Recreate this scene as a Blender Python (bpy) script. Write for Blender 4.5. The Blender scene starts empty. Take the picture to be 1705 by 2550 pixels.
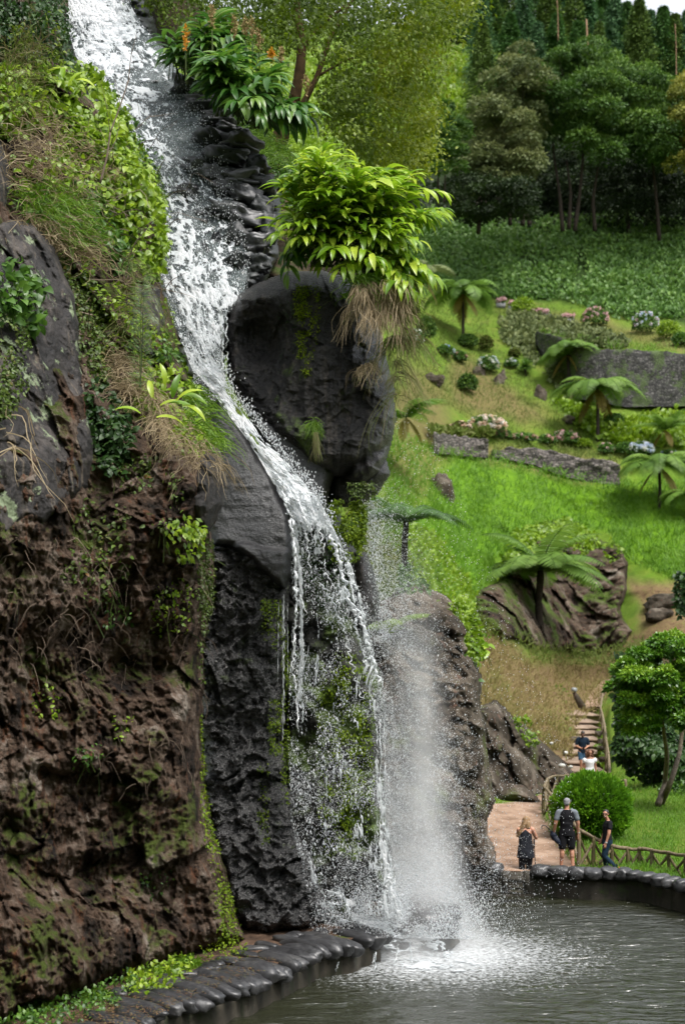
import bpy, bmesh, math, random
import numpy as np
from mathutils import Vector, Matrix

# ---------------------------------------------------------------- camera, sky, sun, exposure
SC = bpy.context.scene
COL = SC.collection
EYE = 4.9; FP = 3542.0; CX = 852.5; HY = 1650.0     # eye height above the pool rim, focal length and horizon in photo pixels
cam_d = bpy.data.cameras.new("camera")
cam = bpy.data.objects.new("camera", cam_d); COL.objects.link(cam)
cam.location = (0, 0, EYE); cam.rotation_euler = (math.radians(90), 0, 0)
cam_d.sensor_fit = 'VERTICAL'; cam_d.sensor_height = 36.0; cam_d.lens = 50.0
cam_d.shift_y = (HY - 1275.0) / 2550.0
cam_d.clip_start = 0.5; cam_d.clip_end = 3000
cam_d.dof.use_dof = True; cam_d.dof.focus_distance = 25.5; cam_d.dof.aperture_fstop = 1.3
SC.camera = cam

SUN_EL, SUN_AZ = math.radians(62), math.radians(140)
wd = bpy.data.worlds.new("World"); SC.world = wd; wd.use_nodes = True
nt = wd.node_tree; nt.nodes.clear()
sky = nt.nodes.new('ShaderNodeTexSky'); sky.sky_type = 'NISHITA'; sky.sun_disc = False
sky.sun_elevation = SUN_EL; sky.sun_rotation = SUN_AZ; sky.dust_density = 3.0; sky.air_density = 1.0
hs = nt.nodes.new('ShaderNodeHueSaturation'); hs.inputs['Saturation'].default_value = 0.25; hs.inputs['Value'].default_value = 1.0
bgn = nt.nodes.new('ShaderNodeBackground'); bgn.inputs['Strength'].default_value = 0.15
wo = nt.nodes.new('ShaderNodeOutputWorld')
nt.links.new(sky.outputs[0], hs.inputs['Color']); nt.links.new(hs.outputs[0], bgn.inputs['Color']); nt.links.new(bgn.outputs[0], wo.inputs[0])
sun_d = bpy.data.lights.new("sun", 'SUN'); sun_d.energy = 1.3; sun_d.angle = math.radians(22); sun_d.color = (1.0, 0.96, 0.9)
sun = bpy.data.objects.new("sun", sun_d); COL.objects.link(sun)
# veiled sun: high, right of and behind the camera
sdir = Vector((math.sin(SUN_AZ) * math.cos(SUN_EL), math.cos(SUN_AZ) * math.cos(SUN_EL), math.sin(SUN_EL)))
sun.rotation_euler = sdir.to_track_quat('Z', 'Y').to_euler()
sun.location = (0, -20, 60)
SC.view_settings.view_transform = 'Standard'; SC.view_settings.look = 'None'
SC.view_settings.gamma = 1.0; SC.view_settings.use_curve_mapping = False
SC.view_settings.exposure = 1.3
SC.cycles.use_denoising = True
SC.cycles.max_bounces = 5; SC.cycles.diffuse_bounces = 3; SC.cycles.glossy_bounces = 2
SC.cycles.transmission_bounces = 2; SC.cycles.transparent_max_bounces = 6; SC.cycles.volume_bounces = 2
SC.cycles.caustics_reflective = False; SC.cycles.caustics_refractive = False

random.seed(7)
RNG = np.random.default_rng(11)

# ---------------------------------------------------------------- helpers
def W(px, py, d):
    px, py, d = np.broadcast_arrays(np.asarray(px, float), np.asarray(py, float), np.asarray(d, float))
    return np.stack([(px - CX) / FP * d, d, EYE - (py - HY) / FP * d], -1)

def _hash(ix, iy, iz, s=0):
    h = (ix * 374761393 + iy * 668265263 + iz * 2147483647 * 3 + s * 974634777) & 0xFFFFFFFF
    h = ((h ^ (h >> 13)) * 1274126177) & 0xFFFFFFFF
    h = ((h ^ (h >> 16)) * 2246822519) & 0xFFFFFFFF
    return ((h ^ (h >> 15)) & 0xFFFFFF) / float(0xFFFFFF)

def vnoise(P, seed=0):
    """smooth value noise in -1..1 at points P (n,3)"""
    P = np.asarray(P, float); i = np.floor(P).astype(np.int64); f = P - i
    f = f * f * f * (f * (f * 6 - 15) + 10)
    x, y, z = i[..., 0], i[..., 1], i[..., 2]; r = 0
    for dx in (0, 1):
        wx = f[..., 0] if dx else 1 - f[..., 0]
        for dy in (0, 1):
            wy = f[..., 1] if dy else 1 - f[..., 1]
            for dz in (0, 1):
                wz = f[..., 2] if dz else 1 - f[..., 2]
                r = r + wx * wy * wz * _hash(x + dx, y + dy, z + dz, seed)
    return r * 2 - 1

def fbm(P, oct=4, seed=0, gain=0.5, ridge=False):
    P = np.asarray(P, float); r = 0; a = 1.0; t = 0
    for o in range(oct):
        n = vnoise(P * (2.03 ** o) + 17.3 * o, seed + o)
        if ridge: n = 1 - 2 * np.abs(n)
        r = r + a * n; t += a; a *= gain
    return r / t

def worley(P, seed=0):
    """F1, F2 and the cell's random value"""
    P = np.asarray(P, float); i = np.floor(P).astype(np.int64); f1 = np.full(P.shape[:-1], 9.0); f2 = f1.copy(); idr = np.zeros_like(f1)
    for dx in (-1, 0, 1):
        for dy in (-1, 0, 1):
            for dz in (-1, 0, 1):
                x, y, z = i[..., 0] + dx, i[..., 1] + dy, i[..., 2] + dz
                c = np.stack([x + _hash(x, y, z, seed), y + _hash(x, y, z, seed + 1), z + _hash(x, y, z, seed + 2)], -1)
                d = np.sqrt(((P - c) ** 2).sum(-1)); r = _hash(x, y, z, seed + 3)
                new = d < f1
                f2 = np.where(new, f1, np.minimum(f2, d)); idr = np.where(new, r, idr); f1 = np.where(new, d, f1)
    return f1, f2, idr

def sdpoly(px, py, poly):
    """signed distance to a polygon, positive inside"""
    poly = np.asarray(poly, float); d = np.full(px.shape, 1e18); ins = np.zeros(px.shape, bool)
    for a, b in zip(poly, np.roll(poly, -1, 0)):
        e = b - a; wx, wy = px - a[0], py - a[1]
        t = np.clip((wx * e[0] + wy * e[1]) / max(e @ e, 1e-9), 0, 1)
        d = np.minimum(d, (wx - e[0] * t) ** 2 + (wy - e[1] * t) ** 2)
        if a[1] != b[1]:
            c = ((a[1] > py) != (b[1] > py)) & (px < (b[0] - a[0]) * (py - a[1]) / (b[1] - a[1]) + a[0]); ins ^= c
    d = np.sqrt(d); return np.where(ins, d, -d)

def tag(o, label=None, cat=None, group=None, kind=None):
    if label: o['label'] = label
    if cat: o['category'] = cat
    if group: o['group'] = group
    if kind: o['kind'] = kind
    return o

def empty(name, loc=(0, 0, 0), rz=0, label=None, cat=None, group=None):
    o = bpy.data.objects.new(name, None); COL.objects.link(o); o.location = [float(v) for v in loc]; o.rotation_euler = (0, 0, rz)
    o.empty_display_size = 0.2
    return tag(o, label, cat, group)

def mesh_np(name, V, F, mat, parent=None, attrs=None, smooth=False):
    """V (n,3); F (m,k) array or list of such arrays; attrs: per-vertex floats. Vertices are in the parent's own space."""
    V = np.ascontiguousarray(V, np.float32)
    Fs = F if isinstance(F, list) else [F]
    Fs = [np.asarray(f, np.int32) for f in Fs if len(f)]
    me = bpy.data.meshes.new(name)
    me.vertices.add(len(V)); me.vertices.foreach_set('co', V.ravel())
    nl = sum(f.size for f in Fs); npoly = sum(len(f) for f in Fs)
    me.loops.add(nl); me.polygons.add(npoly)
    me.loops.foreach_set('vertex_index', np.concatenate([f.ravel() for f in Fs]))
    st = []; c = 0
    for f in Fs:
        st.append(c + np.arange(len(f)) * f.shape[1]); c += f.size
    me.polygons.foreach_set('loop_start', np.concatenate(st).astype(np.int32))
    if smooth: me.polygons.foreach_set('use_smooth', np.ones(npoly, bool))
    for k, v in (attrs or {}).items():
        a = me.attributes.new(k, 'FLOAT', 'POINT'); a.data.foreach_set('value', np.ascontiguousarray(v, np.float32))
    me.update(calc_edges=True)
    if mat: me.materials.append(mat)
    o = bpy.data.objects.new(name, me); COL.objects.link(o)
    if parent: o.parent = parent
    return o

def copy_tree(o, parent=None):
    c = o.copy(); COL.objects.link(c)
    if parent: c.parent = parent
    for ch in list(o.children): copy_tree(ch, c)
    return c

class MB:
    """collects tubes, blobs and boxes into one mesh"""
    def __init__(s): s.V = []; s.F = []; s.n = 0; s.R = []
    def add(s, V, F, r=None):
        V = np.asarray(V, float); s.V.append(V); s.F += [np.asarray(f) + s.n for f in (F if isinstance(F, list) else [F])]
        s.R.append(np.full(len(V), random.random() if r is None else r)); s.n += len(V)
    def tube(s, pts, rad, k=8, wob=0.0, cap=True, r=None):
        P = np.asarray(pts, float); n = len(P); rad = np.broadcast_to(np.asarray(rad, float), (n,))
        T = np.gradient(P, axis=0); T /= np.linalg.norm(T, axis=1)[:, None] + 1e-9
        up = np.array([0, 0, 1.0]) if abs(T[0][2]) < 0.9 else np.array([1.0, 0, 0])
        V = []
        for i in range(n):
            a = np.cross(T[i], up); a /= np.linalg.norm(a) + 1e-9; b = np.cross(a, T[i]); up = b if abs(T[i] @ b) < 0.9 else up
            th = np.arange(k) * 2 * math.pi / k
            rr = rad[i] * (1 + wob * RNG.uniform(-1, 1, k))
            V.append(P[i] + (np.cos(th) * rr)[:, None] * a + (np.sin(th) * rr)[:, None] * b)
        V = np.concatenate(V); F = []
        j = np.arange(k); 
        for i in range(n - 1):
            F.append(np.stack([i * k + j, i * k + (j + 1) % k, (i + 1) * k + (j + 1) % k, (i + 1) * k + j], -1))
        Fs = [np.concatenate(F)]
        if cap:
            V = np.concatenate([V, P[:1], P[-1:]]); c0, c1 = n * k, n * k + 1
            Fs.append(np.concatenate([np.stack([np.full(k, c0), (j + 1) % k, j], -1), np.stack([np.full(k, c1), (n - 1) * k + j, (n - 1) * k + (j + 1) % k], -1)]))
        s.add(V, Fs, r)
    def blob(s, c, r3, nu=12, nv=8, noise=0.0, seed=0, sq=1.0, rot=None, r=None, nscale=1.5):
        u = np.linspace(0, 2 * math.pi, nu, endpoint=False); v = np.linspace(0, math.pi, nv + 1)
        uu, vv = np.meshgrid(u, v); D = np.stack([np.cos(uu) * np.sin(vv), np.sin(uu) * np.sin(vv), np.cos(vv)], -1).reshape(-1, 3)
        D = np.sign(D) * np.abs(D) ** sq
        k = 1 + noise * fbm(D * nscale + seed * 7.1, 3, seed) if noise else 1.0
        V = D * np.asarray(r3, float) * (k[:, None] if noise else 1.0)
        if rot is not None: V = V @ np.asarray(rot).T
        V = V + np.asarray(c, float)
        i, j = np.meshgrid(np.arange(nv), np.arange(nu), indexing='ij'); i = i.ravel(); j = j.ravel()
        s.add(V, np.stack([i * nu + j, (i + 1) * nu + j, (i + 1) * nu + (j + 1) % nu, i * nu + (j + 1) % nu], -1), r)
    def box(s, c, size, rot=None, jit=0.0):
        h = np.asarray(size, float) / 2
        V = np.array([[x, y, z] for x in (-1, 1) for y in (-1, 1) for z in (-1, 1)], float) * h
        if jit: V += RNG.uniform(-jit, jit, V.shape)
        if rot is not None: V = V @ np.asarray(rot).T
        s.add(V + np.asarray(c, float), np.array([[0, 1, 3, 2], [4, 6, 7, 5], [0, 4, 5, 1], [2, 3, 7, 6], [0, 2, 6, 4], [1, 5, 7, 3]]))
    def build(s, name, mat, parent=None, smooth=True):
        V = np.concatenate(s.V); q = [f for f in s.F if f.shape[1] == 4]; t = [f for f in s.F if f.shape[1] == 3]
        Fs = ([np.concatenate(q)] if q else []) + ([np.concatenate(t)] if t else [])
        return mesh_np(name, V, Fs, mat, parent, {'rnd': np.concatenate(s.R)}, smooth)

def rotz(a):
    c, s_ = math.cos(a), math.sin(a); return np.array([[c, -s_, 0], [s_, c, 0], [0, 0, 1.0]])
def rotx(a):
    c, s_ = math.cos(a), math.sin(a); return np.array([[1.0, 0, 0], [0, c, -s_], [0, s_, c]])
def roty(a):
    c, s_ = math.cos(a), math.sin(a); return np.array([[c, 0, s_], [0, 1.0, 0], [-s_, 0, c]])

# ---------------------------------------------------------------- materials
MATS = {}
def _new(name):
    m = bpy.data.materials.new(name); m.use_nodes = True; n = m.node_tree; n.nodes.clear(); return m, n
def N(nt_, t, **kw):
    n = nt_.nodes.new(t)
    for k, v in kw.items():
        if k.startswith('i_'): n.inputs[k[2:].replace('_', ' ')].default_value = v
        else: setattr(n, k, v)
    return n
def ramp(nt_, fac, stops):
    r = nt_.nodes.new('ShaderNodeValToRGB'); e = r.color_ramp.elements
    while len(e) < len(stops): e.new(0.5)
    for el, (p, c) in zip(e, stops):
        el.position = p; el.color = (*c, 1) if len(c) == 3 else c
    nt_.links.new(fac, r.inputs[0]); return r.outputs[0]
def foliage(name, cols, rough=0.5, trans=0.35, spec=0.4, var=0.0):
    """cols: 3 leaf colours picked by the leaf's own random number"""
    if name in MATS: return MATS[name]
    m, t = _new(name)
    a = N(t, 'ShaderNodeAttribute', attribute_name='rnd')
    k = len(cols); c = ramp(t, a.outputs['Fac'], [(i / (k - 1), cols[i]) for i in range(k)])
    if var:
        g = N(t, 'ShaderNodeNewGeometry'); no = N(t, 'ShaderNodeTexNoise', i_Scale=var, i_Detail=2.0)
        t.links.new(g.outputs['Position'], no.inputs['Vector'])
        h = N(t, 'ShaderNodeHueSaturation'); mr = N(t, 'ShaderNodeMapRange'); mr.inputs[1].default_value = 0.35; mr.inputs[2].default_value = 0.65
        mr.inputs[3].default_value = 0.6; mr.inputs[4].default_value = 1.35
        t.links.new(no.outputs[0], mr.inputs[0]); t.links.new(mr.outputs[0], h.inputs['Value']); t.links.new(c, h.inputs['Color']); c = h.outputs[0]
    p = N(t, 'ShaderNodeBsdfPrincipled', i_Roughness=rough); p.inputs['Specular IOR Level'].default_value = spec
    tr = N(t, 'ShaderNodeBsdfTranslucent'); mx = N(t, 'ShaderNodeMixShader'); mx.inputs[0].default_value = trans
    o = N(t, 'ShaderNodeOutputMaterial')
    t.links.new(c, p.inputs['Base Color']); t.links.new(c, tr.inputs['Color'])
    t.links.new(p.outputs[0], mx.inputs[1]); t.links.new(tr.outputs[0], mx.inputs[2]); t.links.new(mx.outputs[0], o.inputs[0])
    MATS[name] = m; return m
def plain(name, col, rough=0.6, spec=0.5, var=0.25, scale=8.0, bump=0.2, bdist=0.01, metal=0.0, stretch=(1, 1, 1)):
    if name in MATS: return MATS[name]
    m, t = _new(name)
    tc = N(t, 'ShaderNodeTexCoord'); mp = N(t, 'ShaderNodeMapping'); mp.inputs['Scale'].default_value = stretch
    t.links.new(tc.outputs['Object'], mp.inputs[0])
    no = N(t, 'ShaderNodeTexNoise', i_Scale=scale, i_Detail=5.0, i_Roughness=0.6); t.links.new(mp.outputs[0], no.inputs['Vector'])
    c = ramp(t, no.outputs[0], [(0.3, tuple(x * (1 - var) for x in col)), (0.7, tuple(min(1, x * (1 + var)) for x in col))])
    p = N(t, 'ShaderNodeBsdfPrincipled', i_Roughness=rough, i_Metallic=metal); p.inputs['Specular IOR Level'].default_value = spec
    t.links.new(c, p.inputs['Base Color'])
    if bump:
        b = N(t, 'ShaderNodeBump', i_Strength=bump, i_Distance=bdist); t.links.new(no.outputs[0], b.inputs['Height']); t.links.new(b.outputs[0], p.inputs['Normal'])
    o = N(t, 'ShaderNodeOutputMaterial'); t.links.new(p.outputs[0], o.inputs[0]); MATS[name] = m; return m
def rock(name, stops, scale=1.2, rough=(0.75, 0.95), spec=0.3, bump=0.5, bdist=0.06, moss=None, mossamt=0.45, mosscale=1.0, lichen=None, lichamt=0.62, streak=None, stramt=0.55, fine=14.0, up=0.0, cell=0.12, ior=1.5):
    """stone: noise-coloured, optional moss / lichen blotches, vertical streaks, fine grain bump"""
    if name in MATS: return MATS[name]
    m, t = _new(name); L = t.links.new
    g = N(t, 'ShaderNodeNewGeometry'); pos = g.outputs['Position']
    n1 = N(t, 'ShaderNodeTexNoise', i_Scale=scale, i_Detail=7.0, i_Roughness=0.65); L(pos, n1.inputs['Vector'])
    n2 = N(t, 'ShaderNodeTexNoise', i_Scale=fine, i_Detail=5.0, i_Roughness=0.7); L(pos, n2.inputs['Vector'])
    mix = N(t, 'ShaderNodeMath', operation='MULTIPLY_ADD'); L(n2.outputs[0], mix.inputs[0]); mix.inputs[1].default_value = 0.45
    ad = N(t, 'ShaderNodeMath', operation='SUBTRACT'); L(n1.outputs[0], ad.inputs[0]); ad.inputs[1].default_value = 0.225
    L(ad.outputs[0], mix.inputs[2])
    cv = N(t, 'ShaderNodeTexVoronoi', i_Scale=fine * 0.28, i_Randomness=1.0); dn = N(t, 'ShaderNodeMix', data_type='RGBA'); dn.inputs[0].default_value = 0.06
    L(pos, dn.inputs[6]); L(n1.outputs[1], dn.inputs[7]); L(dn.outputs[2], cv.inputs['Vector'])
    sc_ = N(t, 'ShaderNodeSeparateColor'); L(cv.outputs['Color'], sc_.inputs[0])
    cm = N(t, 'ShaderNodeMath', operation='MULTIPLY_ADD'); L(sc_.outputs[0], cm.inputs[0]); cm.inputs[1].default_value = cell; 
    cs_ = N(t, 'ShaderNodeMath', operation='SUBTRACT'); L(mix.outputs[0], cs_.inputs[0]); cs_.inputs[1].default_value = cell * 0.5; L(cs_.outputs[0], cm.inputs[2])
    c = ramp(t, cm.outputs[0], stops)
    def blot(c, col, sc, amt, soft, vec=pos, extra=None, off=0.0):
        n = N(t, 'ShaderNodeTexNoise', i_Scale=sc, i_Detail=6.0, i_Roughness=0.68, noise_dimensions='4D'); n.inputs['W'].default_value = off; L(vec, n.inputs['Vector'])
        h = n.outputs[0]
        if extra is not None:
            a_ = N(t, 'ShaderNodeMath', operation='ADD'); L(h, a_.inputs[0]); L(extra, a_.inputs[1]); h = a_.outputs[0]
        mr = N(t, 'ShaderNodeMapRange'); mr.inputs[1].default_value = amt; mr.inputs[2].default_value = amt + soft; L(h, mr.inputs[0])
        mx = N(t, 'ShaderNodeMix', data_type='RGBA'); L(mr.outputs[0], mx.inputs[0]); L(c, mx.inputs[6]); mx.inputs[7].default_value = (*col, 1)
        return mx.outputs[2], mr.outputs[0]
    mm = None
    if streak:
        mp = N(t, 'ShaderNodeMapping'); mp.inputs['Scale'].default_value = (1, 1, 0.12); L(pos, mp.inputs[0])
        c, _ = blot(c, streak, 5.0, stramt, 0.12, mp.outputs[0], None, 3.0)
    if lichen: c, _ = blot(c, lichen, 2.6, lichamt, 0.05, pos, None, 7.0)
    if moss:
        ex = None
        if up:
            sp = N(t, 'ShaderNodeSeparateXYZ'); L(g.outputs['Normal'], sp.inputs[0])
            mu = N(t, 'ShaderNodeMath', operation='MULTIPLY'); L(sp.outputs[2], mu.inputs[0]); mu.inputs[1].default_value = up; ex = mu.outputs[0]
        c, mm = blot(c, moss, mosscale, mossamt, 0.08, pos, ex, 1.0)
    p = N(t, 'ShaderNodeBsdfPrincipled'); p.inputs['Specular IOR Level'].default_value = spec
    p.inputs['IOR'].default_value = ior
    rr = N(t, 'ShaderNodeMapRange'); rr.inputs[1].default_value = .3; rr.inputs[2].default_value = .7; rr.inputs[3].default_value = rough[0]; rr.inputs[4].default_value = rough[1]; L(n2.outputs[0], rr.inputs[0]); L(rr.outputs[0], p.inputs['Roughness'])
    L(c, p.inputs['Base Color'])
    vo = N(t, 'ShaderNodeTexVoronoi', i_Scale=fine * 0.6); L(pos, vo.inputs['Vector'])
    s_ = N(t, 'ShaderNodeMath', operation='MULTIPLY_ADD'); L(vo.outputs['Distance'], s_.inputs[0]); s_.inputs[1].default_value = 0.35; L(n2.outputs[0], s_.inputs[2])
    b = N(t, 'ShaderNodeBump', i_Strength=bump, i_Distance=bdist); L(s_.outputs[0], b.inputs['Height']); L(b.outputs[0], p.inputs['Normal'])
    o = N(t, 'ShaderNodeOutputMaterial'); L(p.outputs[0], o.inputs[0]); MATS[name] = m; return m

ORD = ['first', 'second', 'third', 'fourth', 'fifth', 'sixth', 'seventh', 'eighth', 'ninth', 'tenth', 'eleventh', 'twelfth', 'thirteenth', 'fourteenth', 'fifteenth', 'sixteenth', 'seventeenth', 'eighteenth', 'nineteenth', 'twentieth', 'twenty first', 'twenty second', 'twenty third', 'twenty fourth', 'twenty fifth', 'twenty sixth', 'twenty seventh']
# ---------------------------------------------------------------- leaves
def tmpl_leaf():      # ovate leaf, base at 0, tip along +Y, normal +Z, folded and arched
    ys = [0, 0.3, 0.68, 1.0]; ws = [0, 0.30, 0.22, 0]; zs = [0, 0.06, 0.02, -0.12]
    V = [[0, 0, 0]]
    for i in (1, 2): V += [[-ws[i], ys[i], zs[i] + 0.05], [0, ys[i], zs[i]], [ws[i], ys[i], zs[i] + 0.05]]
    V.append([0, 1, zs[3]])
    q = [[1, 2, 5, 4], [2, 3, 6, 5]]; t = [[0, 2, 1], [0, 3, 2], [4, 5, 7], [5, 6, 7]]
    return np.array(V, float), [np.array(q), np.array(t)]
def tmpl_card(w=0.5):  # small two-face leaf for foliage seen from afar
    return np.array([[0, 0, 0], [-w / 2, 0.5, 0.08], [w / 2, 0.5, 0.08], [0, 1, -0.05]], float), [np.array([[0, 2, 1], [1, 2, 3]])]
def tmpl_blade(bend=0.5, w=0.05, n=4):
    V = []; F = []
    for i in range(n):
        t = i / n; y = math.sin(t * bend * 1.5) / max(bend * 1.5, 1e-3) if bend else t; z = (1 - math.cos(t * bend * 1.5)) / max(bend * 1.5, 1e-3)
        V += [[-w * (1 - t) ** 0.6, y, -z], [w * (1 - t) ** 0.6, y, -z]]
    t = 1; V.append([0, math.sin(bend * 1.5) / (bend * 1.5), -(1 - math.cos(bend * 1.5)) / (bend * 1.5)])
    q = [[2 * i, 2 * i + 1, 2 * i + 3, 2 * i + 2] for i in range(n - 1)]; tr = [[2 * n - 2, 2 * n - 1, 2 * n]]
    return np.array(V, float), [np.array(q), np.array(tr)]
def tmpl_lance(n=6, w=0.13, bend=1.1):   # long arching ginger leaf with a midrib fold
    V = []; q = []
    for i in range(n + 1):
        t = i / n; a = bend * t; y = math.sin(a) / bend; z = -(1 - math.cos(a)) / bend
        ww = w * math.sin(math.pi * min(1, 0.08 + t * 0.92)) ** 0.8 if i < n else 0.002
        V += [[-ww, y, z + ww * 0.45], [0, y, z], [ww, y, z + ww * 0.45]]
        if i: b = 3 * i; q += [[b - 3, b - 2, b + 1, b], [b - 2, b - 1, b + 2, b + 1]]
    return np.array(V, float), [np.array(q)]
LEAF, CARD, BLADE, LANCE = tmpl_leaf(), tmpl_card(), tmpl_blade(), tmpl_lance()
THIN = tmpl_blade(0.7, 0.018, 4); CARDN = tmpl_card(0.32)

def frames(Y, Z):
    """rotation matrices with columns X, Y, Z from wanted tip direction Y and normal Z"""
    Y = Y / (np.linalg.norm(Y, axis=1)[:, None] + 1e-9)
    Z = Z - (Z * Y).sum(1)[:, None] * Y; Z = Z / (np.linalg.norm(Z, axis=1)[:, None] + 1e-9)
    X = np.cross(Y, Z); return np.stack([X, Y, Z], -1)
def inst(T, P, R, S, rnd=None):
    V0, Fs = T; n = len(P); k = len(V0); S = np.asarray(S, float)
    if S.ndim == 0: S = np.full(n, float(S))
    V = np.einsum('nij,kj->nki', R, V0) * S[:, None, None] + P[:, None, :]
    off = (np.arange(n) * k)[:, None, None]
    F = [(f[None] + off).reshape(-1, f.shape[1]) for f in Fs]
    r = np.repeat(RNG.random(n) if rnd is None else rnd, k)
    return V.reshape(-1, 3), F, r
def leaves(name, T, P, Y, Z, S, mat, parent=None, rnd=None, origin=None):
    P = np.asarray(P, float)
    if origin is not None: P = P - np.asarray(origin, float)
    V, F, r = inst(T, P, frames(Y, Z), S, rnd)
    return mesh_np(name, V, F, mat, parent, {'rnd': r})
def merge(parts):
    V = []; q = []; t = []; r = []; n = 0
    for v, F, rr in parts:
        for f in F: (q if f.shape[1] == 4 else t).append(f + n)
        V.append(v); r.append(rr); n += len(v)
    return np.concatenate(V), ([np.concatenate(q)] if q else []) + ([np.concatenate(t)] if t else []), np.concatenate(r)
def rdir(n, zlo=-1.0, zhi=1.0):
    z = RNG.uniform(zlo, zhi, n); a = RNG.uniform(0, 2 * math.pi, n); r = np.sqrt(1 - z * z); return np.stack([r * np.cos(a), r * np.sin(a), z], -1)

# ---------------------------------------------------------------- relief sheets (rocks, cliff)
class Relief:
    pass
def relief(name, poly, depth, mat, step=4.0, R=60.0, T=1.0, disp=None, wob=8.0, wobs=0.02, back=True, parent=None, seed=0, smooth=False, power=0.5, edge_only=None):
    """a rock: an outline, its own distance, a rounded front, relief cut by disp(P), and a back side.
    The mesh is solid: it stands at its real place with its real thickness."""
    poly = np.asarray(poly, float); x0, y0 = poly.min(0) - wob; x1, y1 = poly.max(0) + wob
    us = np.arange(x0, x1 + step, step); vs = np.arange(y0, y1 + step, step); U, Vv = np.meshgrid(us, vs)
    Q = np.stack([U * wobs, Vv * wobs, np.full_like(U, seed * 3.7)], -1)
    sd = sdpoly(U + wob * fbm(Q, 3, seed + 50), Vv + wob * fbm(Q, 3, seed + 60), poly)
    t = np.clip(sd / R, 0, 1); rnd_ = 1 - (1 - (1 - t) ** 2) ** power
    D = depth(U, Vv) if callable(depth) else np.full_like(U, float(depth))
    P0 = W(U, Vv, D)
    dd = disp(P0, U, Vv) if disp else 0.0
    Df = D + T * rnd_ - dd * np.clip(sd / 12.0, 0.15, 1)
    ok = sd > 0
    fm = ok[:-1, :-1] & ok[1:, :-1] & ok[:-1, 1:] & ok[1:, 1:]
    idx = np.arange(U.size).reshape(U.shape)
    F = np.stack([idx[:-1, :-1][fm], idx[1:, :-1][fm], idx[1:, 1:][fm], idx[:-1, 1:][fm]], -1)
    Vf = W(U, Vv, Df).reshape(-1, 3)
    if back:
        cnt = np.zeros(U.size, int); np.add.at(cnt, F.ravel(), 1)
        inner = cnt == 4
        Db = np.where(inner.reshape(U.shape), D + T + T * (1 - rnd_), Df)
        Vb = W(U, Vv, Db).reshape(-1, 3)
        bi = np.where(inner, np.arange(U.size) + U.size, np.arange(U.size))
        F2 = bi[F][:, ::-1]; F = np.concatenate([F, F2]); Vall = np.concatenate([Vf, Vb])
    else: Vall = Vf
    used = np.unique(F); remap = np.full(len(Vall), -1); remap[used] = np.arange(len(used))
    V = Vall[used]
    org = V.mean(0); org[2] = V[:, 2].min()
    o = mesh_np(name, V - (0 if parent else org), remap[F], mat, parent, None, smooth)
    if not parent: o.location = org
    r = Relief(); r.o = o; r.us = us; r.vs = vs; r.D = Df; r.ok = ok; r.x0 = us[0]; r.y0 = vs[0]; r.step = step
    gz = np.gradient(Vf.reshape(*U.shape, 3), axis=0); gx = np.gradient(Vf.reshape(*U.shape, 3), axis=1)
    n = np.cross(gz, gx); n /= np.linalg.norm(n, axis=-1)[..., None] + 1e-9; r.N = np.where((n[..., 1] > 0)[..., None], -n, n)
    return r
def rsample(r, px, py):
    """world point and normal on a relief at photo position"""
    j = np.clip(((np.asarray(px) - r.x0) / r.step).astype(int), 0, len(r.us) - 1); i = np.clip(((np.asarray(py) - r.y0) / r.step).astype(int), 0, len(r.vs) - 1)
    return W(px, py, r.D[i, j]), r.N[i, j], r.ok[i, j]
def inpoly(poly, n, wob=0.0):
    """n random positions inside a polygon"""
    poly = np.asarray(poly, float); lo, hi = poly.min(0), poly.max(0); out = np.zeros((0, 2))
    while len(out) < n:
        q = RNG.uniform(lo, hi, (n * 2, 2)); out = np.concatenate([out, q[sdpoly(q[:, 0], q[:, 1], poly) > -wob * RNG.random(len(q)) ** 2]])
    return out[:n]
# ================================================================ TERRAIN
COLS = {
 -300: [(2700, 36), (1650, 40), (1000, 46), (700, 55), (400, 75), (200, 105), (0, 150), (-300, 230)],
 400: [(2700, 34.5), (2300, 34.5), (1650, 38), (1000, 44), (700, 52), (400, 70), (200, 100), (0, 150), (-300, 240)],
 900: [(2400, 32.9), (2300, 33.0), (2175, 33.4), (1900, 40), (1650, 55), (1400, 75), (1200, 95), (1000, 115), (800, 140), (700, 155), (560, 175), (330, 215), (125, 262), (60, 300)],
 1200: [(2400, 32.9), (2300, 33.0), (2175, 33.4), (2000, 43), (1900, 50), (1700, 66), (1600, 78), (1500, 90), (1330, 105), (1200, 118), (1110, 127), (1000, 137), (900, 148), (830, 155), (750, 167), (560, 190), (330, 225), (125, 265), (60, 300)],
 1450: [(2400, 32.9), (2300, 33.0), (2175, 33.4), (2060, 39.6), (2003, 44), (1960, 52), (1925, 55.3), (1897, 58.3), (1857, 63.3), (1825, 67.6), (1798, 72.6), (1761, 84.6), (1700, 98), (1640, 104), (1600, 107), (1500, 112), (1330, 120), (1200, 128), (1110, 134), (1000, 142), (900, 150), (830, 157), (750, 168), (560, 190), (330, 225), (125, 265), (60, 300)],
 1705: [(2400, 30.0), (2300, 30.2), (2215, 31.0), (2100, 37), (2000, 45), (1900, 54), (1760, 72), (1640, 95), (1500, 106), (1330, 118), (1200, 128), (1110, 134), (1008, 142), (1000, 143), (880, 145), (830, 155), (800, 163), (560, 190), (330, 225), (125, 265), (60, 300)],
 2300: [(2500, 26), (2300, 28), (2215, 30), (2100, 35), (2000, 43), (1900, 52), (1760, 68), (1640, 90), (1500, 104), (1330, 118), (1200, 128), (1110, 134), (1008, 142), (880, 148), (830, 155), (800, 163), (560, 190), (330, 225), (125, 265), (60, 300)],
}
_cx = sorted(COLS); 
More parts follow.
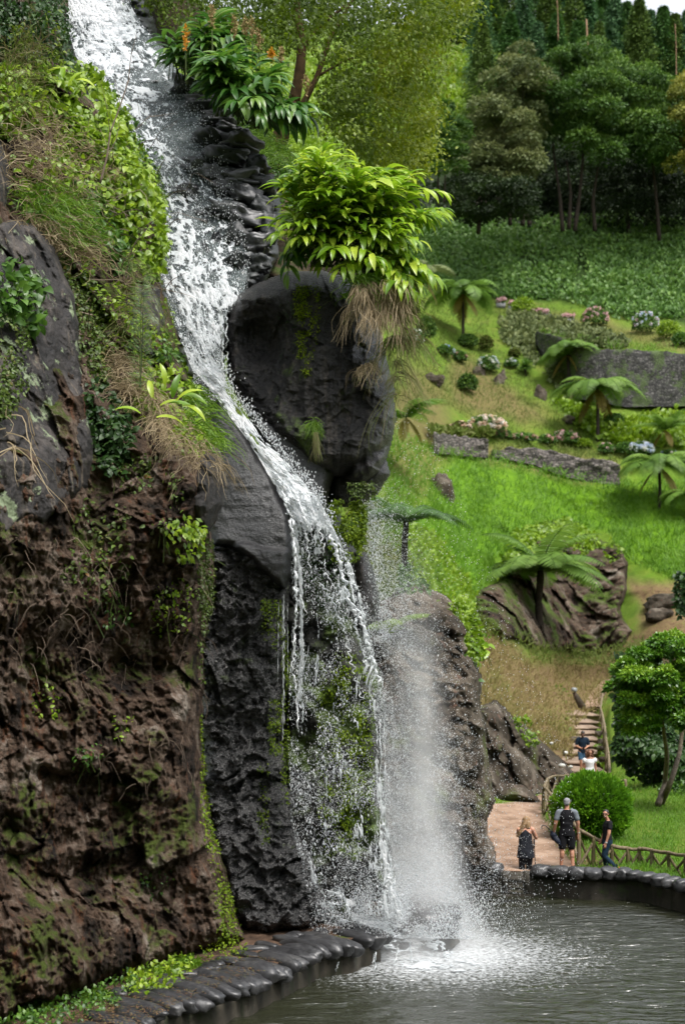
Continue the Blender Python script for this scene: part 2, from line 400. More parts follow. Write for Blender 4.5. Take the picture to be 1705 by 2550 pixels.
def terr(px, py):
    px, py = np.broadcast_arrays(np.asarray(px, float), np.asarray(py, float))
    shp = px.shape; px = np.atleast_1d(px).ravel(); py = np.atleast_1d(py).ravel()
    cols = []
    for c in _cx:
        a = sorted(COLS[c]); cols.append(np.exp(np.interp(py, [k[0] for k in a], np.log([k[1] for k in a]))))
    cols = np.stack(cols); j = np.clip(np.searchsorted(_cx, px) - 1, 0, len(_cx) - 2)
    x0 = np.take(_cx, j); x1 = np.take(_cx, j + 1); t = np.clip((px - x0) / (x1 - x0), 0, 1); t = t * t * (3 - 2 * t)
    a = np.take_along_axis(cols, j[None], 0)[0]; b = np.take_along_axis(cols, j[None] + 1, 0)[0]
    return (a * (1 - t) + b * t).reshape(shp)
PATH1 = [(1150, 2176), (1150, 2004), (1300, 2001), (1352, 2004), (1362, 2040), (1385, 2080), (1425, 2130), (1445, 2176)]
PATH2 = [(1448, 1762), (1494, 1762), (1503, 1735), (1518, 1712), (1552, 1690), (1600, 1672), (1580, 1668), (1520, 1688), (1490, 1700), (1470, 1725)]
PATH3 = [(1300, 2003), (1352, 2003), (1430, 1990), (1510, 1985), (1520, 1940), (1428, 1938), (1400, 1965), (1340, 1980)]
STAIR = [(1400, 1985), (1520, 1985), (1512, 1760), (1448, 1755), (1400, 1780)]
def flat(px, py):
    m = np.full(np.shape(px), -1e9)
    for p in (PATH1, PATH2, PATH3, STAIR): m = np.maximum(m, sdpoly(px, py, p))
    return m
def terr_n(px, py):
    """terrain distance with its hummocks"""
    d = terr(px, py); P = W(px, py, d)
    k = np.clip((-flat(px, py) - 4) / 40, 0, 1) * np.clip((2150 - py) / 120, 0, 1)
    n = fbm(P * 0.22, 4, 3) * 1.3 + fbm(P * 1.1, 3, 9, ridge=True) * 0.22
    return d - n * k * np.clip(d / 90, 0.12, 1.2)
xs = np.concatenate([np.arange(-300, 850, 25), np.arange(850, 1760, 6.0), np.arange(1760, 2301, 20)]); ys = np.concatenate([np.arange(2400, 2180, -12), np.arange(2180, 60, -6.0)])
U, Vv = np.meshgrid(xs, ys); Dn = terr_n(U, Vv)
PV = W(U, Vv, Dn).reshape(-1, 3)
PV[:, 2] -= .55 * np.clip((sdpoly(U, Vv, STAIR) + 2) / 5, 0, 1).ravel()
rimy = np.interp(U, [1000, 1290, 1349, 1437, 1515, 1553, 1583, 1613, 1646, 1674, 1702, 1735, 1775, 1820, 1880, 2300], [2170, 2170, 2170, 2175, 2177, 2178, 2181, 2186, 2193, 2200, 2207, 2217, 2231, 2250, 2284, 2390])
rd = EYE * FP / (rimy - HY); rp = W(U, rimy, rd).reshape(-1, 3); under = (Vv > rimy - 1).ravel(); rp[:, 2] = -.03 - np.clip(Vv - rimy, 0, None).ravel() * .01; rp[:, 1] += .1
PV = np.where(under[:, None], rp, PV)
# beyond the crest the hill falls away again
crest = PV.reshape(*U.shape, 3)[-1]; back = crest.copy(); back[:, 1] += 60; back[:, 2] -= 25; back2 = back.copy(); back2[:, 1] += 500; back2[:, 2] -= 60
PVall = np.concatenate([PV, back, back2]); nr, nc = U.shape[0] + 2, U.shape[1]
idx = np.arange(nr * nc).reshape(nr, nc); TF = np.stack([idx[:-1, :-1], idx[:-1, 1:], idx[1:, 1:], idx[1:, :-1]], -1).reshape(-1, 4)
def zone(poly, soft=25, n=0.0):
    s = sdpoly(U + 25 * fbm(np.stack([U * .02, Vv * .02, U * 0 + 5], -1), 3, 5), Vv + 20 * fbm(np.stack([U * .02, Vv * .02, U * 0 + 9], -1), 3, 7), poly)
    return np.clip(s / soft + 0.5, 0, 1)
brown = zone([(1180, 1530), (1250, 1590), (1330, 1640), (1480, 1650), (1600, 1560), (1560, 1440), (1705, 1450), (1900, 1500), (1900, 1640), (1560, 1700), (1490, 1700), (1440, 1780), (1400, 1990), (1180, 1860)], 30)
brown = np.maximum(brown, 0.8 * zone([(1120, 900), (1180, 890), (1330, 1010), (1370, 1050), (1250, 1045), (1120, 1010)], 40))
brown = np.maximum(brown, 0.7 * zone([(1000, 900), (1110, 960), (1130, 1130), (1000, 1300), (960, 1100)], 60))
brown = np.maximum(brown, 0.7 * zone([(1130, 1110), (1540, 1140), (1560, 1190), (1400, 1200), (1200, 1150)], 20))
brown = np.maximum(brown, 0.55 * zone([(1230, 775), (1420, 800), (1705, 880), (1705, 840), (1420, 780), (1230, 755)], 20))
brown = np.maximum(brown, 0.8 * zone([(1420, 2080), (1460, 2090), (1560, 2175), (1430, 2180)], 20))
brown = np.maximum(brown, 0.7 * zone([(1600, 690), (1705, 650), (1900, 650), (1900, 780), (1640, 770)], 40))
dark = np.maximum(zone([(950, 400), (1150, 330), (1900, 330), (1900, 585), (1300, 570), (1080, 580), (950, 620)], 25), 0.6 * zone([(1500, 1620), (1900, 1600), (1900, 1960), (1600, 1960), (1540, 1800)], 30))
thick = zone([(1000, 540), (1900, 560), (1900, 830), (1560, 790), (1400, 740), (1230, 745), (1080, 700), (1000, 660)], 25)
bright = zone([(980, 1080), (1130, 1140), (1260, 1140), (1500, 1210), (1705, 1200), (1900, 1200), (1900, 1450), (1705, 1450), (1560, 1390), (1500, 1320), (1370, 1310), (1230, 1400), (1170, 1560), (1080, 1500), (980, 1350)], 50)
def ext(a): return np.concatenate([a.ravel(), a[-1], a[-1]])
m, t = _new('hill_ground'); L = t.links.new
g = N(t, 'ShaderNodeNewGeometry'); pos = g.outputs['Position']
n1 = N(t, 'ShaderNodeTexNoise', i_Scale=0.35, i_Detail=8.0, i_Roughness=0.7); L(pos, n1.inputs['Vector'])
n2 = N(t, 'ShaderNodeTexNoise', i_Scale=2.5, i_Detail=6.0, i_Roughness=0.75); L(pos, n2.inputs['Vector'])
c_lawn = ramp(t, n1.outputs[0], [(0.3, (.055, .10, .014)), (0.5, (.10, .165, .018)), (0.68, (.15, .17, .035)), (0.8, (.17, .13, .06))])
c_bright = ramp(t, n1.outputs[0], [(0.3, (.07, .16, .008)), (0.7, (.13, .25, .012))])
c_thick = ramp(t, n1.outputs[0], [(0.3, (.015, .035, .008)), (0.7, (.05, .09, .02))])
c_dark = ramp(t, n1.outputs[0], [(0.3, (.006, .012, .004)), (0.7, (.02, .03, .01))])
c_br = ramp(t, n2.outputs[0], [(0.3, (.09, .055, .032)), (0.5, (.17, .115, .06)), (0.62, (.16, .135, .05)), (0.75, (.10, .12, .025))])
cc = c_lawn
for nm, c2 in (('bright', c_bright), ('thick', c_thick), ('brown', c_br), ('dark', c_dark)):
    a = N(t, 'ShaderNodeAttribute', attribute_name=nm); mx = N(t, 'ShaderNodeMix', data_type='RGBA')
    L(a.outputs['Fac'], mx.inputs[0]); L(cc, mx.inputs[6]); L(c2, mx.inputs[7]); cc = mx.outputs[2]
p = N(t, 'ShaderNodeBsdfPrincipled', i_Roughness=0.9); p.inputs['Specular IOR Level'].default_value = 0.1
b_ = N(t, 'ShaderNodeBump', i_Strength=0.7, i_Distance=0.3); L(n2.outputs[0], b_.inputs['Height']); L(b_.outputs[0], p.inputs['Normal'])
L(cc, p.inputs['Base Color']); o_ = N(t, 'ShaderNodeOutputMaterial'); L(p.outputs[0], o_.inputs[0]); M_GROUND = m
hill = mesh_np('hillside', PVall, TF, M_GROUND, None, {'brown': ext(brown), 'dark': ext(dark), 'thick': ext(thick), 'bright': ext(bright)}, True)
tag(hill, kind='structure')
far = mesh_np('ground', [[-900, -60, -4], [900, -60, -4], [900, 900, -4], [-900, 900, -4]], np.array([[0, 1, 2, 3]]), M_GROUND, None, {'brown': [0.5] * 4}); tag(far, kind='structure')

# the wooded valley side behind the viewpoint (out of frame; it shades and is mirrored by the wet rocks)
ang = np.linspace(math.radians(150), math.radians(395), 90); prof = [(30, -1.5), (38, 6), (48, 20), (60, 34), (80, 44), (130, 50)]
OB = np.stack([np.stack([2 + r * np.cos(ang), 12 + r * np.sin(ang) * .9, z + 0 * ang], -1) for r, z in prof]); OB[1:] += (fbm(OB * .08, 4, 88) * 5)[1:, :, None] * np.array([.6, .6, 1])
ix = np.arange(OB.shape[0] * OB.shape[1]).reshape(OB.shape[:2]); OF = np.stack([ix[:-1, :-1], ix[:-1, 1:], ix[1:, 1:], ix[1:, :-1]], -1).reshape(-1, 4)
tag(mesh_np('valley_side', OB.reshape(-1, 3), OF, M_GROUND, None, {'thick': np.full(OB.size // 3, .9)}, True), kind='structure')

def gpt(px, py):
    """point on the hillside seen at photo position"""
    px = np.asarray(px, float); py = np.asarray(py, float)
    return W(px, py, terr_n(np.atleast_1d(px), np.atleast_1d(py)).reshape(px.shape))
def path_sheet(name, poly, mat, lift=0.03):
    poly = np.array(poly, float); x0, y0 = poly.min(0); x1, y1 = poly.max(0); st = 2.5
    a, b = np.meshgrid(np.arange(x0, x1 + st, st), np.arange(y0, y1 + st, st)); D = terr(a, b); P = W(a, b, D)
    P[..., 2] += lift + 0.02 * fbm(P * 1.5, 3, 4)
    sd = sdpoly(a + 5 * fbm(np.stack([a * .06, b * .06, a * 0], -1), 2, 8), b, poly); ok = sd > 0
    fm = ok[:-1, :-1] & ok[1:, :-1] & ok[:-1, 1:] & ok[1:, 1:]; ix = np.arange(a.size).reshape(a.shape)
    F = np.stack([ix[:-1, :-1][fm], ix[1:, :-1][fm], ix[1:, 1:][fm], ix[:-1, 1:][fm]], -1)
    us = np.unique(F); rm = np.full(a.size, -1); rm[us] = np.arange(len(us))
    return tag(mesh_np(name, P.reshape(-1, 3)[us], rm[F], mat, None, None, True), kind='structure')
M_PATH = rock('path_dirt', [(0.3, (.15, .095, .062)), (0.5, (.27, .18, .125)), (0.68, (.38, .27, .20))], scale=1.3, rough=(.85, .95), spec=.15, bump=.35, bdist=.02, fine=9)
path_sheet('path', PATH1, M_PATH); path_sheet('path', PATH2, M_PATH); path_sheet('path', PATH3, M_PATH, 0.02)
# path kerb at the far end of the lower path
M_STEP = rock('step_stone', [(0.3, (.16, .11, .08)), (0.5, (.25, .18, .13)), (0.7, (.33, .25, .19))], scale=1.5, rough=(.8, .95), spec=.2, bump=.5, bdist=.03, fine=11)
SY = [1761, 1780, 1798, 1812, 1825, 1840.5, 1857, 1874, 1897, 1921, 1945]
SD = [84.6, 76.8, 72.3, 69.5, 67.4, 65, 63, 60.9, 58.1, 55.5, 53.4]
SL = [1451, 1414, 1406, 1406, 1411, 1411, 1416, 1417, 1411, 1428, 1424]; SR = [1494, 1490, 1490, 1490, 1491, 1494, 1492, 1494, 1500, 1506, 1512]
st = empty('stone_stairs', W(1460, 1945, 53.4), 0, 'worn reddish stone stairs climbing the bank beside the rustic railing', 'stairs')
so = np.array(st.location)
for i in range(11):
    y, d, xl, xr = SY[i], SD[i], SL[i] - 3, SR[i] + 3
    zt = EYE - (y - HY) / FP * d; dn = (SD[i - 1] if i else d + 3.0) + 0.25; zn = (EYE - (SY[i - 1] - HY) / FP * SD[i - 1]) if i else zt + 0.15
    n = 40; X = np.linspace((xl - CX) / FP * d, (xr - CX) / FP * d, n); Xb = X
    prof = [(d + .22, zt - .55), (d + .20, zt - .10), (d - .02, zt - .085), (d - .03, zt - .02), (d + .05, zt), (d + (dn - d) * .35, zt + .02), (d + (dn - d) * .7, zt + .03), (dn, max(zt + .03, zn - .19)), (dn, zt - .6)]
    V = np.array([[x, a, b] for (a, b) in prof for x in X])
    w = fbm(V * 2.2 + i * 9, 3, 12); V[:, 1] -= 0.10 * w; V[:, 2] += 0.035 * fbm(V * 1.7 + i * 5, 2, 2) * (V[:, 2] > zt - .3)
    k = len(prof); ix = np.arange(k * n).reshape(k, n)
    F = np.stack([ix[:-1, :-1], ix[:-1, 1:], ix[1:, 1:], ix[1:, :-1]], -1).reshape(-1, 4)
    ends = [np.array([ix[:, 0]]), np.array([ix[::-1, -1]])]
    mesh_np('stone_step', V - so, [F] + ends, M_STEP, st)

# ================================================================ RETAINING WALLS on the slope
def stonework(name, scale, sx=1.0, cols=((.035, .033, .032), (.07, .068, .066), (.12, .115, .11)), mort=(.015, .014, .012), moss=(.05, .075, .02), mossamt=.56):
    m, t = _new(name); L = t.links.new
    g = N(t, 'ShaderNodeNewGeometry'); mp = N(t, 'ShaderNodeMapping'); mp.inputs['Scale'].default_value = (1, 0.15, 1.7); L(g.outputs['Position'], mp.inputs[0])
    v = N(t, 'ShaderNodeTexVoronoi', feature='F1', i_Scale=scale); L(mp.outputs[0], v.inputs['Vector'])
    e = N(t, 'ShaderNodeTexVoronoi', feature='DISTANCE_TO_EDGE', i_Scale=scale); L(mp.outputs[0], e.inputs['Vector'])
    h = N(t, 'ShaderNodeSeparateColor'); L(v.outputs['Color'], h.inputs[0])
    c = ramp(t, h.outputs[0], [(0, cols[0]), (.5, cols[1]), (1, cols[2])])
    er = ramp(t, e.outputs[0], [(.03, (0, 0, 0)), (.10, (1, 1, 1))])
    mx = N(t, 'ShaderNodeMix', data_type='RGBA'); L(er, mx.inputs[0]); mx.inputs[6].default_value = (*mort, 1); L(c, mx.inputs[7])
    no = N(t, 'ShaderNodeTexNoise', i_Scale=0.5, i_Detail=7.0, i_Roughness=.75); L(g.outputs['Position'], no.inputs['Vector'])
    mr = N(t, 'ShaderNodeMapRange'); mr.inputs[1].default_value = mossamt; mr.inputs[2].default_value = mossamt + .06; L(no.outputs[0], mr.inputs[0])
    m2 = N(t, 'ShaderNodeMix', data_type='RGBA'); L(mr.outputs[0], m2.inputs[0]); L(mx.outputs[2], m2.inputs[6]); m2.inputs[7].default_value = (*moss, 1)
    p = N(t, 'ShaderNodeBsdfPrincipled', i_Roughness=.85); L(m2.outputs[2], p.inputs['Base Color'])
    b = N(t, 'ShaderNodeBump', i_Strength=.9, i_Distance=.12); L(e.outputs[0], b.inputs['Height']); L(b.outputs[0], p.inputs['Normal'])
    o = N(t, 'ShaderNodeOutputMaterial'); L(p.outputs[0], o.inputs[0]); return m
def steps_(P):
    f = np.floor(P * [1.3, .2, 2.2]); return _hash(f[:, 0].astype(np.int64), 0 * f[:, 0].astype(np.int64), f[:, 2].astype(np.int64), 5)
def retain(name, top, bot, mat, off, label, th=1.2, coping=None):
    """wall whose face runs between two lines seen in the photo, standing on the slope"""
    top, bot = np.array(top, float), np.array(bot, float); n = 90
    xs_ = np.linspace(top[0, 0], top[-1, 0], n); yt = np.interp(xs_, top[:, 0], top[:, 1]); yb = np.interp(xs_, bot[:, 0], bot[:, 1])
    d = terr(xs_, yb) - off; d = np.convolve(np.pad(d, 8, 'edge'), np.ones(17) / 17, 'valid'); Pt = W(xs_, yt, d); Pb = W(xs_, yb + 8, d)
    Pt[:, 2] += 0.45 * fbm(Pt * .6, 4, 5)
    rows = [Pb + (Pt - Pb) * k for k in np.linspace(0, 1, 14)]
    bk = Pt.copy(); bk[:, 1] += th; bk2 = Pb.copy(); bk2[:, 1] += th; rows += [bk, bk2]
    V = np.concatenate(rows); V[:14 * n, 1] -= .10 * fbm(V[:14 * n] * 1.6, 3, 8) + .25 * steps_(V[:14 * n])
    ix = np.arange(16 * n).reshape(16, n); F = np.stack([ix[:-1, :-1], ix[:-1, 1:], ix[1:, 1:], ix[1:, :-1]], -1).reshape(-1, 4)
    org = V.mean(0); org[2] = V[:, 2].min()
    o = mesh_np(name, V - org, [F, ix[:, :1].T.copy(), ix[::-1, -1:].T.copy()], mat); o.location = org
    return tag(o, label, 'wall', 'dry stone retaining walls on the slope', 'thing')
M_WALL = stonework('wall_stone', 3.6, cols=((.014, .014, .013), (.045, .043, .04), (.11, .104, .096)), mossamt=.50); M_WALLB = stonework('wall_stone_brown', 2.6, cols=((.06, .052, .046), (.12, .10, .09), (.19, .165, .15)), mossamt=.58)
retain('retaining_wall', [(1335, 828), (1400, 845), (1520, 872), (1560, 870), (1705, 882), (1900, 890)], [(1335, 850), (1375, 915), (1430, 985), (1560, 1006), (1705, 1004), (1900, 1004)], M_WALL, 1.5, 'dark grey stone terrace wall behind the cream hydrangea')
retain('retaining_wall', [(1225, 1122), (1330, 1118), (1400, 1128), (1520, 1150), (1542, 1160)], [(1225, 1130), (1330, 1150), (1400, 1178), (1500, 1200), (1542, 1200)], M_WALLB, 1.0, 'brown stone wall above the bright grass with its right end rounded')
retain('retaining_wall', [(1080, 1075), (1130, 1085), (1215, 1092)], [(1080, 1120), (1130, 1126), (1215, 1132)], M_WALLB, 1.0, 'short stone wall below the large peach hydrangea clump')
# ================================================================ ROCK MATERIALS
M_CLIFF = rock('cliff_rock', [(0.28, (.012, .009, .007)), (0.42, (.042, .027, .018)), (0.52, (.085, .055, .037)), (0.63, (.145, .108, .082)), (0.8, (.29, .25, .21))], scale=1.1, rough=(.8, .95), spec=.2, bump=1.0, bdist=.14, cell=.24,
               moss=(.055, .075, .012), mossamt=.56, mosscale=.9, streak=(.115, .045, .02), stramt=.55, fine=9, up=.06)
M_DARK = rock('dark_lichen_rock', [(0.3, (.010, .009, .009)), (0.5, (.026, .023, .022)), (0.7, (.075, .064, .057))], scale=1.4, rough=(.5, .85), spec=.35, bump=.8, bdist=.06, lichen=(.22, .27, .16), lichamt=.575, streak=(.15, .12, .09), stramt=.56, fine=13, cell=.16)
M_WET = rock('wet_black_rock', [(0.3, (.003, .003, .003)), (0.55, (.009, .0085, .0085)), (0.8, (.03, .028, .026))], scale=1.5, rough=(.13, .42), spec=.8, ior=1.7, bump=1.0, bdist=.075, moss=(.06, .10, .008), mossamt=.60, mosscale=1.6, fine=17)
M_SLAB = rock('smooth_wet_slab', [(0.3, (.010, .010, .011)), (0.6, (.019, .019, .021)), (0.8, (.035, .034, .036))], scale=.8, rough=(.2, .5), spec=.7, ior=1.65, bump=.8, bdist=.028, fine=34)
M_BOULD = rock('black_boulder', [(0.3, (.004, .004, .004)), (0.5, (.011, .010, .010)), (0.72, (.035, .032, .03))], scale=1.0, rough=(.16, .6), spec=.5, ior=1.5, bump=.9, bdist=.05, moss=(.06, .10, .008), mossamt=.60, mosscale=1.3, lichen=(.17, .15, .13), lichamt=.685, streak=(.06, .05, .04), stramt=.53, fine=24)
M_MOSSY = rock('mossy_wet_wall', [(0.3, (.006, .007, .005)), (0.6, (.02, .02, .015)), (0.8, (.04, .04, .03))], scale=1.5, rough=(.3, .7), spec=.5, bump=.9, bdist=.06, moss=(.06, .10, .008), mossamt=.50, mosscale=1.2, fine=14)
M_GREY = rock('grey_brown_rock', [(0.3, (.016, .013, .009)), (0.5, (.058, .046, .033)), (0.7, (.17, .145, .115))], scale=.8, rough=(.8, .95), spec=.2, bump=.8, bdist=.12, moss=(.07, .09, .02), mossamt=.58, mosscale=.6, lichen=(.32, .31, .29), lichamt=.66, streak=(.17, .09, .065), stramt=.58, fine=5)
M_STONE = rock('rim_stone', [(0.3, (.014, .014, .015)), (0.55, (.038, .038, .040)), (0.75, (.08, .078, .075))], scale=1.6, rough=(.26, .5), spec=.6, ior=1.5, bump=.35, bdist=.015, fine=22)
M_BED = rock('cascade_bed', [(0.3, (.007, .008, .008)), (0.55, (.028, .031, .031)), (0.8, (.075, .082, .08))], scale=1.1, rough=(.24, .6), spec=.6, ior=1.5, bump=.6, bdist=.04, fine=12)
M_EARTH = rock('dark_earth', [(0.3, (.02, .016, .010)), (0.5, (.05, .038, .024)), (0.7, (.09, .065, .042))], scale=.9, rough=(.85, .98), spec=.1, bump=.8, bdist=.06, moss=(.04, .075, .012), mossamt=.50, mosscale=.8, fine=8)

M_OUT = rock('outcrop_rock', [(0.3, (.014, .010, .007)), (0.5, (.055, .038, .026)), (0.64, (.12, .092, .068)), (0.78, (.26, .23, .19))], scale=.45, rough=(.8, .95), spec=.15, bump=1.0, bdist=.3, moss=(.06, .09, .015), mossamt=.56, mosscale=.35, lichen=(.30, .28, .24), lichamt=.63, streak=(.15, .075, .05), stramt=.55, fine=3.0, up=.1, cell=.25)
def gs(U, V, x, y, rx, ry, a):
    return a * np.exp(-((U - x) / rx) ** 2 - ((V - y) / ry) ** 2)
def chunk(P, s, seed):
    f1, f2, r = worley(P + 0.25 * np.stack([vnoise(P * s * .9, 31), vnoise(P * s * .9, 32), vnoise(P * s * .9, 33)], -1) / s, seed) if False else worley(P * s, seed)
    return np.clip((f2 - f1) * 1.6, 0, 1) * 0.6 + r * 0.4
def facet(P, s, seed, tilt=.5, warp=.15):
    P = np.asarray(P, float); P = P + warp * np.stack([vnoise(P * 1.7, seed + 5), vnoise(P * 1.7, seed + 6), vnoise(P * 1.7, seed + 7)], -1)
    Q = P * s; i = np.floor(Q).astype(np.int64); f1 = np.full(Q.shape[:-1], 9.0); out = np.zeros_like(f1)
    for dx in (-1, 0, 1):
        for dy in (-1, 0, 1):
            for dz in (-1, 0, 1):
                x, y, z = i[..., 0] + dx, i[..., 1] + dy, i[..., 2] + dz; c = np.stack([x + _hash(x, y, z, seed), y + _hash(x, y, z, seed + 1), z + _hash(x, y, z, seed + 2)], -1); v = Q - c
                d = np.sqrt((v ** 2).sum(-1)); g_ = _hash(x, y, z, seed + 3) + tilt * (v[..., 0] * (_hash(x, y, z, seed + 4) * 2 - 1) * 1.6 + v[..., 2] * (_hash(x, y, z, seed + 8) * 2 - 1) * 1.6)
                out = np.where(d < f1, g_, out); f1 = np.minimum(f1, d)
    return out
def steppe(P, s, seed, sq=(1, 1, 1)):
    f1, f2, r = worley(P * s * np.array(sq), seed); return np.clip((f2 - f1) * 2.2, 0, 1), r

# ================================================================ THE LEFT CLIFF
CL = [(-420, -160), (140, -120), (150, 40), (172, 130), (200, 215), (262, 290), (318, 350), (360, 440), (402, 520), (415, 620), (400, 700), (432, 780), (455, 900), (482, 960), (540, 1060), (560, 1180), (552, 1240), (528, 1320), (540, 1420), (525, 1520), (512, 1650), (505, 1800), (512, 1950), (540, 2080), (575, 2180), (600, 2300), (625, 2345), (560, 2372), (440, 2412), (300, 2455), (150, 2510), (60, 2570), (-20, 2680), (-420, 2800)]
def d_cliff(U, V):
    d = 20.6 + np.maximum(U, -420) * 0.0078 + np.clip(1150 - V, 0, None) * 0.0042 + np.clip(1150 - V, 0, None) * np.clip(U, 0, 450) * 0.000006
    d = d - np.clip(V - 2150, 0, None) * 0.0026
    d = d + gs(U, V, 500, 1190, 90, 130, -1.1) + gs(U, V, 380, 1330, 190, 90, -.55) + gs(U, V, 330, 1650, 190, 90, .8) + gs(U, V, 60, 1650, 120, 120, .3) + gs(U, V, 240, 1180, 60, 170, .5)
    d = d + gs(U, V, 90, 2350, 180, 160, -.5) + gs(U, V, 420, 1750, 70, 300, -.25) + gs(U, V, 250, 2200, 140, 50, .35) + gs(U, V, 380, 1960, 60, 60, -.25)
    return d
def x_cliff(P, U, V):
    low = np.clip((V - 1050) / 250, 0, 1)
    r = .34 * facet(P, .6, 121, .6) + .16 * facet(P, 1.5, 122) + .34 * fbm(P * .55, 4, 21) + .30 * fbm(P * 1.3, 5, 22, ridge=True)
    c1, r1 = steppe(P + .12 * fbm(P * 2.0, 3, 5)[..., None], 1.7, 23); c2, r2 = steppe(P, 4.3, 24); c3, r3 = steppe(P, 9.0, 26)
    k = .5 + .5 * np.clip(fbm(P * .7, 2, 29) * 2 + .3, 0, 1)
    return r + low * k * (.26 * c1 * r1 + .18 * c2 * (.4 + r2) + .07 * c3) + .07 * fbm(P * 6, 3, 25, ridge=True)
R_CLIFF = relief('cliff', CL, d_cliff, M_CLIFF, step=3.2, R=70, T=2.6, disp=x_cliff, wob=10, back=False, seed=1)
tag(R_CLIFF.o, kind='structure')

def boulder(name, poly, depth, mat, label, R=60, T=.8, disp=None, step=3.0, wob=6, seed=3, cat='boulder', group=None, power=.5):
    r = relief(name, poly, depth, mat, step=step, R=R, T=T, disp=disp, wob=wob, seed=seed, smooth=True, power=power); tag(r.o, label, cat, group); return r
SLABP = [(-80, 560), (30, 540), (95, 560), (140, 620), (188, 740), (205, 850), (222, 990), (244, 1110), (224, 1215), (160, 1262), (112, 1312), (70, 1296), (20, 1345), (-80, 1330)]
R_SLAB = boulder('rock_slab', SLABP, lambda U, V: d_cliff(U, V) - .46 - gs(U, V, 110, 700, 90, 150, .10) + gs(U, V, 165, 1000, 60, 100, .22) + np.clip((V - 1000) / 300, 0, 1) * (-.15), M_DARK,
        'dark lichen spotted rock slab set in the left side of the cliff', R=22, T=.7, disp=lambda P, U, V: .10 * fbm(P * .9, 4, 41) + .09 * facet(P, .9, 141) + .04 * facet(P, 2.4, 142) + .12 * fbm(P * np.array([2.4, 2.4, .5]), 4, 42, ridge=True) + .12 * steppe(P, 1.3, 47, (1, 1, .4))[0] + .03 * fbm(P * 9, 3, 48) - .18 * np.clip((V - 985) - (U - 90) * .9 + 40 * fbm(P * 1.1, 3, 49) + 12, 0, 40) / 40, seed=4)
boulder('boulder', [(-90, 320), (5, 340), (32, 395), (30, 470), (8, 530), (-90, 560)], lambda U, V: d_cliff(U, V) - .7, M_DARK, 'brown rounded boulder at the left edge below the dry grass', R=45, T=.7, disp=lambda P, U, V: .12 * fbm(P * 1.6, 4, 44))
boulder('boulder', [(285, 760), (300, 715), (345, 690), (398, 715), (412, 790), (400, 900), (350, 905), (300, 850)], lambda U, V: d_cliff(U, V) - .5, M_DARK, 'cracked grey boulder under the hanging leafy shrub', R=45, T=.8, disp=lambda P, U, V: .2 * fbm(P * 1.6, 4, 45, ridge=True))
boulder('boulder', [(478, 1180), (500, 1120), (548, 1110), (562, 1180), (556, 1260), (520, 1330), (486, 1310), (470, 1240)], lambda U, V: d_cliff(U, V) - .75, M_DARK, 'jutting brown rock nose at the cliff edge beside the black slab', R=45, T=.8, disp=lambda P, U, V: .2 * fbm(P * 1.8, 4, 46, ridge=True))
for q, (x, y, rx, ry, lb) in enumerate([(340, 2080, 55, 34, 'grey green crumbly rock lump in the middle of the lower cliff'), (310, 1960, 40, 30, 'small lichen covered rock above the crumbly lump'), (200, 2210, 50, 34, 'brown rock lump low on the cliff above the weeds'), (300, 1690, 60, 52, 'grey rock jutting below the shaded cliff hollow'), (470, 2180, 44, 40, 'dark rock at the cliff foot beside the wet moss'), (145, 1900, 60, 40, 'reddish brown rock bulge on the lower left cliff'), (420, 1600, 36, 60, 'brown rock bulge right of the cliff hollow'), (60, 2100, 50, 34, 'small brown rock bulge near the left edge')]):
    a = np.linspace(0, 6.28, 11)[:-1]; k = 1 + .22 * np.sin(a * 3 + q) + .1 * np.cos(a * 5 + q * 2)
    boulder('boulder', np.stack([x + rx * k * np.cos(a), y + ry * k * np.sin(a)], -1), lambda U, V: d_cliff(U, V) - .35, M_CLIFF, lb, R=30, T=.6, wob=12, seed=20 + q, disp=lambda P, U, V: .16 * fbm(P * 2.2, 4, 50 + q, ridge=True) + .08 * steppe(P, 4, 60 + q)[0])

# ================================================================ WET ROCKS AROUND THE FALL
def d_slab(U, V): return 26.15 + (1450 - V) * .0016 + (U - 620) * (-.0004)
R_BSLAB = boulder('smooth_slab', [(490, 930), (530, 955), (575, 1010), (625, 1090), (680, 1180), (722, 1270), (732, 1350), (726, 1430), (712, 1470), (668, 1450), (620, 1400), (575, 1372), (528, 1366), (505, 1300), (500, 1180), (495, 1050), (470, 950)], d_slab, M_SLAB,
        'smooth blue black wet slab that the stream slides over', R=26, T=1.3, disp=lambda P, U, V: .10 * fbm(P * .8, 3, 71) + .16 * np.clip((V - 1345 - 26 * vnoise(np.stack([U * .018, 0 * U, 0 * U], -1), 3) - .12 * (U - 620)) / 12, 0, 1) * np.clip((1500 - V) / 120, 0, 1) + .05 * fbm(P * 2.6, 4, 70, ridge=True), seed=8)
boulder('boulder', [(520, 1385), (575, 1380), (625, 1410), (672, 1458), (724, 1440), (722, 1500), (690, 1570), (620, 1610), (540, 1590), (515, 1480)], lambda U, V: 26.75 + gs(U, V, 600, 1440, 60, 40, .3), M_WET, 'dark overhung rock with a mossy lip below the smooth slab', R=40, T=.9, disp=lambda P, U, V: .22 * fbm(P * 1.4, 4, 72, ridge=True) + .2 * facet(P, 2.2, 172), seed=9)
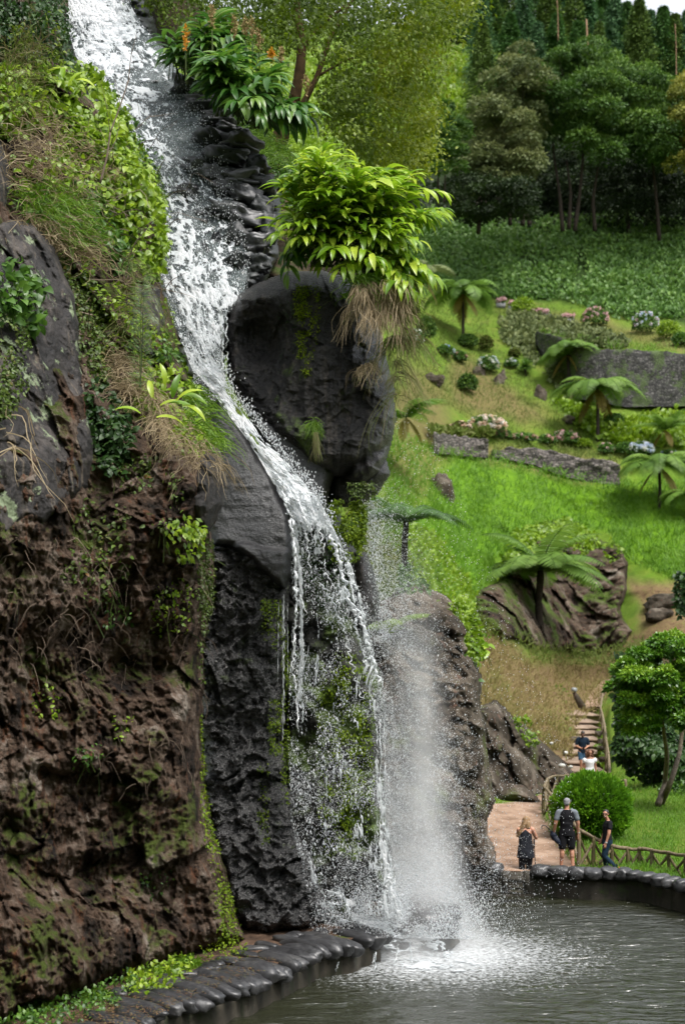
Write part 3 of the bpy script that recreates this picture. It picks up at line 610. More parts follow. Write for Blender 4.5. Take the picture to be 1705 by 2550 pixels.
R_BLACK = relief('wet_rock_face', [(470, 1330), (735, 1340), (730, 1550), (705, 1700), (712, 1900), (742, 2050), (800, 2190), (830, 2270), (760, 2330), (650, 2352), (570, 2300), (500, 2050), (480, 1700)], lambda U, V: 26.9 - np.clip(V - 1800, 0, None) * .0014 + gs(U, V, 660, 1900, 80, 400, .2), M_WET, step=2.6, R=50, T=1.6, smooth=False,
        disp=lambda P, U, V: .26 * facet(P, 1.0, 173) + .20 * facet(P, 2.6, 174) + .09 * facet(P, 5.5, 175) + .15 * fbm(P * .9, 4, 73, ridge=True) + .16 * steppe(P + .1 * fbm(P * 3, 2, 4)[..., None], 2.2, 74)[1] * steppe(P + .1 * fbm(P * 3, 2, 4)[..., None], 2.2, 74)[0] + .13 * fbm(P * 3.3, 4, 75, ridge=True, gain=.6) + .06 * fbm(P * 10, 2, 76), wob=10, seed=10)
tag(R_BLACK.o, 'black wet crumbly rock face between the brown cliff and the falling water', 'rock face')
R_MOSSW = relief('mossy_rock_face', [(690, 1180), (820, 1200), (862, 1300), (905, 1400), (912, 1560), (948, 1680), (958, 1760), (955, 1900), (965, 2050), (985, 2160), (1000, 2270), (860, 2310), (760, 2290), (700, 2100), (690, 1800), (690, 1500)], lambda U, V: 27.7 - np.clip(V - 1900, 0, None) * .001 - gs(U, V, 860, 1760, 70, 350, .3), M_MOSSY, step=3.0, R=50, T=1.4,
        disp=lambda P, U, V: .22 * facet(P, 1.3, 177) + .2 * fbm(P * .8, 4, 77, ridge=True) + .16 * steppe(P, 2.2, 78)[0] + .07 * fbm(P * 5, 3, 79), wob=10, seed=11)
tag(R_MOSSW.o, 'dark mossy rock face behind the falling water curtain', 'rock face')
BIGP = [(560, 800), (590, 735), (640, 700), (720, 672), (800, 672), (880, 690), (935, 750), (955, 850), (980, 950), (988, 1040), (972, 1120), (955, 1180), (905, 1215), (850, 1195), (790, 1190), (745, 1150), (690, 1110), (630, 1050), (590, 1000), (562, 930)]
def d_big(U, V):
    return 26.9 + (V - 950) * (-.0012) + gs(U, V, 640, 850, 80, 95, 1.3) - gs(U, V, 800, 860, 120, 220, .25) - gs(U, V, 630, 740, 70, 30, .15) + gs(U, V, 690, 1000, 80, 60, .3)
R_BIG = boulder('boulder', BIGP, d_big, M_BOULD, 'huge black boulder streaked with moss under the bright ginger plant', R=75, T=1.6, disp=lambda P, U, V: .16 * fbm(P * .8, 4, 81) + .22 * facet(P, .75, 181) + .10 * facet(P, 1.9, 182) * np.clip((V - 800) / 200, .2, 1) + .07 * fbm(P * 2.7, 4, 82, ridge=True) + .05 * fbm(P * 7, 3, 83, ridge=True) + .08 * fbm(P * np.array([3.5, 3.5, .5]), 3, 84, ridge=True) - .28 * np.exp(-((V - 1165 + .55 * (U - 870)) / 16) ** 2) * np.clip((U - 800) / 60, 0, 1), seed=12)
boulder('smooth_slab', [(600, 1010), (690, 1040), (770, 1090), (835, 1120), (835, 1180), (815, 1240), (810, 1290), (780, 1310), (740, 1250), (700, 1190), (650, 1110)], lambda U, V: 26.75 + (1200 - V) * .001, M_SLAB, 'smooth dark wet slab right of the stream under the huge boulder', R=30, T=1.0, disp=lambda P, U, V: .10 * fbm(P * 1.1, 3, 83), seed=13)
boulder('boulder', [(820, 1180), (900, 1150), (965, 1140), (975, 1180), (940, 1235), (890, 1262), (840, 1262), (815, 1230)], lambda U, V: 27.3, M_BOULD, 'small dark boulder wedged under the right end of the huge boulder', R=40, T=.7, disp=lambda P, U, V: .15 * fbm(P * 2, 4, 84), seed=14)
boulder('boulder', [(882, 1372), (915, 1378), (938, 1440), (951, 1500), (942, 1545), (905, 1572), (870, 1540), (868, 1440)], lambda U, V: 27.2, M_BOULD, 'dark speckled boulder bulging beside the mist right of the curtain', R=42, T=.8, disp=lambda P, U, V: .08 * fbm(P * 2, 4, 85), seed=15)

# cascade bed and its stepped stones
def d_bed(U, V):
    return np.interp(V, [-300, 0, 200, 400, 700, 960, 1000], [42, 37, 34.6, 32, 29.2, 27.6, 27.4])
R_BED = relief('cascade_bed', [(130, -80), (330, -80), (390, 60), (450, 180), (530, 285), (600, 380), (668, 430), (700, 520), (694, 640), (650, 720), (600, 770), (575, 850), (562, 960), (520, 985), (460, 920), (410, 800), (380, 600), (360, 480), (300, 360), (210, 260), (140, 160)], d_bed, M_BED, step=3.0, R=26, T=1.2,
        disp=lambda P, U, V: .45 * steppe(P, .95, 86, (1, .5, 1.5))[0] + .22 * steppe(P, 2.4, 87, (1, .6, 1.5))[0] + .25 * fbm(P * .6, 4, 88), wob=12, seed=16, smooth=True)
tag(R_BED.o, 'dark wet stream bed of rounded stones under the white cascade', 'stream bed')
Q = [(505, 262, 50, 16), (545, 300, 46, 18), (575, 330, 44, 14), (598, 368, 58, 20), (560, 398, 46, 26), (640, 415, 32, 22), (600, 452, 54, 20), (655, 462, 40, 18), (560, 470, 40, 22), (615, 500, 50, 20), (575, 530, 52, 18), (650, 520, 34, 26), (620, 556, 44, 22), (668, 570, 28, 24), (590, 592, 40, 22), (640, 610, 40, 22), (600, 650, 38, 22), (645, 660, 30, 20), (470, 222, 42, 15), (520, 350, 44, 18), (500, 420, 40, 18), (470, 480, 36, 18), (540, 440, 40, 18)]
for i, (x, y, rx, ry) in enumerate(Q):
    d = float(d_bed(x, y)) - .55; c = W(x, y, d); s = d / FP
    mb = MB(); k_ = random.uniform(.7, 1.1); mb.blob((0, 0, 0), (rx * s * k_, rx * s * .9, ry * s * random.uniform(.9, 1.5)), 26, 17, noise=.6, seed=100 + i, sq=.66, rot=rotz(random.uniform(-.7, .7)) @ roty(random.uniform(-.1, .35)), nscale=2.2)
    o = mb.build('cascade_stone', M_BED if i % 3 else M_STONE, None, False); o.location = c
    rk = sorted(range(len(Q)), key=lambda j: Q[j][1]).index(i); tag(o, 'dark wet stepped stone beside the cascade, %s counted down from the ginger' % ORD[rk], 'stone', 'stepped stones beside the cascade')

# green bank right of the cascade
R_BANK = relief('stream_bank', [(280, -160), (430, -120), (500, 20), (580, 170), (650, 310), (730, 395), (840, 430), (930, 560), (920, 740), (700, 730), (600, 700), (560, 300), (400, 120)], lambda U, V: np.interp(V, [-300, 0, 400, 720], [44, 39, 34.5, 29.8]) + np.clip(U - 700, 0, 300) * .004, M_EARTH, step=5, R=60, T=3, back=False, disp=lambda P, U, V: .5 * fbm(P * .6, 4, 91), wob=14, seed=17)
tag(R_BANK.o, kind='structure')
tag(relief('stream_bank', [(-420, -300), (190, -300), (175, 60), (185, 190), (110, 330), (-420, 350)], lambda U, V: 31.0 + (200 - V) * .012, M_EARTH, step=5, R=40, T=3, back=False, disp=lambda P, U, V: .7 * fbm(P * .8, 4, 92, ridge=True), wob=14, seed=18).o, kind='structure')

# ================================================================ ROCKS BEHIND THE MIST AND BY THE PATH
def d_cb(U, V): return 31.6 + (U - 900) * .0048 + np.clip(2150 - V, 0, None) * .0045 + np.clip(1700 - V, 0, None) * .006
R_CB = relief('mist_cliff', [(860, 1560), (930, 1500), (1000, 1470), (1060, 1455), (1095, 1475), (1130, 1500), (1178, 1560), (1190, 1640), (1205, 1760), (1212, 1850), (1222, 1950), (1232, 1998), (1212, 2050), (1216, 2080), (1236, 2110), (1240, 2185), (1100, 2230), (880, 2290), (840, 2000), (840, 1400)], d_cb, M_GREY, step=3.5, R=45, T=2.0, disp=lambda P, U, V: .5 * facet(P, .55, 193) + .25 * facet(P, 1.5, 194) + .3 * fbm(P * .5, 4, 93, ridge=True) + .28 * steppe(P, 1.3, 94)[0] + .12 * steppe(P, 3.2, 95)[0] + .1 * fbm(P * 3, 3, 96), wob=12, seed=19)
tag(R_CB.o, 'grey brown rock bluff behind the falling spray, left of the dirt path', 'rock face')
R_RB = relief('rock_bank', [(1180, 1760), (1230, 1740), (1290, 1790), (1340, 1830), (1385, 1880), (1425, 1925), (1445, 1985), (1400, 2000), (1350, 2010), (1180, 2015)], lambda U, V: 44.2 + (U - 1195) * .022 + np.clip(1990 - V, 0, None) * .012, M_GREY, step=3, R=40, T=2.0, disp=lambda P, U, V: .9 * facet(P, .35, 197) + .4 * facet(P, .9, 198) + .4 * fbm(P * .35, 4, 97, ridge=True) + .35 * steppe(P, .7, 98)[0] + .15 * fbm(P * 2, 3, 99), wob=9, seed=20)
tag(R_RB.o, 'mossy grey rock outcrop between the dirt path and the stairs', 'rock outcrop')
boulder('boulder', [(1228, 2006), (1238, 1968), (1268, 1950), (1305, 1954), (1332, 1978), (1354, 2006)], lambda U, V: 43.4, M_GREY, 'rounded grey boulder at the far end of the dirt path', R=55, T=1.0, disp=lambda P, U, V: .08 * fbm(P * 1.2, 4, 101), step=2, wob=3, seed=21)
R_OUT = relief('rock_outcrop', [(1175, 1520), (1185, 1475), (1240, 1440), (1300, 1400), (1330, 1335), (1400, 1322), (1480, 1335), (1540, 1358), (1562, 1400), (1566, 1470), (1545, 1520), (1578, 1570), (1560, 1610), (1480, 1640), (1330, 1620), (1250, 1585), (1195, 1550)], lambda U, V: terr(U, V) - 1.5 + np.clip(V - 1560, 0, 100) * .02, M_OUT, step=3, R=40, T=3.0, disp=lambda P, U, V: 2.2 * facet(P, .16, 202) + 1.0 * facet(P, .45, 203) + .8 * fbm(P * .22, 4, 102, ridge=True) + .8 * steppe(P, .35, 103, (1, .6, .6))[0] + .4 * steppe(P, .9, 104)[0] + .3 * fbm(P * 1.0, 3, 105), wob=12, seed=22)
tag(R_OUT.o, 'large craggy brown rock outcrop behind the big tree fern', 'rock outcrop')
for i, (x, y, rx, ry, lb) in enumerate([(1655, 1500, 50, 26, 'pale streaked rocks on the brown slope at the right edge'), (1640, 1535, 36, 22, 'small pale rock below the streaked rocks at the right edge'), (1098, 1225, 30, 55, 'weathered rock poking through grass above the mist'), (1075, 945, 26, 16, 'small brown rock beside the yellow fern frond'), (1345, 985, 14, 26, 'pale pointed rock in the middle of the grassy slope'), (1240, 950, 12, 18, 'small pale rock on the slope left of the spiky plant'), (1415, 1045, 14, 12, 'white rock on the slope under the two tree ferns'), (1250, 935, 10, 14, 'tiny pale stone beside the blue hydrangea'), (1190, 925, 14, 14, 'tiny grey rock between the bright grass and the shrub'), (1085, 1545, 26, 24, 'pale rock under the yellow green vine')]):
    d = float(terr(x, y)) - .5 if i < 9 else 34.0; s = d / FP; mb = MB(); mb.blob((0, 0, ry * s * .4), (rx * s, rx * s, ry * s), 24, 16, noise=.6, seed=130 + i, sq=.8)
    o = mb.build('rock', M_GREY); o.location = W(x, y + ry * .6, d); tag(o, lb, 'rock')
# ================================================================ POOL, RIM, LEFT FOOTPATH
WZ = -0.55
m, t = _new('pool_water'); L = t.links.new
g = N(t, 'ShaderNodeNewGeometry'); pos = g.outputs['Position']
mp = N(t, 'ShaderNodeMapping'); mp.inputs['Scale'].default_value = (.75, 2.3, 1); mp.inputs['Rotation'].default_value = (0, 0, .15); L(pos, mp.inputs[0])
w1 = N(t, 'ShaderNodeTexNoise', i_Scale=1.9, i_Detail=3.0, i_Roughness=.5, i_Distortion=.6); L(mp.outputs[0], w1.inputs['Vector'])
w2 = N(t, 'ShaderNodeTexNoise', i_Scale=7.5, i_Detail=3.0, i_Roughness=.6); L(mp.outputs[0], w2.inputs['Vector'])
# rougher, rain-pocked water nearer the fall
vd = N(t, 'ShaderNodeVectorMath', operation='DISTANCE'); L(pos, vd.inputs[0]); vd.inputs[1].default_value = (2.2, 28.0, WZ)
near = N(t, 'ShaderNodeMapRange'); near.inputs[1].default_value = 1.5; near.inputs[2].default_value = 8.5; near.inputs[3].default_value = 1.0; near.inputs[4].default_value = 0.0; L(vd.outputs['Value'], near.inputs[0])
m1 = N(t, 'ShaderNodeMath', operation='MULTIPLY'); L(w2.outputs[0], m1.inputs[0]); L(near.outputs[0], m1.inputs[1])
m2 = N(t, 'ShaderNodeMath', operation='MULTIPLY_ADD'); L(w2.outputs[0], m2.inputs[0]); m2.inputs[1].default_value = .07; L(w1.outputs[0], m2.inputs[2])
m3 = N(t, 'ShaderNodeMath', operation='MULTIPLY_ADD'); L(m1.outputs[0], m3.inputs[0]); m3.inputs[1].default_value = .45; L(m2.outputs[0], m3.inputs[2])
bp = N(t, 'ShaderNodeBump', i_Strength=1.0, i_Distance=.10); L(m3.outputs[0], bp.inputs['Height'])
foamn = N(t, 'ShaderNodeTexNoise', i_Scale=11.0, i_Detail=6.0, i_Roughness=.75); L(pos, foamn.inputs['Vector'])
vd2 = N(t, 'ShaderNodeVectorMath', operation='DISTANCE'); L(pos, vd2.inputs[0]); vd2.inputs[1].default_value = (1.7, 26.6, WZ)
fr = N(t, 'ShaderNodeMapRange'); fr.inputs[1].default_value = .3; fr.inputs[2].default_value = 4.6; fr.inputs[3].default_value = .27; fr.inputs[4].default_value = -.16; L(vd2.outputs['Value'], fr.inputs[0])
fa = N(t, 'ShaderNodeMath', operation='ADD'); L(foamn.outputs[0], fa.inputs[0]); L(fr.outputs[0], fa.inputs[1])
fm_ = N(t, 'ShaderNodeMapRange'); fm_.inputs[1].default_value = .52; fm_.inputs[2].default_value = .95; L(fa.outputs[0], fm_.inputs[0])
pw = N(t, 'ShaderNodeBsdfPrincipled'); rn = N(t, 'ShaderNodeMapRange'); rn.inputs[3].default_value = .03; rn.inputs[4].default_value = .16; L(near.outputs[0], rn.inputs[0]); L(rn.outputs[0], pw.inputs['Roughness']); pw.inputs['Base Color'].default_value = (.022, .024, .013, 1); pw.inputs['Specular IOR Level'].default_value = .9; pw.inputs['IOR'].default_value = 1.6
L(bp.outputs[0], pw.inputs['Normal'])
pf = N(t, 'ShaderNodeBsdfPrincipled', i_Roughness=.6); pf.inputs['Base Color'].default_value = (.75, .78, .8, 1)
mxs = N(t, 'ShaderNodeMixShader'); L(fm_.outputs[0], mxs.inputs[0]); L(pw.outputs[0], mxs.inputs[1]); L(pf.outputs[0], mxs.inputs[2])
o_ = N(t, 'ShaderNodeOutputMaterial'); L(mxs.outputs[0], o_.inputs[0]); M_WATER = m
yy = np.r_[np.linspace(2224, 2620, 420), 2700, 2900, 3300]; xx = np.r_[-900, -300, np.linspace(100, 1850, 440), 2200, 2900]; A_, B_ = np.meshgrid(xx, yy); PW = W(A_, B_, (EYE - WZ) * FP / (B_ - HY))
kr = np.exp(-(((PW[..., 0] - 2.4) / 4.5) ** 2 + ((PW[..., 1] - 28.2) / 3.2) ** 2)); lo = .6 + .5 * fbm(PW * .25, 2, 3)
def wv(sx, sy, s, o=2): Q_ = PW * np.array([sx, sy, 0]); Q_[..., 0] += .35 * Q_[..., 1]; Q_[..., 2] += s; return fbm(Q_, o, int(s * 10))
PW[..., 2] += lo * (1 - .6 * kr) * .052 * wv(1.0, 2.4, 1.3) + .024 * lo * wv(3.2, 6.0, 2.7) + kr * .020 * wv(6, 6.5, 3.9) + .003 * wv(9, 13, 5.1)
ix = np.arange(A_.size).reshape(A_.shape); tag(mesh_np('pool_water', PW.reshape(-1, 3), np.stack([ix[:-1, :-1], ix[1:, :-1], ix[1:, 1:], ix[:-1, 1:]], -1).reshape(-1, 4), M_WATER, None, None, True), kind='structure')

# left rim: line of stone tips in the photo
TIPS = [(250, 2610), (300, 2585), (345, 2565), (382, 2550), (415, 2537), (452, 2518), (486, 2508), (520, 2499), (553, 2494), (591, 2480), (620, 2464), (648, 2459), (672, 2448), (690, 2438), (708, 2430), (728, 2426), (742, 2414), (757, 2403), (780, 2394), (798, 2386), (818, 2374), (849, 2369), (878, 2366), (903, 2362), (925, 2350), (952, 2343), (973, 2336)]
def gz(px, py, z=0.0): d = (EYE - z) * FP / (np.asarray(py, float) - HY); return W(px, py, d)
TP = gz([a for a, b in TIPS], [b for a, b in TIPS], -0.10)
M_CONC = rock('pool_concrete', [(0.3, (.024, .021, .015)), (0.55, (.058, .050, .038)), (0.75, (.12, .108, .09))], scale=1.5, rough=(.6, .85), spec=.3, bump=.4, bdist=.02, streak=(.02, .025, .012), stramt=.5, moss=(.04, .06, .015), mossamt=.62, fine=10)
def ribbon_wall(name, line, inset, z1, z0, th, mat, label, cat='wall', seed=0):
    line = np.asarray(line, float); T_ = np.gradient(line[:, :2], axis=0); T_ /= np.linalg.norm(T_, axis=1)[:, None]; nn = np.stack([-T_[:, 1], T_[:, 0]], -1)
    a = line[:, :2] + nn * inset; b = a + nn * th; n = len(a); rows = []
    for z in np.linspace(z0, z1, 7): rows.append(np.column_stack([a, np.full(n, z)]))
    rows += [np.column_stack([b, np.full(n, z1)]), np.column_stack([b, np.full(n, z0)])]
    V = np.concatenate(rows); V[:7 * n] += .02 * fbm(V[:7 * n] * 2, 3, seed)[:, None]; k = len(rows); ix = np.arange(k * n).reshape(k, n)
    F = np.stack([ix[:-1, :-1], ix[:-1, 1:], ix[1:, 1:], ix[1:, :-1]], -1).reshape(-1, 4); org = V.mean(0); org[2] = z0
    o = mesh_np(name, V - org, [F, ix[:, :1].T.copy(), ix[::-1, -1:].T.copy()], mat); o.location = org; return tag(o, label, cat)
def resample(P, n):
    P = np.asarray(P, float); s = np.r_[0, np.cumsum(np.linalg.norm(np.diff(P, axis=0), axis=1))]; q = np.linspace(0, s[-1], n); return np.stack([np.interp(q, s, P[:, k]) for k in range(P.shape[1])], -1)
LR = resample(np.r_[TP[:1] + [-2.2, -3.6, 0], TP], 120)
o = ribbon_wall('pool_wall', LR, .20, -0.12, -1.3, .5, M_CONC, 'dark concrete pool wall under the row of long stones', 'pool wall', 4); o['kind'] = 'thing'
dirv = np.array([.80, -.60, -.06]); dirv /= np.linalg.norm(dirv)
lpool = ['long rounded dark stone in the left rim of the pool']
for i, p_ in enumerate(TP):
    ln = random.uniform(.85, 1.2) * (1.0 if i < 22 else .9); w_ = random.uniform(.14, .185); h_ = random.uniform(.13, .17)
    a = math.atan2(dirv[1], dirv[0]) + random.uniform(-.10, .10)
    mb = MB(); mb.blob((0, 0, 0), (ln / 2, w_, h_), 26, 16, noise=.22, seed=200 + i, sq=.82, rot=roty(random.uniform(.02, .10)))
    o = mb.build('rim_stone', M_STONE); o.rotation_euler = (0, 0, a)
    o.location = p_ - np.array([math.cos(a), math.sin(a), 0]) * (ln / 2 - .02) + np.array([0, 0, random.uniform(-.02, .05)])
    tag(o, 'long dark rim stone, %s from the splash end of the left row' % ORD[len(TP) - 1 - i], 'stone', 'long stones along the left pool rim')
# second loose row of flat stones behind the tips
for i in range(5, 25):
    p_ = TP[i] - dirv * random.uniform(1.05, 1.3) + np.array([.3, .25, .0]) * random.uniform(-.5, .5)
    mb = MB(); mb.blob((0, 0, 0), (random.uniform(.16, .34), random.uniform(.10, .15), .07), 20, 12, noise=.3, seed=240 + i, sq=.85)
    o = mb.build('rim_stone', M_STONE); o.rotation_euler = (0, 0, random.uniform(-1.2, .2)); o.location = (p_[0], p_[1], .0)
    tag(o, 'flat dark stone sunk behind the left rim stones, %s from the splash' % ORD[24 - i], 'stone', 'flat stones behind the left pool rim')
# footpath earth between the cliff foot and the rim
LRr = resample(TP - dirv * .35, 60); n = 60
lft = LRr + np.array([-.85, .55, 0]) * 6.0
G = np.stack([LRr + (lft - LRr) * k for k in np.linspace(0, 1, 40)]); G = np.concatenate([G[:, :1] + np.array([-1.9, -3.2, 0]), G], 1)
G[..., 2] = -.02 + .05 * fbm(G * 1.2, 4, 61) + .035 * fbm(G * 5, 3, 62)
ix = np.arange(G.shape[0] * G.shape[1]).reshape(G.shape[:2]); F = np.stack([ix[:-1, :-1], ix[:-1, 1:], ix[1:, 1:], ix[1:, :-1]], -1).reshape(-1, 4)
M_SOIL = rock('footpath_soil', [(0.3, (.03, .02, .014)), (0.5, (.085, .052, .034)), (0.7, (.14, .09, .06))], scale=1.5, rough=(.8, .95), spec=.2, bump=.8, bdist=.04, moss=(.05, .08, .015), mossamt=.57, mosscale=1.5, fine=16)
tag(mesh_np('footpath', G.reshape(-1, 3), F, M_SOIL, None, None, True), kind='structure')

# far rim: wall and rounded stones
RIMC = [(1085, 2172), (1144, 2172), (1188, 2172), (1229, 2172), (1290, 2174), (1349, 2174), (1395, 2177), (1437, 2180), (1475, 2182), (1515, 2181), (1553, 2182), (1583, 2186), (1613, 2191), (1646, 2198), (1674, 2205), (1702, 2212), (1735, 2222), (1775, 2236), (1820, 2256), (1880, 2290)]
RP = gz([a for a, b in RIMC], [b for a, b in RIMC], 0.0)
RL = resample(RP, 140)
o = ribbon_wall('pool_wall', RL[::-1], -.06, -0.03, -1.3, -.55 + .0, M_CONC, 'low stained concrete pool wall below the far row of round stones', 'pool wall', 6); o['kind'] = 'thing'
for i, (x, y) in enumerate(RIMC):
    if x == 1290: continue
    wpx = (RIMC[min(i + 1, len(RIMC) - 1)][0] - RIMC[max(i - 1, 0)][0]) / 2 * .58
    if i in (3, 5): wpx = 24
    P = RP[i]; s = P[1] / FP; mb = MB(); mb.blob((0, 0, 0), (wpx * s * (1.12 if i != 5 else 1.2) * random.uniform(.9, 1.08), .26, random.uniform(.115, .165)), 26, 16, noise=.3, seed=260 + i, sq=.84)
    o = mb.build('rim_stone', M_STONE); o.rotation_euler = (0, 0, math.atan2(RP[min(i + 1, len(RP) - 1)][1] - RP[i - 1 if i else 0][1], RP[min(i + 1, len(RP) - 1)][0] - RP[i - 1 if i else 0][0]))
    o.location = P + np.array([0, .05, .05])
    tag(o, ('squat black stone on the far rim, %s to the left of the wooden sluice' % ORD[3 - i]) if i < 4 else ('squat black stone on the far rim, %s to the right of the wooden sluice' % ORD[i - 5]), 'stone', 'round stones along the far pool rim')
for (x, y, lb) in ((1375, 2160, 'flat grey stone lying behind the rim stones near the man with the umbrella'), (1415, 2163, 'small flat stone lying between the man and the rim stones')):
    mb = MB(); mb.blob((0, 0, 0), (.30, .2, .08), 20, 12, noise=.3, seed=300 + x, sq=.85); o = mb.build('flat_stone', M_STONE); o.location = gz(x, y + 8, .0); tag(o, lb, 'stone')
# little wooden sluice
M_OLDW = plain('old_wood', (.05, .045, .035), .8, .3, .4, 12, .6, .01, stretch=(6, 6, 1))
e = empty('sluice_gate', gz(1282, 2190, -.05), 0, 'small weathered wooden sluice between two short posts on the far rim', 'sluice')
sc = 33.0 / FP
for dx in (-27, 25):
    mb = MB(); mb.tube([(dx * sc, -.12, -.30), (dx * sc, -.12, .06), (dx * sc, -.12, .21)], [.085, .075, .085], 10, .12); mb.build('post', M_OLDW, e)
mb = MB(); mb.box((0, -.10, .02), (.46, .16, .12), jit=.01); mb.build('top_beam', M_OLDW, e)
mb = MB(); mb.box((0, -.13, -.16), (.42, .05, .07), jit=.006); mb.box((0, -.13, -.27), (.42, .05, .07), jit=.006); mb.build('board', M_CONC, e)
# wet pale stones at the right foot of the spray
for i, (x0_, y0_, x1_, y1_) in enumerate([(1075, 2205, 1125, 2232), (1090, 2197, 1150, 2222), (1100, 2188, 1170, 2214), (1115, 2183, 1185, 2206), (1135, 2178, 1200, 2203), (1060, 2212, 1105, 2240)]):
    a, b = gz(x0_, y0_, -.22), gz(x1_, y1_, -.30); c = (a + b) / 2; v = b - a; ln = np.linalg.norm(v[:2]); mb = MB(); mb.blob((0, 0, 0), (min(ln, 1.1) / 2, .13, .10), 22, 14, noise=.2, seed=320 + i, sq=.85)
    o = mb.build('rim_stone', M_STONE); o.location = c; o.rotation_euler = (0, 0, math.atan2(v[1], v[0])); tag(o, '%s of the long wet stones fanned out behind the spray, counted from the back' % ORD[[3, 2, 1, 0, 0, 4][i] if i != 4 else 5], 'stone', 'fanned wet stones behind the spray')
# ledge boulders at the foot of the fall
for i, (x, y, d, rx, ry, rz_, lb, mm) in enumerate([(1085, 2275, 27.3, 60, 22, .55, 'big flat wet ledge rock jutting into the pool at the foot of the fall', M_STONE), (1105, 2305, 27.0, 36, 28, .35, 'rounded wet rock below the end of the flat ledge rock', M_STONE), (928, 2266, 27.0, 24, 22, .2, 'small brown wet rock in the splashing water at the fall foot', M_GREY),
        (985, 2300, 27.2, 60, 22, .5, 'low dark rock washed by foam in front of the falls', M_WET), (1040, 2250, 27.8, 60, 14, .5, 'flat dark slab behind the ledge rock at the fall foot', M_STONE), (872, 2306, 26.2, 18, 9, .15, 'small loose stone on the wet left rim', M_STONE), (1090, 2335, 27.2, 50, 30, .4, 'dark pool wall block under the ledge rock', M_CONC)]):
    s = d / FP; mb = MB(); mb.blob((0, 0, 0), (rx * s, rz_, ry * s), 30, 20, noise=.3, seed=340 + i, sq=.75); o = mb.build('boulder', mm); o.location = W(x, y, d); tag(o, lb, 'boulder')

# ================================================================ FALLING WATER
m, t = _new('foam'); L = t.links.new
a = N(t, 'ShaderNodeAttribute', attribute_name='rnd'); c = ramp(t, a.outputs['Fac'], [(0, (.46, .50, .52)), (.5, (.66, .70, .72)), (.64, (.85, .88, .90)), (1, (.94, .95, .96))])
p = N(t, 'ShaderNodeBsdfPrincipled', i_Roughness=.35); p.inputs['Specular IOR Level'].default_value = .6; L(c, p.inputs['Base Color'])
tr = N(t, 'ShaderNodeBsdfTranslucent'); L(c, tr.inputs['Color']); mx = N(t, 'ShaderNodeMixShader'); mx.inputs[0].default_value = .45
L(p.outputs[0], mx.inputs[1]); L(tr.outputs[0], mx.inputs[2]); o_ = N(t, 'ShaderNodeOutputMaterial'); L(mx.outputs[0], o_.inputs[0]); M_FOAM = m
m, t = _new('clear_water'); L = t.links.new
p = N(t, 'ShaderNodeBsdfPrincipled', i_Roughness=.12); p.inputs['Base Color'].default_value = (.35, .42, .42, 1); p.inputs['Specular IOR Level'].default_value = .9
tp = N(t, 'ShaderNodeBsdfTransparent'); mx = N(t, 'ShaderNodeMixShader')
g = N(t, 'ShaderNodeNewGeometry'); no = N(t, 'ShaderNodeTexNoise', i_Scale=6.0, i_Detail=3.0); L(g.outputs['Position'], no.inputs['Vector']); b_ = N(t, 'ShaderNodeBump', i_Strength=.6, i_Distance=.05); L(no.outputs[0], b_.inputs['Height']); L(b_.outputs[0], p.inputs['Normal'])
mx.inputs[0].default_value = .20; L(tp.outputs[0], mx.inputs[1]); L(p.outputs[0], mx.inputs[2]); o_ = N(t, 'ShaderNodeOutputMaterial'); L(mx.outputs[0], o_.inputs[0]); M_CLEAR = m

def flow_sheet(left, right, depth, mask, ns=700, ntt=200, amp=.10, seed=0, an=(9, 26), lift=0.0, base=None):
    """water running between two bank lines: the foam is the part of the sheet where mask(s,t,noise) holds; it bulges with the same noise"""
    Lc = resample(left, ns); Rc = resample(right, ns); tt = np.linspace(0, 1, ntt)[None, :, None]
    XY = Lc[:, None] * (1 - tt) + Rc[:, None] * tt; U, V = XY[..., 0], XY[..., 1]
    S = np.linspace(0, 1, ns)[:, None] + 0 * U; T_ = tt[..., 0] + 0 * U
    D = depth(U, V); P = W(U, V, D)
    wid = np.linalg.norm(W(Rc[:, 0], Rc[:, 1], D[:, -1]) - W(Lc[:, 0], Lc[:, 1], D[:, 0]), axis=1)[:, None]
    lenm = np.cumsum(np.linalg.norm(np.diff(P[:, ntt // 2], axis=0, prepend=P[:1, ntt // 2]), axis=1))[:, None]
    sx = T_ * wid; sy = lenm + 0 * U
    w = .25 * vnoise(np.stack([sx * 1.2, sy * .8, 0 * U + seed], -1), 40 + seed)
    Q = np.stack([(sx + w) * an[0], sy * an[1], 0 * U + seed * 3.3], -1)
    f = fbm(Q, 4, 400 + seed, .62); f2 = fbm(Q * np.array([.27, .27, 1]), 3, 420 + seed)
    ok = mask(S, T_, f + .55 * f2, U, V)
    D2 = D - lift - amp * np.clip(f + .5, 0, 1.5)
    P = W(U, V, D2); q = ok > 0; fm = (q[:-1, :-1] & q[1:, :-1] & q[:-1, 1:] & q[1:, 1:]); ix = np.arange(U.size).reshape(U.shape)
    F = np.stack([ix[:-1, :-1][fm], ix[1:, :-1][fm], ix[1:, 1:][fm], ix[:-1, 1:][fm]], -1); us = np.unique(F); rm = np.full(U.size, -1); rm[us] = np.arange(len(us))
    r = np.clip(.5 + .8 * ok, 0, 1).ravel()[us]
    return P.reshape(-1, 3)[us], [rm[F]], r
CASL = [(140, -40), (160, 40), (190, 140), (240, 230), (290, 330), (330, 410), (360, 500), (385, 600), (400, 690), (425, 780), (455, 860), (480, 925)]
CASR = [(300, -40), (345, 50), (410, 130), (470, 215), (520, 300), (560, 400), (590, 520), (620, 640), (610, 720), (565, 780), (548, 860), (560, 985)]
d_w = lambda U, V: d_bed(U, V) - .62
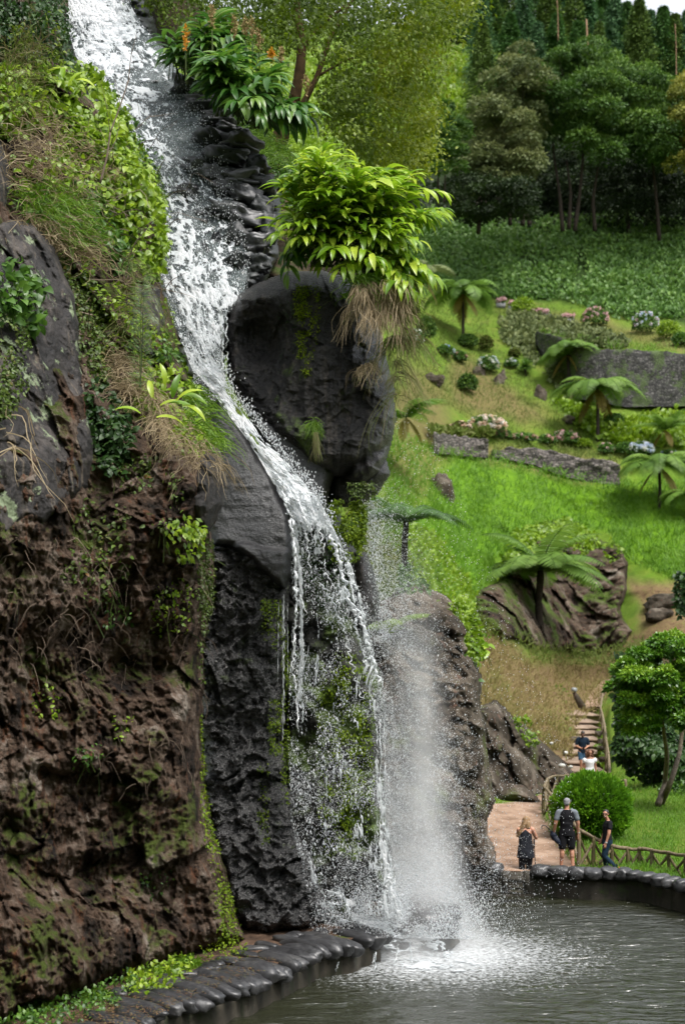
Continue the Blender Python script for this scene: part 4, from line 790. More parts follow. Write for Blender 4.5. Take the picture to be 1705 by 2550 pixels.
def m_cas1(S, T_, f, U, V):      # the broad white flow
    mid = .30 + .25 * np.clip((V - 450) / 500, 0, 1) + .05 * np.sin(S * 14); den = .31 - 1.15 * np.clip(np.abs(T_ - mid) - .10, 0, 1) ** 1.1
    den = den + .75 * np.clip((260 - V) / 260, 0, 1) + .35 * np.exp(-((V - 720) / 90) ** 2 - ((T_ - .8) / .25) ** 2) + .35 * np.clip((V - 760) / 100, 0, 1) - .35 * np.exp(-((U - 205) / 25) ** 2 - ((V - 90) / 45) ** 2)
    return f + den - .38 - .12 * (T_ < .03)
parts = [flow_sheet(CASL, CASR, d_w, m_cas1, 1300, 380, .08, 1, (11, 4.5)),
         flow_sheet(CASL, CASR, d_w, lambda S, T_, f, U, V: m_cas1(S, T_, f, U, V) - .20, 1300, 380, .09, 2, (18, 8.0), .16)]
# side trickle right of the spout, thin thread beside the black boulder
V, F, r = merge(parts); cas = mesh_np('cascade_water', V, F, M_FOAM, None, {'rnd': r}, True); tag(cas, 'white foaming cascade rushing down the dark stepped stones', 'waterfall')
V, F, r = flow_sheet(CASL, CASR, lambda U, V: d_bed(U, V) - .5, lambda S, T_, f, U, V: f + .75 - .9 * np.clip(T_ - .72, 0, 1) * (V < 650), 400, 110, .12, 3, (3, 2)); mesh_np('clear_water', V, F, M_CLEAR, cas, {'rnd': r}, True)
def d_s2(U, V): return np.interp(V, [900, 985, 1100, 1250], [27.35, 26.7, 26.1, 25.6])
SL2 = [(478, 915), (520, 965), (560, 1020), (612, 1090), (650, 1150), (688, 1220), (715, 1290)]; SR2 = [(545, 900), (575, 985), (625, 1040), (675, 1100), (735, 1175), (790, 1240), (818, 1320)]
parts = [flow_sheet(SL2, SR2, d_s2, lambda S, T_, f, U, V: f + .50 - 1.0 * np.abs(T_ - (.42 + .12 * S)) + .2 * (S < .25) - .25 * np.clip(S - .6, 0, 1), 500, 120, .14, 4, (7, 2.2), .1),
         flow_sheet(SL2, SR2, d_s2, lambda S, T_, f, U, V: f + .12 - .7 * np.abs(T_ - .55), 500, 120, .2, 5, (9, 3.4), .22),
         # clear bulging lip at the right of the spout
         flow_sheet([(700, 1225), (760, 1290), (820, 1370), (868, 1440)], [(748, 1222), (800, 1280), (850, 1360), (880, 1440)], lambda U, V: 25.75 + 0 * U, lambda S, T_, f, U, V: f * .5 + .40 - 1.3 * S * (1 - T_) - .1, 300, 60, .1, 6, (8, 1.8), .0)]
# the free-falling curtain
CL_ = [(715, 1250), (728, 1340), (734, 1450), (733, 1560), (728, 1680), (722, 1800), (724, 1950), (738, 2080), (760, 2180), (790, 2270)]
CR_ = [(790, 1235), (838, 1330), (880, 1420), (905, 1510), (928, 1600), (945, 1700), (955, 1800), (962, 1950), (968, 2080), (985, 2200), (1010, 2290)]
def d_c(U, V): return 25.5 + .35 * np.sin(U * .02) + 0 * V
def m_cur(th, eb):
    def f_(S, T_, f, U, V):
        e = np.exp(-((T_ - .93) / .07) ** 2) * eb + .55 * np.exp(-((T_ - .10) / .035) ** 2) * (S < .5)
        return f * 1.0 + th - .30 * np.clip(S * 2.2, 0, 1) + e + .42 * np.clip((.14 - S) / .14, 0, 1) + .42 * np.clip((S - .72) / .25, 0, 1) * (.7 + .3 * np.sin(T_ * 9))
    return f_
parts += [flow_sheet(CL_, CR_, d_c, m_cur(-.28, .40), 2000, 360, .09, 7, (18, 3.6)), flow_sheet(CL_, CR_, lambda U, V: d_c(U, V) + .5, m_cur(-.34, .28), 2000, 360, .09, 8, (26, 8.0)), flow_sheet(CL_, CR_, lambda U, V: d_c(U, V) - .4, m_cur(-.40, .36), 2000, 360, .09, 9, (32, 13.0))]
# threads
mb = MB()
def thread(pts, d, r0, r1, n=90, wob=2.5, brk=.12, seed=0):
    P2 = resample(pts, n); k = np.arange(n); P2[:, 0] += wob * vnoise(np.stack([k * .35, k * 0, k * 0 + seed], -1), 5) + wob * .6 * vnoise(np.stack([k * 1.1, k * 0, k * 0 + seed], -1), 6)
    P = W(P2[:, 0], P2[:, 1], d + .1 * vnoise(np.stack([k * .2, k * 0, k * 0 + seed], -1), 7)); rr = .72 * np.linspace(r0, r1, n) * (1 + .3 * vnoise(np.stack([k * .9, k * 0, k * 0 + seed * 2], -1), 8))
    st_ = 0
    while st_ < n - 4:
        en = min(n, st_ + random.randint(8, 40)); mb.tube(P[st_:en], np.maximum(rr[st_:en], .004) * np.clip(np.minimum(np.arange(en - st_) + 1, (en - st_) - np.arange(en - st_)) / 3, .3, 1), 5, .25, r=random.uniform(.6, 1)); st_ = en + (random.randint(1, 3) if random.random() < brk * 3 else -1)
thread([(722, 1290), (735, 1400), (736, 1500), (732, 1600), (728, 1660), (738, 1740), (742, 1830)], 25.2, .030, .020, 150, 3, .15, 1)
thread([(728, 1290), (738, 1420), (736, 1540), (733, 1640)], 25.25, .03, .015, 120, 4, .2, 2)
thread([(706, 1480), (708, 1600), (707, 1720), (706, 1830)], 25.9, .013, .008, 110, 1.5, .3, 3)
thread([(704, 1500), (704, 1650), (703, 1880)], 25.95, .007, .005, 110, 1, .3, 4); thread([(716, 1500), (717, 1680)], 25.9, .006, .004, 80, 1, .4, 5); thread([(694, 1500), (692, 1700)], 25.9, .005, .004, 80, 1, .4, 6)
thread([(745, 1480), (765, 1530)], 25.2, .016, .008, 30, 2, 0, 7); thread([(820, 1330), (845, 1400), (860, 1450), (868, 1500), (905, 1560), (925, 1640), (945, 1700)], 25.1, .036, .030, 150, 5, .1, 8)
thread([(838, 1500), (860, 1490), (890, 1520), (885, 1560), (900, 1620), (915, 1660)], 25.1, .022, .018, 90, 5, .1, 9); thread([(800, 1450), (835, 1510), (860, 1590), (885, 1680), (905, 1760)], 25.3, .018, .014, 120, 6, .3, 10)
thread([(945, 1780), (948, 1900), (946, 2050), (950, 2200)], 26.2, .012, .010, 150, 2, .2, 11); thread([(938, 1800), (940, 2000), (936, 2180)], 26.2, .010, .008, 150, 2, .3, 12); thread([(955, 1790), (960, 1950), (958, 2150)], 26.3, .008, .007, 120, 2, .3, 13)
thread([(770, 1250), (800, 1330), (812, 1420), (830, 1480)], 25.3, .02, .01, 80, 5, .3, 14); thread([(750, 1260), (765, 1340), (770, 1420)], 25.3, .018, .010, 80, 4, .3, 15)
thread([(548, 770), (556, 840), (552, 900), (560, 970)], 26.6, .03, .02, 70, 3, .2, 16); thread([(562, 770), (566, 860), (562, 960)], 26.6, .018, .012, 70, 3, .2, 17)
for (x, y0_, y1_) in ((1020, 2345, 2400), (935, 2370, 2420), (842, 2395, 2425), (1128, 2310, 2350), (930, 2375, 2400), (990, 2350, 2400)): thread([(x, y0_), (x + random.uniform(-8, 8), y1_)], float(gz(x, y1_ + 5, WZ)[1]), .018, .010, 24, 2, .3, x)
Vt = np.concatenate(mb.V); Ft = [np.concatenate([f for f in mb.F if f.shape[1] == 4]), np.concatenate([f for f in mb.F if f.shape[1] == 3])]
parts.append((Vt, Ft, np.concatenate(mb.R)))
V, F, r = merge(parts); fall = mesh_np('waterfall', V, F, M_FOAM, None, {'rnd': r}, True); tag(fall, 'white water sliding off the smooth slab and falling in a broken curtain', 'waterfall')

# droplets: many small drops in the air
OCT = (np.array([[1, 0, 0], [-1, 0, 0], [0, 1, 0], [0, -1, 0], [0, 0, 2.3], [0, 0, -2.3]], float), [np.array([[0, 2, 4], [2, 1, 4], [1, 3, 4], [3, 0, 4], [2, 0, 5], [1, 2, 5], [3, 1, 5], [0, 3, 5]])])
def drops(px, py, d, r):
    P = W(px, py, d); n = len(P); R = np.broadcast_to(np.eye(3), (n, 3, 3)); V, F, rr = inst(OCT, P, R, r, RNG.uniform(.35, 1, n)); return V, F, rr
def clumpy(x, y, k=.03, th=0.0, seed=0): return fbm(np.stack([x * k, y * k * .6, 0 * x + seed], -1), 3, seed) + RNG.uniform(-.5, .5, len(x)) > th
ps = []
# curtain drops
q = inpoly([(715, 1260), (800, 1240), (860, 1350), (905, 1470), (945, 1600), (960, 1760), (975, 2000), (1010, 2290), (780, 2290), (725, 2050), (715, 1800), (730, 1500)], 42000)
k = clumpy(q[:, 0], q[:, 1], .022, .12 - .0003 * (q[:, 1] - 1500), 3); q = q[k]; ps.append(drops(q[:, 0], q[:, 1], RNG.uniform(24.9, 26.6, len(q)), RNG.uniform(.0022, .006, len(q)) * (1 + 1.6 * (RNG.random(len(q)) < .07))))
# veil of spray right of the rocks: starts as a thread at the top and widens
n = 85000; yy = 1180 + (2320 - 1180) * RNG.random(n) ** .5; s_ = (yy - 1180) / 1140
cxm = 930 + 80 * s_ + 10; wl = 12 + 40 * s_; wr = 40 + 190 * s_ ** .9
xx = np.where(RNG.random(n) < .35, cxm - np.abs(RNG.normal(0, 1, n)) * wl, cxm + np.abs(RNG.normal(0, .55, n)) * wr)
dv = RNG.uniform(26.9, 30.6, n); r_ = RNG.uniform(.002, .0052, n) * (1 + 1.5 * (RNG.random(n) < .04)); k = clumpy(xx, yy, .018, -.25, 5); ps.append(drops(xx[k], yy[k], dv[k], r_[k]))
# thin trickle from the moss
n = 2500; yy = RNG.uniform(1245, 1600, n); xx = 918 + 30 * (yy - 1245) / 355 + RNG.normal(0, 14, n); ps.append(drops(xx, yy, RNG.uniform(27, 28.5, n), RNG.uniform(.003, .010, n)))
# light drizzle drifting left and right, splash at the feet
q = inpoly([(960, 1000), (1050, 1010), (1250, 1500), (1420, 1900), (1450, 2260), (1100, 2330), (1000, 1800)], 2600); ps.append(drops(q[:, 0], q[:, 1], RNG.uniform(26, 32.5, len(q)), RNG.uniform(.003, .007, len(q))))
n = 42000; xx = RNG.normal(985, 105, n); yy = 2335 - np.abs(RNG.normal(0, 75, n)) + (xx - 985) * .02; dd = RNG.uniform(25.5, 28.5, n); k = (xx > 770) & clumpy(xx, yy, .02, -.1, 9); ps.append(drops(xx[k], yy[k], dd[k], RNG.uniform(.0025, .009, k.sum())))
n = 9000; yy = RNG.uniform(0, 1000, n); cl = np.array(CASL); cr = np.array(CASR); lx = np.interp(yy, cl[:, 1], cl[:, 0]); rx_ = np.interp(yy, cr[:, 1], cr[:, 0]); xx = lx + (rx_ - lx) * RNG.uniform(.0, 1.03, n); ps.append(drops(xx, yy, d_bed(xx, yy) - RNG.uniform(.8, 1.3, n), RNG.uniform(.003, .009, n)))
n = 1300; s_ = RNG.random(n); cr = resample(SR2, n); ps.append(drops(cr[:, 0] + np.abs(RNG.normal(0, 14, n)) - 8, cr[:, 1] - np.abs(RNG.normal(0, 12, n)), RNG.uniform(25.2, 25.8, n), RNG.uniform(.003, .012, n)))
V, F, r = merge(ps); dr = mesh_np('water_drops', V, F, M_FOAM, None, {'rnd': r}); tag(dr, 'countless white water drops flying off the fall', 'spray', kind='stuff')
# splash foam piled at the foot: crumpled white sheets over the ledge and the pool
parts = []
for i, (l_, r__, a_, th) in enumerate([([(880, 2290), (900, 2330), (950, 2370), (990, 2400)], [(1010, 2285), (1060, 2320), (1110, 2350), (1150, 2395)], 27.0, .05), ([(800, 2280), (840, 2310), (880, 2330)], [(960, 2270), (1000, 2320), (1010, 2350)], 26.6, -.05), ([(930, 2390), (960, 2410), (980, 2425)], [(1140, 2385), (1200, 2400), (1230, 2415)], 26.2, -.1), ([(760, 2200), (790, 2260), (840, 2300)], [(950, 2180), (985, 2250), (1020, 2300)], 26.9, -.10)]):
    if i == 2: dfn = lambda U, V: (EYE - WZ - .02) * FP / (V - HY)
    else: dfn = lambda U, V, a_=a_: a_ + .25 * np.sin(U * .05) - (V - 2300) * .006
    parts.append(flow_sheet(l_, r__, dfn, lambda S, T_, f, U, V, th=th: f + th - .8 * np.abs(T_ - .5) + .25 - .4 * np.abs(S - .5), 240, 300, .14 if i != 2 else .02, 20 + i, (6, 6)))
V, F, r = merge(parts); o = mesh_np('splash_foam', V, F, M_FOAM, None, {'rnd': r}, True); tag(o, 'white splashing foam where the fall hits the rocks', 'foam', kind='stuff')

# the cloud of fine spray, a closed body of thin white air
m, t = _new('mist_air'); L = t.links.new
tc = N(t, 'ShaderNodeTexCoord'); sp = N(t, 'ShaderNodeSeparateXYZ'); L(tc.outputs['Generated'], sp.inputs[0])
vl = N(t, 'ShaderNodeVectorMath', operation='SUBTRACT'); L(tc.outputs['Generated'], vl.inputs[0]); vl.inputs[1].default_value = (.5, .5, .5)
g2 = N(t, 'ShaderNodeVectorMath', operation='MULTIPLY'); L(vl.outputs[0], g2.inputs[0]); g2.inputs[1].default_value = (1, 1, 0)
ln = N(t, 'ShaderNodeVectorMath', operation='LENGTH'); L(g2.outputs[0], ln.inputs[0]); wd_ = N(t, 'ShaderNodeMapRange'); L(sp.outputs[2], wd_.inputs[0]); wd_.inputs[3].default_value = 1.0; wd_.inputs[4].default_value = 2.6; lw = N(t, 'ShaderNodeMath', operation='MULTIPLY'); L(ln.outputs['Value'], lw.inputs[0]); L(wd_.outputs[0], lw.inputs[1])
fo = N(t, 'ShaderNodeMapRange', interpolation_type='SMOOTHSTEP'); fo.inputs[1].default_value = .5; fo.inputs[2].default_value = .0; fo.inputs[3].default_value = 0; fo.inputs[4].default_value = 1; L(lw.outputs[0], fo.inputs[0])
up_ = N(t, 'ShaderNodeMapRange', interpolation_type='SMOOTHSTEP'); up_.inputs[1].default_value = 1.0; up_.inputs[2].default_value = .05; up_.inputs[3].default_value = 0; up_.inputs[4].default_value = 1; L(sp.outputs[2], up_.inputs[0])
mp = N(t, 'ShaderNodeMapping'); mp.inputs['Scale'].default_value = (1, 1, .35); g = N(t, 'ShaderNodeNewGeometry'); L(g.outputs['Position'], mp.inputs[0])
no = N(t, 'ShaderNodeTexNoise', i_Scale=1.4, i_Detail=3.0, i_Roughness=.6); L(mp.outputs[0], no.inputs['Vector'])
nr_ = N(t, 'ShaderNodeMapRange'); nr_.inputs[1].default_value = .35; nr_.inputs[2].default_value = .68; nr_.inputs[3].default_value = .25; nr_.inputs[4].default_value = 1.5; L(no.outputs[0], nr_.inputs[0])
a1 = N(t, 'ShaderNodeMath', operation='MULTIPLY'); L(fo.outputs[0], a1.inputs[0]); L(up_.outputs[0], a1.inputs[1])
a2 = N(t, 'ShaderNodeMath', operation='MULTIPLY'); L(a1.outputs[0], a2.inputs[0]); L(nr_.outputs[0], a2.inputs[1])
a3 = N(t, 'ShaderNodeMath', operation='MULTIPLY'); L(a2.outputs[0], a3.inputs[0]); a3.inputs[1].default_value = 1.15
pv = N(t, 'ShaderNodeVolumePrincipled'); pv.inputs['Color'].default_value = (1, 1, 1, 1); pv.inputs['Anisotropy'].default_value = .2; L(a3.outputs[0], pv.inputs['Density'])
o_ = N(t, 'ShaderNodeOutputMaterial'); L(pv.outputs[0], o_.inputs['Volume']); M_MIST = m
def mistbody(name, x0_, x1_, ytop, ybot, d, dep, topf, label, xoff=0):
    rows = []; nseg = 20
    for k in np.linspace(0, 1, 9):
        y = ybot + (ytop - ybot) * k; c = (x0_ + x1_) / 2 + xoff * k; hw = (x1_ - x0_) / 2 * (1 - (1 - topf) * k); th = np.linspace(0, 2 * math.pi, nseg, endpoint=False)
        P0 = W(c, y, d); rows.append(P0 + np.stack([np.cos(th) * hw * d / FP, np.sin(th) * dep / 2 * (1 - (1 - topf) * k), 0 * th], -1))
    V = np.concatenate(rows); j = np.arange(nseg); F = np.concatenate([np.stack([i * nseg + j, i * nseg + (j + 1) % nseg, (i + 1) * nseg + (j + 1) % nseg, (i + 1) * nseg + j], -1) for i in range(8)])
    o = mesh_np(name, V, [F, np.array([j[::-1]]), np.array([8 * nseg + j])], M_MIST); tag(o, label, 'mist', kind='stuff'); return o
mistbody('mist', 840, 1230, 1230, 2350, 28.2, 4.2, .999, 'soft white column of spray drifting right of the falling water', 0)
mistbody('mist', 700, 1400, 2120, 2420, 27.2, 5.5, .999, 'white spray cloud hanging over the pool at the fall foot', 0)
SC.cycles.volume_step_rate = 3.0; SC.cycles.volume_max_steps = 128
# ================================================================ NEAR PLANTS
G_BRIGHT = foliage('leaf_bright', [(.10, .19, .010), (.19, .31, .012), (.33, .45, .03)], .42, .4, .5)
G_MID = foliage('leaf_mid', [(.035, .09, .015), (.07, .16, .02), (.13, .25, .03)], .4, .35, .5)
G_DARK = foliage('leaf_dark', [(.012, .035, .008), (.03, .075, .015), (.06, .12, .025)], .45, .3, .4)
G_GINGER = foliage('leaf_ginger', [(.10, .22, .012), (.24, .40, .015), (.48, .60, .06)], .33, .42, .55)
G_GING2 = foliage('leaf_ginger_dark', [(.03, .10, .015), (.07, .18, .02), (.15, .26, .03)], .35, .35, .55)
G_OLIVE = foliage('leaf_olive', [(.06, .11, .007), (.13, .20, .009), (.27, .32, .014)], .5, .45, .4)
G_MOSS = foliage('moss_leaf', [(.06, .11, .005), (.14, .22, .006), (.27, .36, .01)], .6, .35, .3)
G_CREEP = foliage('creeper_leaf', [(.05, .055, .015), (.06, .10, .015), (.10, .17, .02), (.16, .05, .02)], .5, .3, .4)
G_DRY = foliage('dry_grass', [(.16, .12, .065), (.30, .23, .13), (.46, .37, .23)], .6, .3, .3)
G_DRYG = foliage('dry_green_grass', [(.20, .15, .08), (.16, .17, .05), (.10, .17, .02)], .55, .35, .3)
G_TWIG = foliage('twig_bark', [(.05, .035, .025), (.12, .09, .065), (.22, .17, .13)], .8, 0.0, .2)
G_STEM = foliage('green_stem', [(.03, .05, .012), (.07, .10, .02)], .6, .1, .3)
G_GRASS = foliage('grass_blade', [(.06, .14, .01), (.12, .24, .012), (.20, .33, .03)], .45, .4, .4)

def strands(name, P0, D0, Ln, mat, g=1.0, w=.006, seg=8, wig=.25, parent=None, origin=None, rnd=None, tube=False):
    """thin drooping blades / twigs: n ribbons that start at P0 along D0 and bend down by g"""
    P0 = np.asarray(P0, float); n = len(P0); D0 = D0 / (np.linalg.norm(D0, axis=1)[:, None] + 1e-9); Ln = np.broadcast_to(Ln, (n,)); ph = RNG.uniform(0, 100, (n, 3))
    t = np.linspace(0, 1, seg + 1)[None, :, None]; C = P0[:, None] + D0[:, None] * Ln[:, None, None] * t
    C = C + np.array([0, 0, -1.0]) * (g * Ln)[:, None, None] * t ** 2 + wig * Ln[:, None, None] * np.stack([vnoise(np.stack(np.broadcast_arrays(t[..., 0] * 3 + ph[:, :1], float(k), ph[:, 1:2]), -1), 77 + k) for k in range(3)], -1) * t
    tg = np.gradient(C, axis=1); view = np.array([0, 1.0, 0.05]); s = np.cross(tg, view + RNG.normal(0, .35, (n, 1, 3))); s /= np.linalg.norm(s, axis=-1)[..., None] + 1e-9
    ww = np.broadcast_to(w, (n,))[:, None, None] * (1 - t) ** .5 + .0008
    A = C - s * ww; B = C + s * ww; V = np.stack([A, B], 2).reshape(n, -1, 3)
    k = V.shape[1]; i = np.arange(seg); f = np.stack([2 * i, 2 * i + 1, 2 * i + 3, 2 * i + 2], -1); F = (f[None] + (np.arange(n) * k)[:, None, None]).reshape(-1, 4)
    V = V.reshape(-1, 3)
    if origin is not None: V = V - origin
    o = mesh_np(name, V, F, mat, parent, {'rnd': np.repeat(RNG.random(n) if rnd is None else rnd, k)})
    if 'blades' in name: o['kind'] = 'stuff'
    return o
def surf(rel, x, y, off):
    P, Nn, ok = rsample(rel, x, y); P = P + Nn * off[:, None] * np.array([.5, 1, .5]); return P, Nn
def root(name, P, label, cat, group=None):
    P = np.asarray(P, float); o = np.array([P[:, 0].mean(), P[:, 1].mean(), P[:, 2].min()]); e = empty(name, o, 0, label, cat, group); return e, o
def shrub(name, poly, src, n, size, mat, label, cat='shrub', bulge=.35, T=LEAF, wob=18, face=.6, droop=.5, up=.5, stems=14, kth=-.1, ks=.02, group=None, part='foliage', stemmat=None, tipdir=None):
    poly = np.asarray(poly, float); q = inpoly(poly, int(n * 1.5), wob); q = q[clumpy(q[:, 0], q[:, 1], ks, kth, int(n) % 97)][:n]; n = len(q); sd = np.clip(sdpoly(q[:, 0], q[:, 1], poly) / 60, .15, 1)
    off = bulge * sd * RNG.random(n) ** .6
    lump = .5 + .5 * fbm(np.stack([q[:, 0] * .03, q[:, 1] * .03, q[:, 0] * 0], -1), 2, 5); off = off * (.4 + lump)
    if callable(src): d = src(q[:, 0], q[:, 1]) - off; P = W(q[:, 0], q[:, 1], d); Nn = np.tile([0, -1.0, 0], (n, 1))
    else: P, Nn = surf(src, q[:, 0], q[:, 1], off)
    Y = RNG.normal(0, 1, (n, 3)) + np.array([0, -.4, -droop]) * 1.5
    if tipdir is not None: Y = Y + np.asarray(tipdir)
    Z = RNG.normal(0, .55, (n, 3)) + np.array([0, -face, up]) + Nn * .3
    S = size * RNG.uniform(.55, 1.25, n); e, o = root(name, P, label, cat, group)
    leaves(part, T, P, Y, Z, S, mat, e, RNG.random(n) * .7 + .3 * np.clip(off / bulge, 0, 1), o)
    if stems:
        k = RNG.integers(0, n, stems); P1 = P[k]; P0 = P1 + np.stack([RNG.normal(0, .15, stems), np.full(stems, .12), -RNG.uniform(.2, .6, stems)], -1)
        strands('stem', P0, P1 - P0, np.linalg.norm(P1 - P0, axis=1) * 1.2, stemmat or G_STEM, .1, .007, 6, .1, e, o)
    return e

def dcl(U, V): return d_cliff(U, V) - .35
C_ = R_CLIFF
shrub('leafy_shrub', [(-30, 150), (60, 170), (160, 180), (215, 160), (262, 215), (300, 270), (330, 350), (300, 430), (230, 420), (200, 330), (120, 300), (30, 330), (-30, 320)], C_, 3400, .18, G_BRIGHT, 'bright broad leaved shrub at the top of the left bank beside the cascade', bulge=.7)
shrub('leafy_shrub', [(230, 400), (330, 340), (375, 430), (412, 520), (420, 620), (408, 700), (380, 690), (330, 640), (270, 590), (240, 500)], C_, 3000, .17, G_BRIGHT, 'lush bright green shrub hanging over the cascade edge', bulge=.9, droop=.9)
shrub('leafy_shrub', [(180, 470), (250, 440), (300, 520), (330, 620), (300, 680), (240, 620), (170, 560)], C_, 1700, .17, G_MID, 'darker heart leaved shrub in the middle of the left bank', bulge=.5, droop=.8)
shrub('leafy_shrub', [(160, 250), (230, 300), (300, 380), (250, 440), (180, 400), (140, 320)], C_, 2200, .13, G_BRIGHT, 'small leaved green shrub between the dry grass and the cascade', bulge=.5)
shrub('leafy_shrub', [(-30, 660), (40, 640), (110, 700), (120, 780), (80, 820), (20, 780), (-30, 800)], lambda U, V: d_cliff(U, V) - 1.0, 260, .21, G_MID, 'leafy plant sprouting over the dark slab at the left edge', bulge=.35)
shrub('moss_patch', [(-30, 780), (50, 790), (80, 860), (60, 960), (20, 1040), (-30, 1040)], lambda U, V: d_cliff(U, V) - 1.0, 2200, .07, G_CREEP, 'reddish green moss and creeper hanging on the left edge of the dark slab', 'moss', bulge=.25, stems=0)
shrub('creeper', [(215, 950), (260, 960), (300, 1010), (330, 1080), (310, 1180), (260, 1180), (230, 1100)], C_, 620, .14, G_DARK, 'dark leaved creeper in the gully right of the dark slab', 'creeper', bulge=.25)
shrub('creeper', [(300, 1130), (400, 1140), (460, 1210), (440, 1300), (360, 1330), (300, 1260)], C_, 520, .09, G_CREEP, 'sparse creeper patch with red leaves below the lily clump', 'creeper', bulge=.15, kth=.1)
shrub('creeper', [(200, 1230), (300, 1250), (330, 1420), (260, 1500), (150, 1450), (180, 1300)], C_, 450, .09, G_CREEP, 'thin creeper trailing below the dark slab', 'creeper', bulge=.12, kth=.15)
shrub('creeper', [(490, 1330), (540, 1350), (548, 1420), (540, 1560), (520, 1700), (500, 1700), (505, 1500)], C_, 1500, .07, G_CREEP, 'reddish small leaved creeper down the cliff edge beside the wet rock', 'creeper', bulge=.2, droop=.9)
shrub('moss_patch', [(498, 1780), (520, 1790), (530, 1950), (560, 2090), (590, 2250), (610, 2340), (560, 2350), (540, 2180), (510, 2000)], C_, 2600, .055, G_MOSS, 'yellow green moss strip along the wet edge of the cliff foot', 'moss', bulge=.18, stems=0)
shrub('lily_clump', [(330, 880), (400, 870), (470, 900), (520, 970), (500, 1040), (540, 1130), (470, 1140), (400, 1060), (340, 990)], C_, 700, .15, G_BRIGHT, 'mixed bright leafy clump on the ledge beside the black slab', bulge=.5)
shrub('leafy_shrub', [(370, 800), (430, 830), (470, 900), (400, 900), (350, 870)], C_, 380, .13, G_MID, 'small leafy plant above the ledge clump next to the cascade', bulge=.35)
shrub('moss_bush', [(-30, -60), (140, -60), (165, 60), (180, 170), (110, 140), (60, 150), (-30, 130)], R_CLIFF, 3800, .10, G_DARK, 'dark mossy bush with yellow sprigs in the top left corner', bulge=.7)
shrub('yellow_sprigs', [(20, 60), (150, 30), (160, 150), (60, 140)], lambda U, V: d_cliff(U, V) - .9, 240, .10, G_OLIVE, 'yellow weed sprigs on the dark bush at the top left', 'weed', bulge=.3, stems=20, kth=.1)
shrub('creeper', [(390, 740), (425, 760), (440, 880), (415, 900), (395, 840)], lambda U, V: d_cliff(U, V) - .3, 900, .07, G_BRIGHT, 'narrow curtain of fresh green moss where the cliff meets the cascade', 'creeper', bulge=.3, T=THIN, droop=2.0, stems=0)
shrub('groundcover', [(60, 600), (200, 640), (260, 760), (300, 900), (250, 960), (215, 900), (170, 760), (100, 640)], C_, 2400, .09, G_CREEP, 'mixed small weeds in the cleft right of the dark slab', 'weed', bulge=.2, kth=.05)
for i, (poly, n_, lb) in enumerate([([(80, 1700), (160, 1700), (150, 1800), (90, 1780)], 60, 'tiny green weeds on the reddish cliff face'), ([(180, 1860), (240, 1850), (260, 1930), (200, 1930)], 70, 'small weed cluster above the brown rock lump'), ([(280, 1780), (330, 1770), (340, 1830), (290, 1840)], 60, 'little green sprout below the cliff hollow'), ([(350, 2180), (420, 2160), (430, 2230), (370, 2240)], 80, 'small green weed low on the cliff'), ([(500, 2000), (560, 2020), (560, 2120), (510, 2090)], 150, 'sprouting weed beside the mossy cliff foot'), ([(240, 1480), (330, 1470), (330, 1560), (260, 1560)], 90, 'thin green sprigs under the brow of the cliff'), ([(370, 1500), (470, 1430), (480, 1560), (400, 1590)], 160, 'brownish green creeper on the brow of the cliff')]):
    shrub('weed', poly, C_, n_, .08, G_MID if i % 2 else G_BRIGHT, lb, 'weed', bulge=.12, stems=4)
shrub('leafy_shrub', [(20, 330), (140, 380), (250, 420), (300, 520), (260, 620), (150, 560), (60, 520)], C_, 900, .15, G_BRIGHT, 'scattered light green shoots among the dry grass', bulge=.9, kth=.12, wob=30)
shrub('leafy_shrub', [(260, 215), (345, 340), (415, 500), (430, 640), (400, 640), (370, 480), (300, 340), (250, 260)], C_, 700, .12, G_MID, 'loose small leaved sprigs fringing the left edge of the cascade', bulge=1.2, kth=.0, wob=34)
shrub('leafy_shrub', [(200, 640), (330, 680), (400, 760), (440, 900), (330, 900), (250, 800)], C_, 900, .11, G_BRIGHT, 'small bright weeds between the two rock slabs', bulge=.4, kth=.1, wob=30)
shrub('bank_plants', [(470, 120), (540, 190), (600, 270), (650, 330), (720, 400), (800, 430), (860, 480), (800, 560), (700, 480), (690, 430), (620, 350), (540, 260), (470, 170)], R_BANK, 3600, .15, G_MID, 'low green plants covering the bank behind the stepped stones', bulge=.5, wob=24)
# little yellow-green fern under the rock nose
P = surf(C_, RNG.uniform(440, 482, 170), RNG.uniform(1290, 1370, 170), np.full(170, .35))[0]; e, o = root('fern', P, 'small yellow green fern hanging under the brown rock nose', 'fern')
leaves('fern_frond', CARD, P, RNG.normal(0, .4, (170, 3)) + [.3, -.4, -.8], RNG.normal(0, .3, (170, 3)) + [0, -1, .6], .13, G_BRIGHT, e, None, o)
# grasses of the left bank
def tuft(name, poly, rel, n, L_, mat, label, g=.8, w=.006, up=.6, lat=.9, cat='grass', off=.2, group=None, wig=.25, seg=8, side=0.0):
    q = inpoly(poly, n, 10); P, Nn = surf(rel, q[:, 0], q[:, 1], RNG.uniform(.0, off, n)) if not callable(rel) else (W(q[:, 0], q[:, 1], rel(q[:, 0], q[:, 1]) - RNG.uniform(0, off, n)), None)
    e, o = root(name, P, label, cat, group); D = np.stack([RNG.normal(side, lat, n), RNG.uniform(-1.0, -.1, n), RNG.uniform(.1, 1.2, n) * up * 1.6], -1)
    strands('blades', P, D, L_ * RNG.uniform(.5, 1.2, n), mat, g, w, seg, wig, e, o); return e
tuft('grass_tuft', [(600, 310), (660, 340), (740, 410), (700, 440), (640, 390)], R_BANK, 600, .5, G_GRASS, 'grass tuft on the bank at the foot of the stream tree', .7, .007, .6, off=.3)
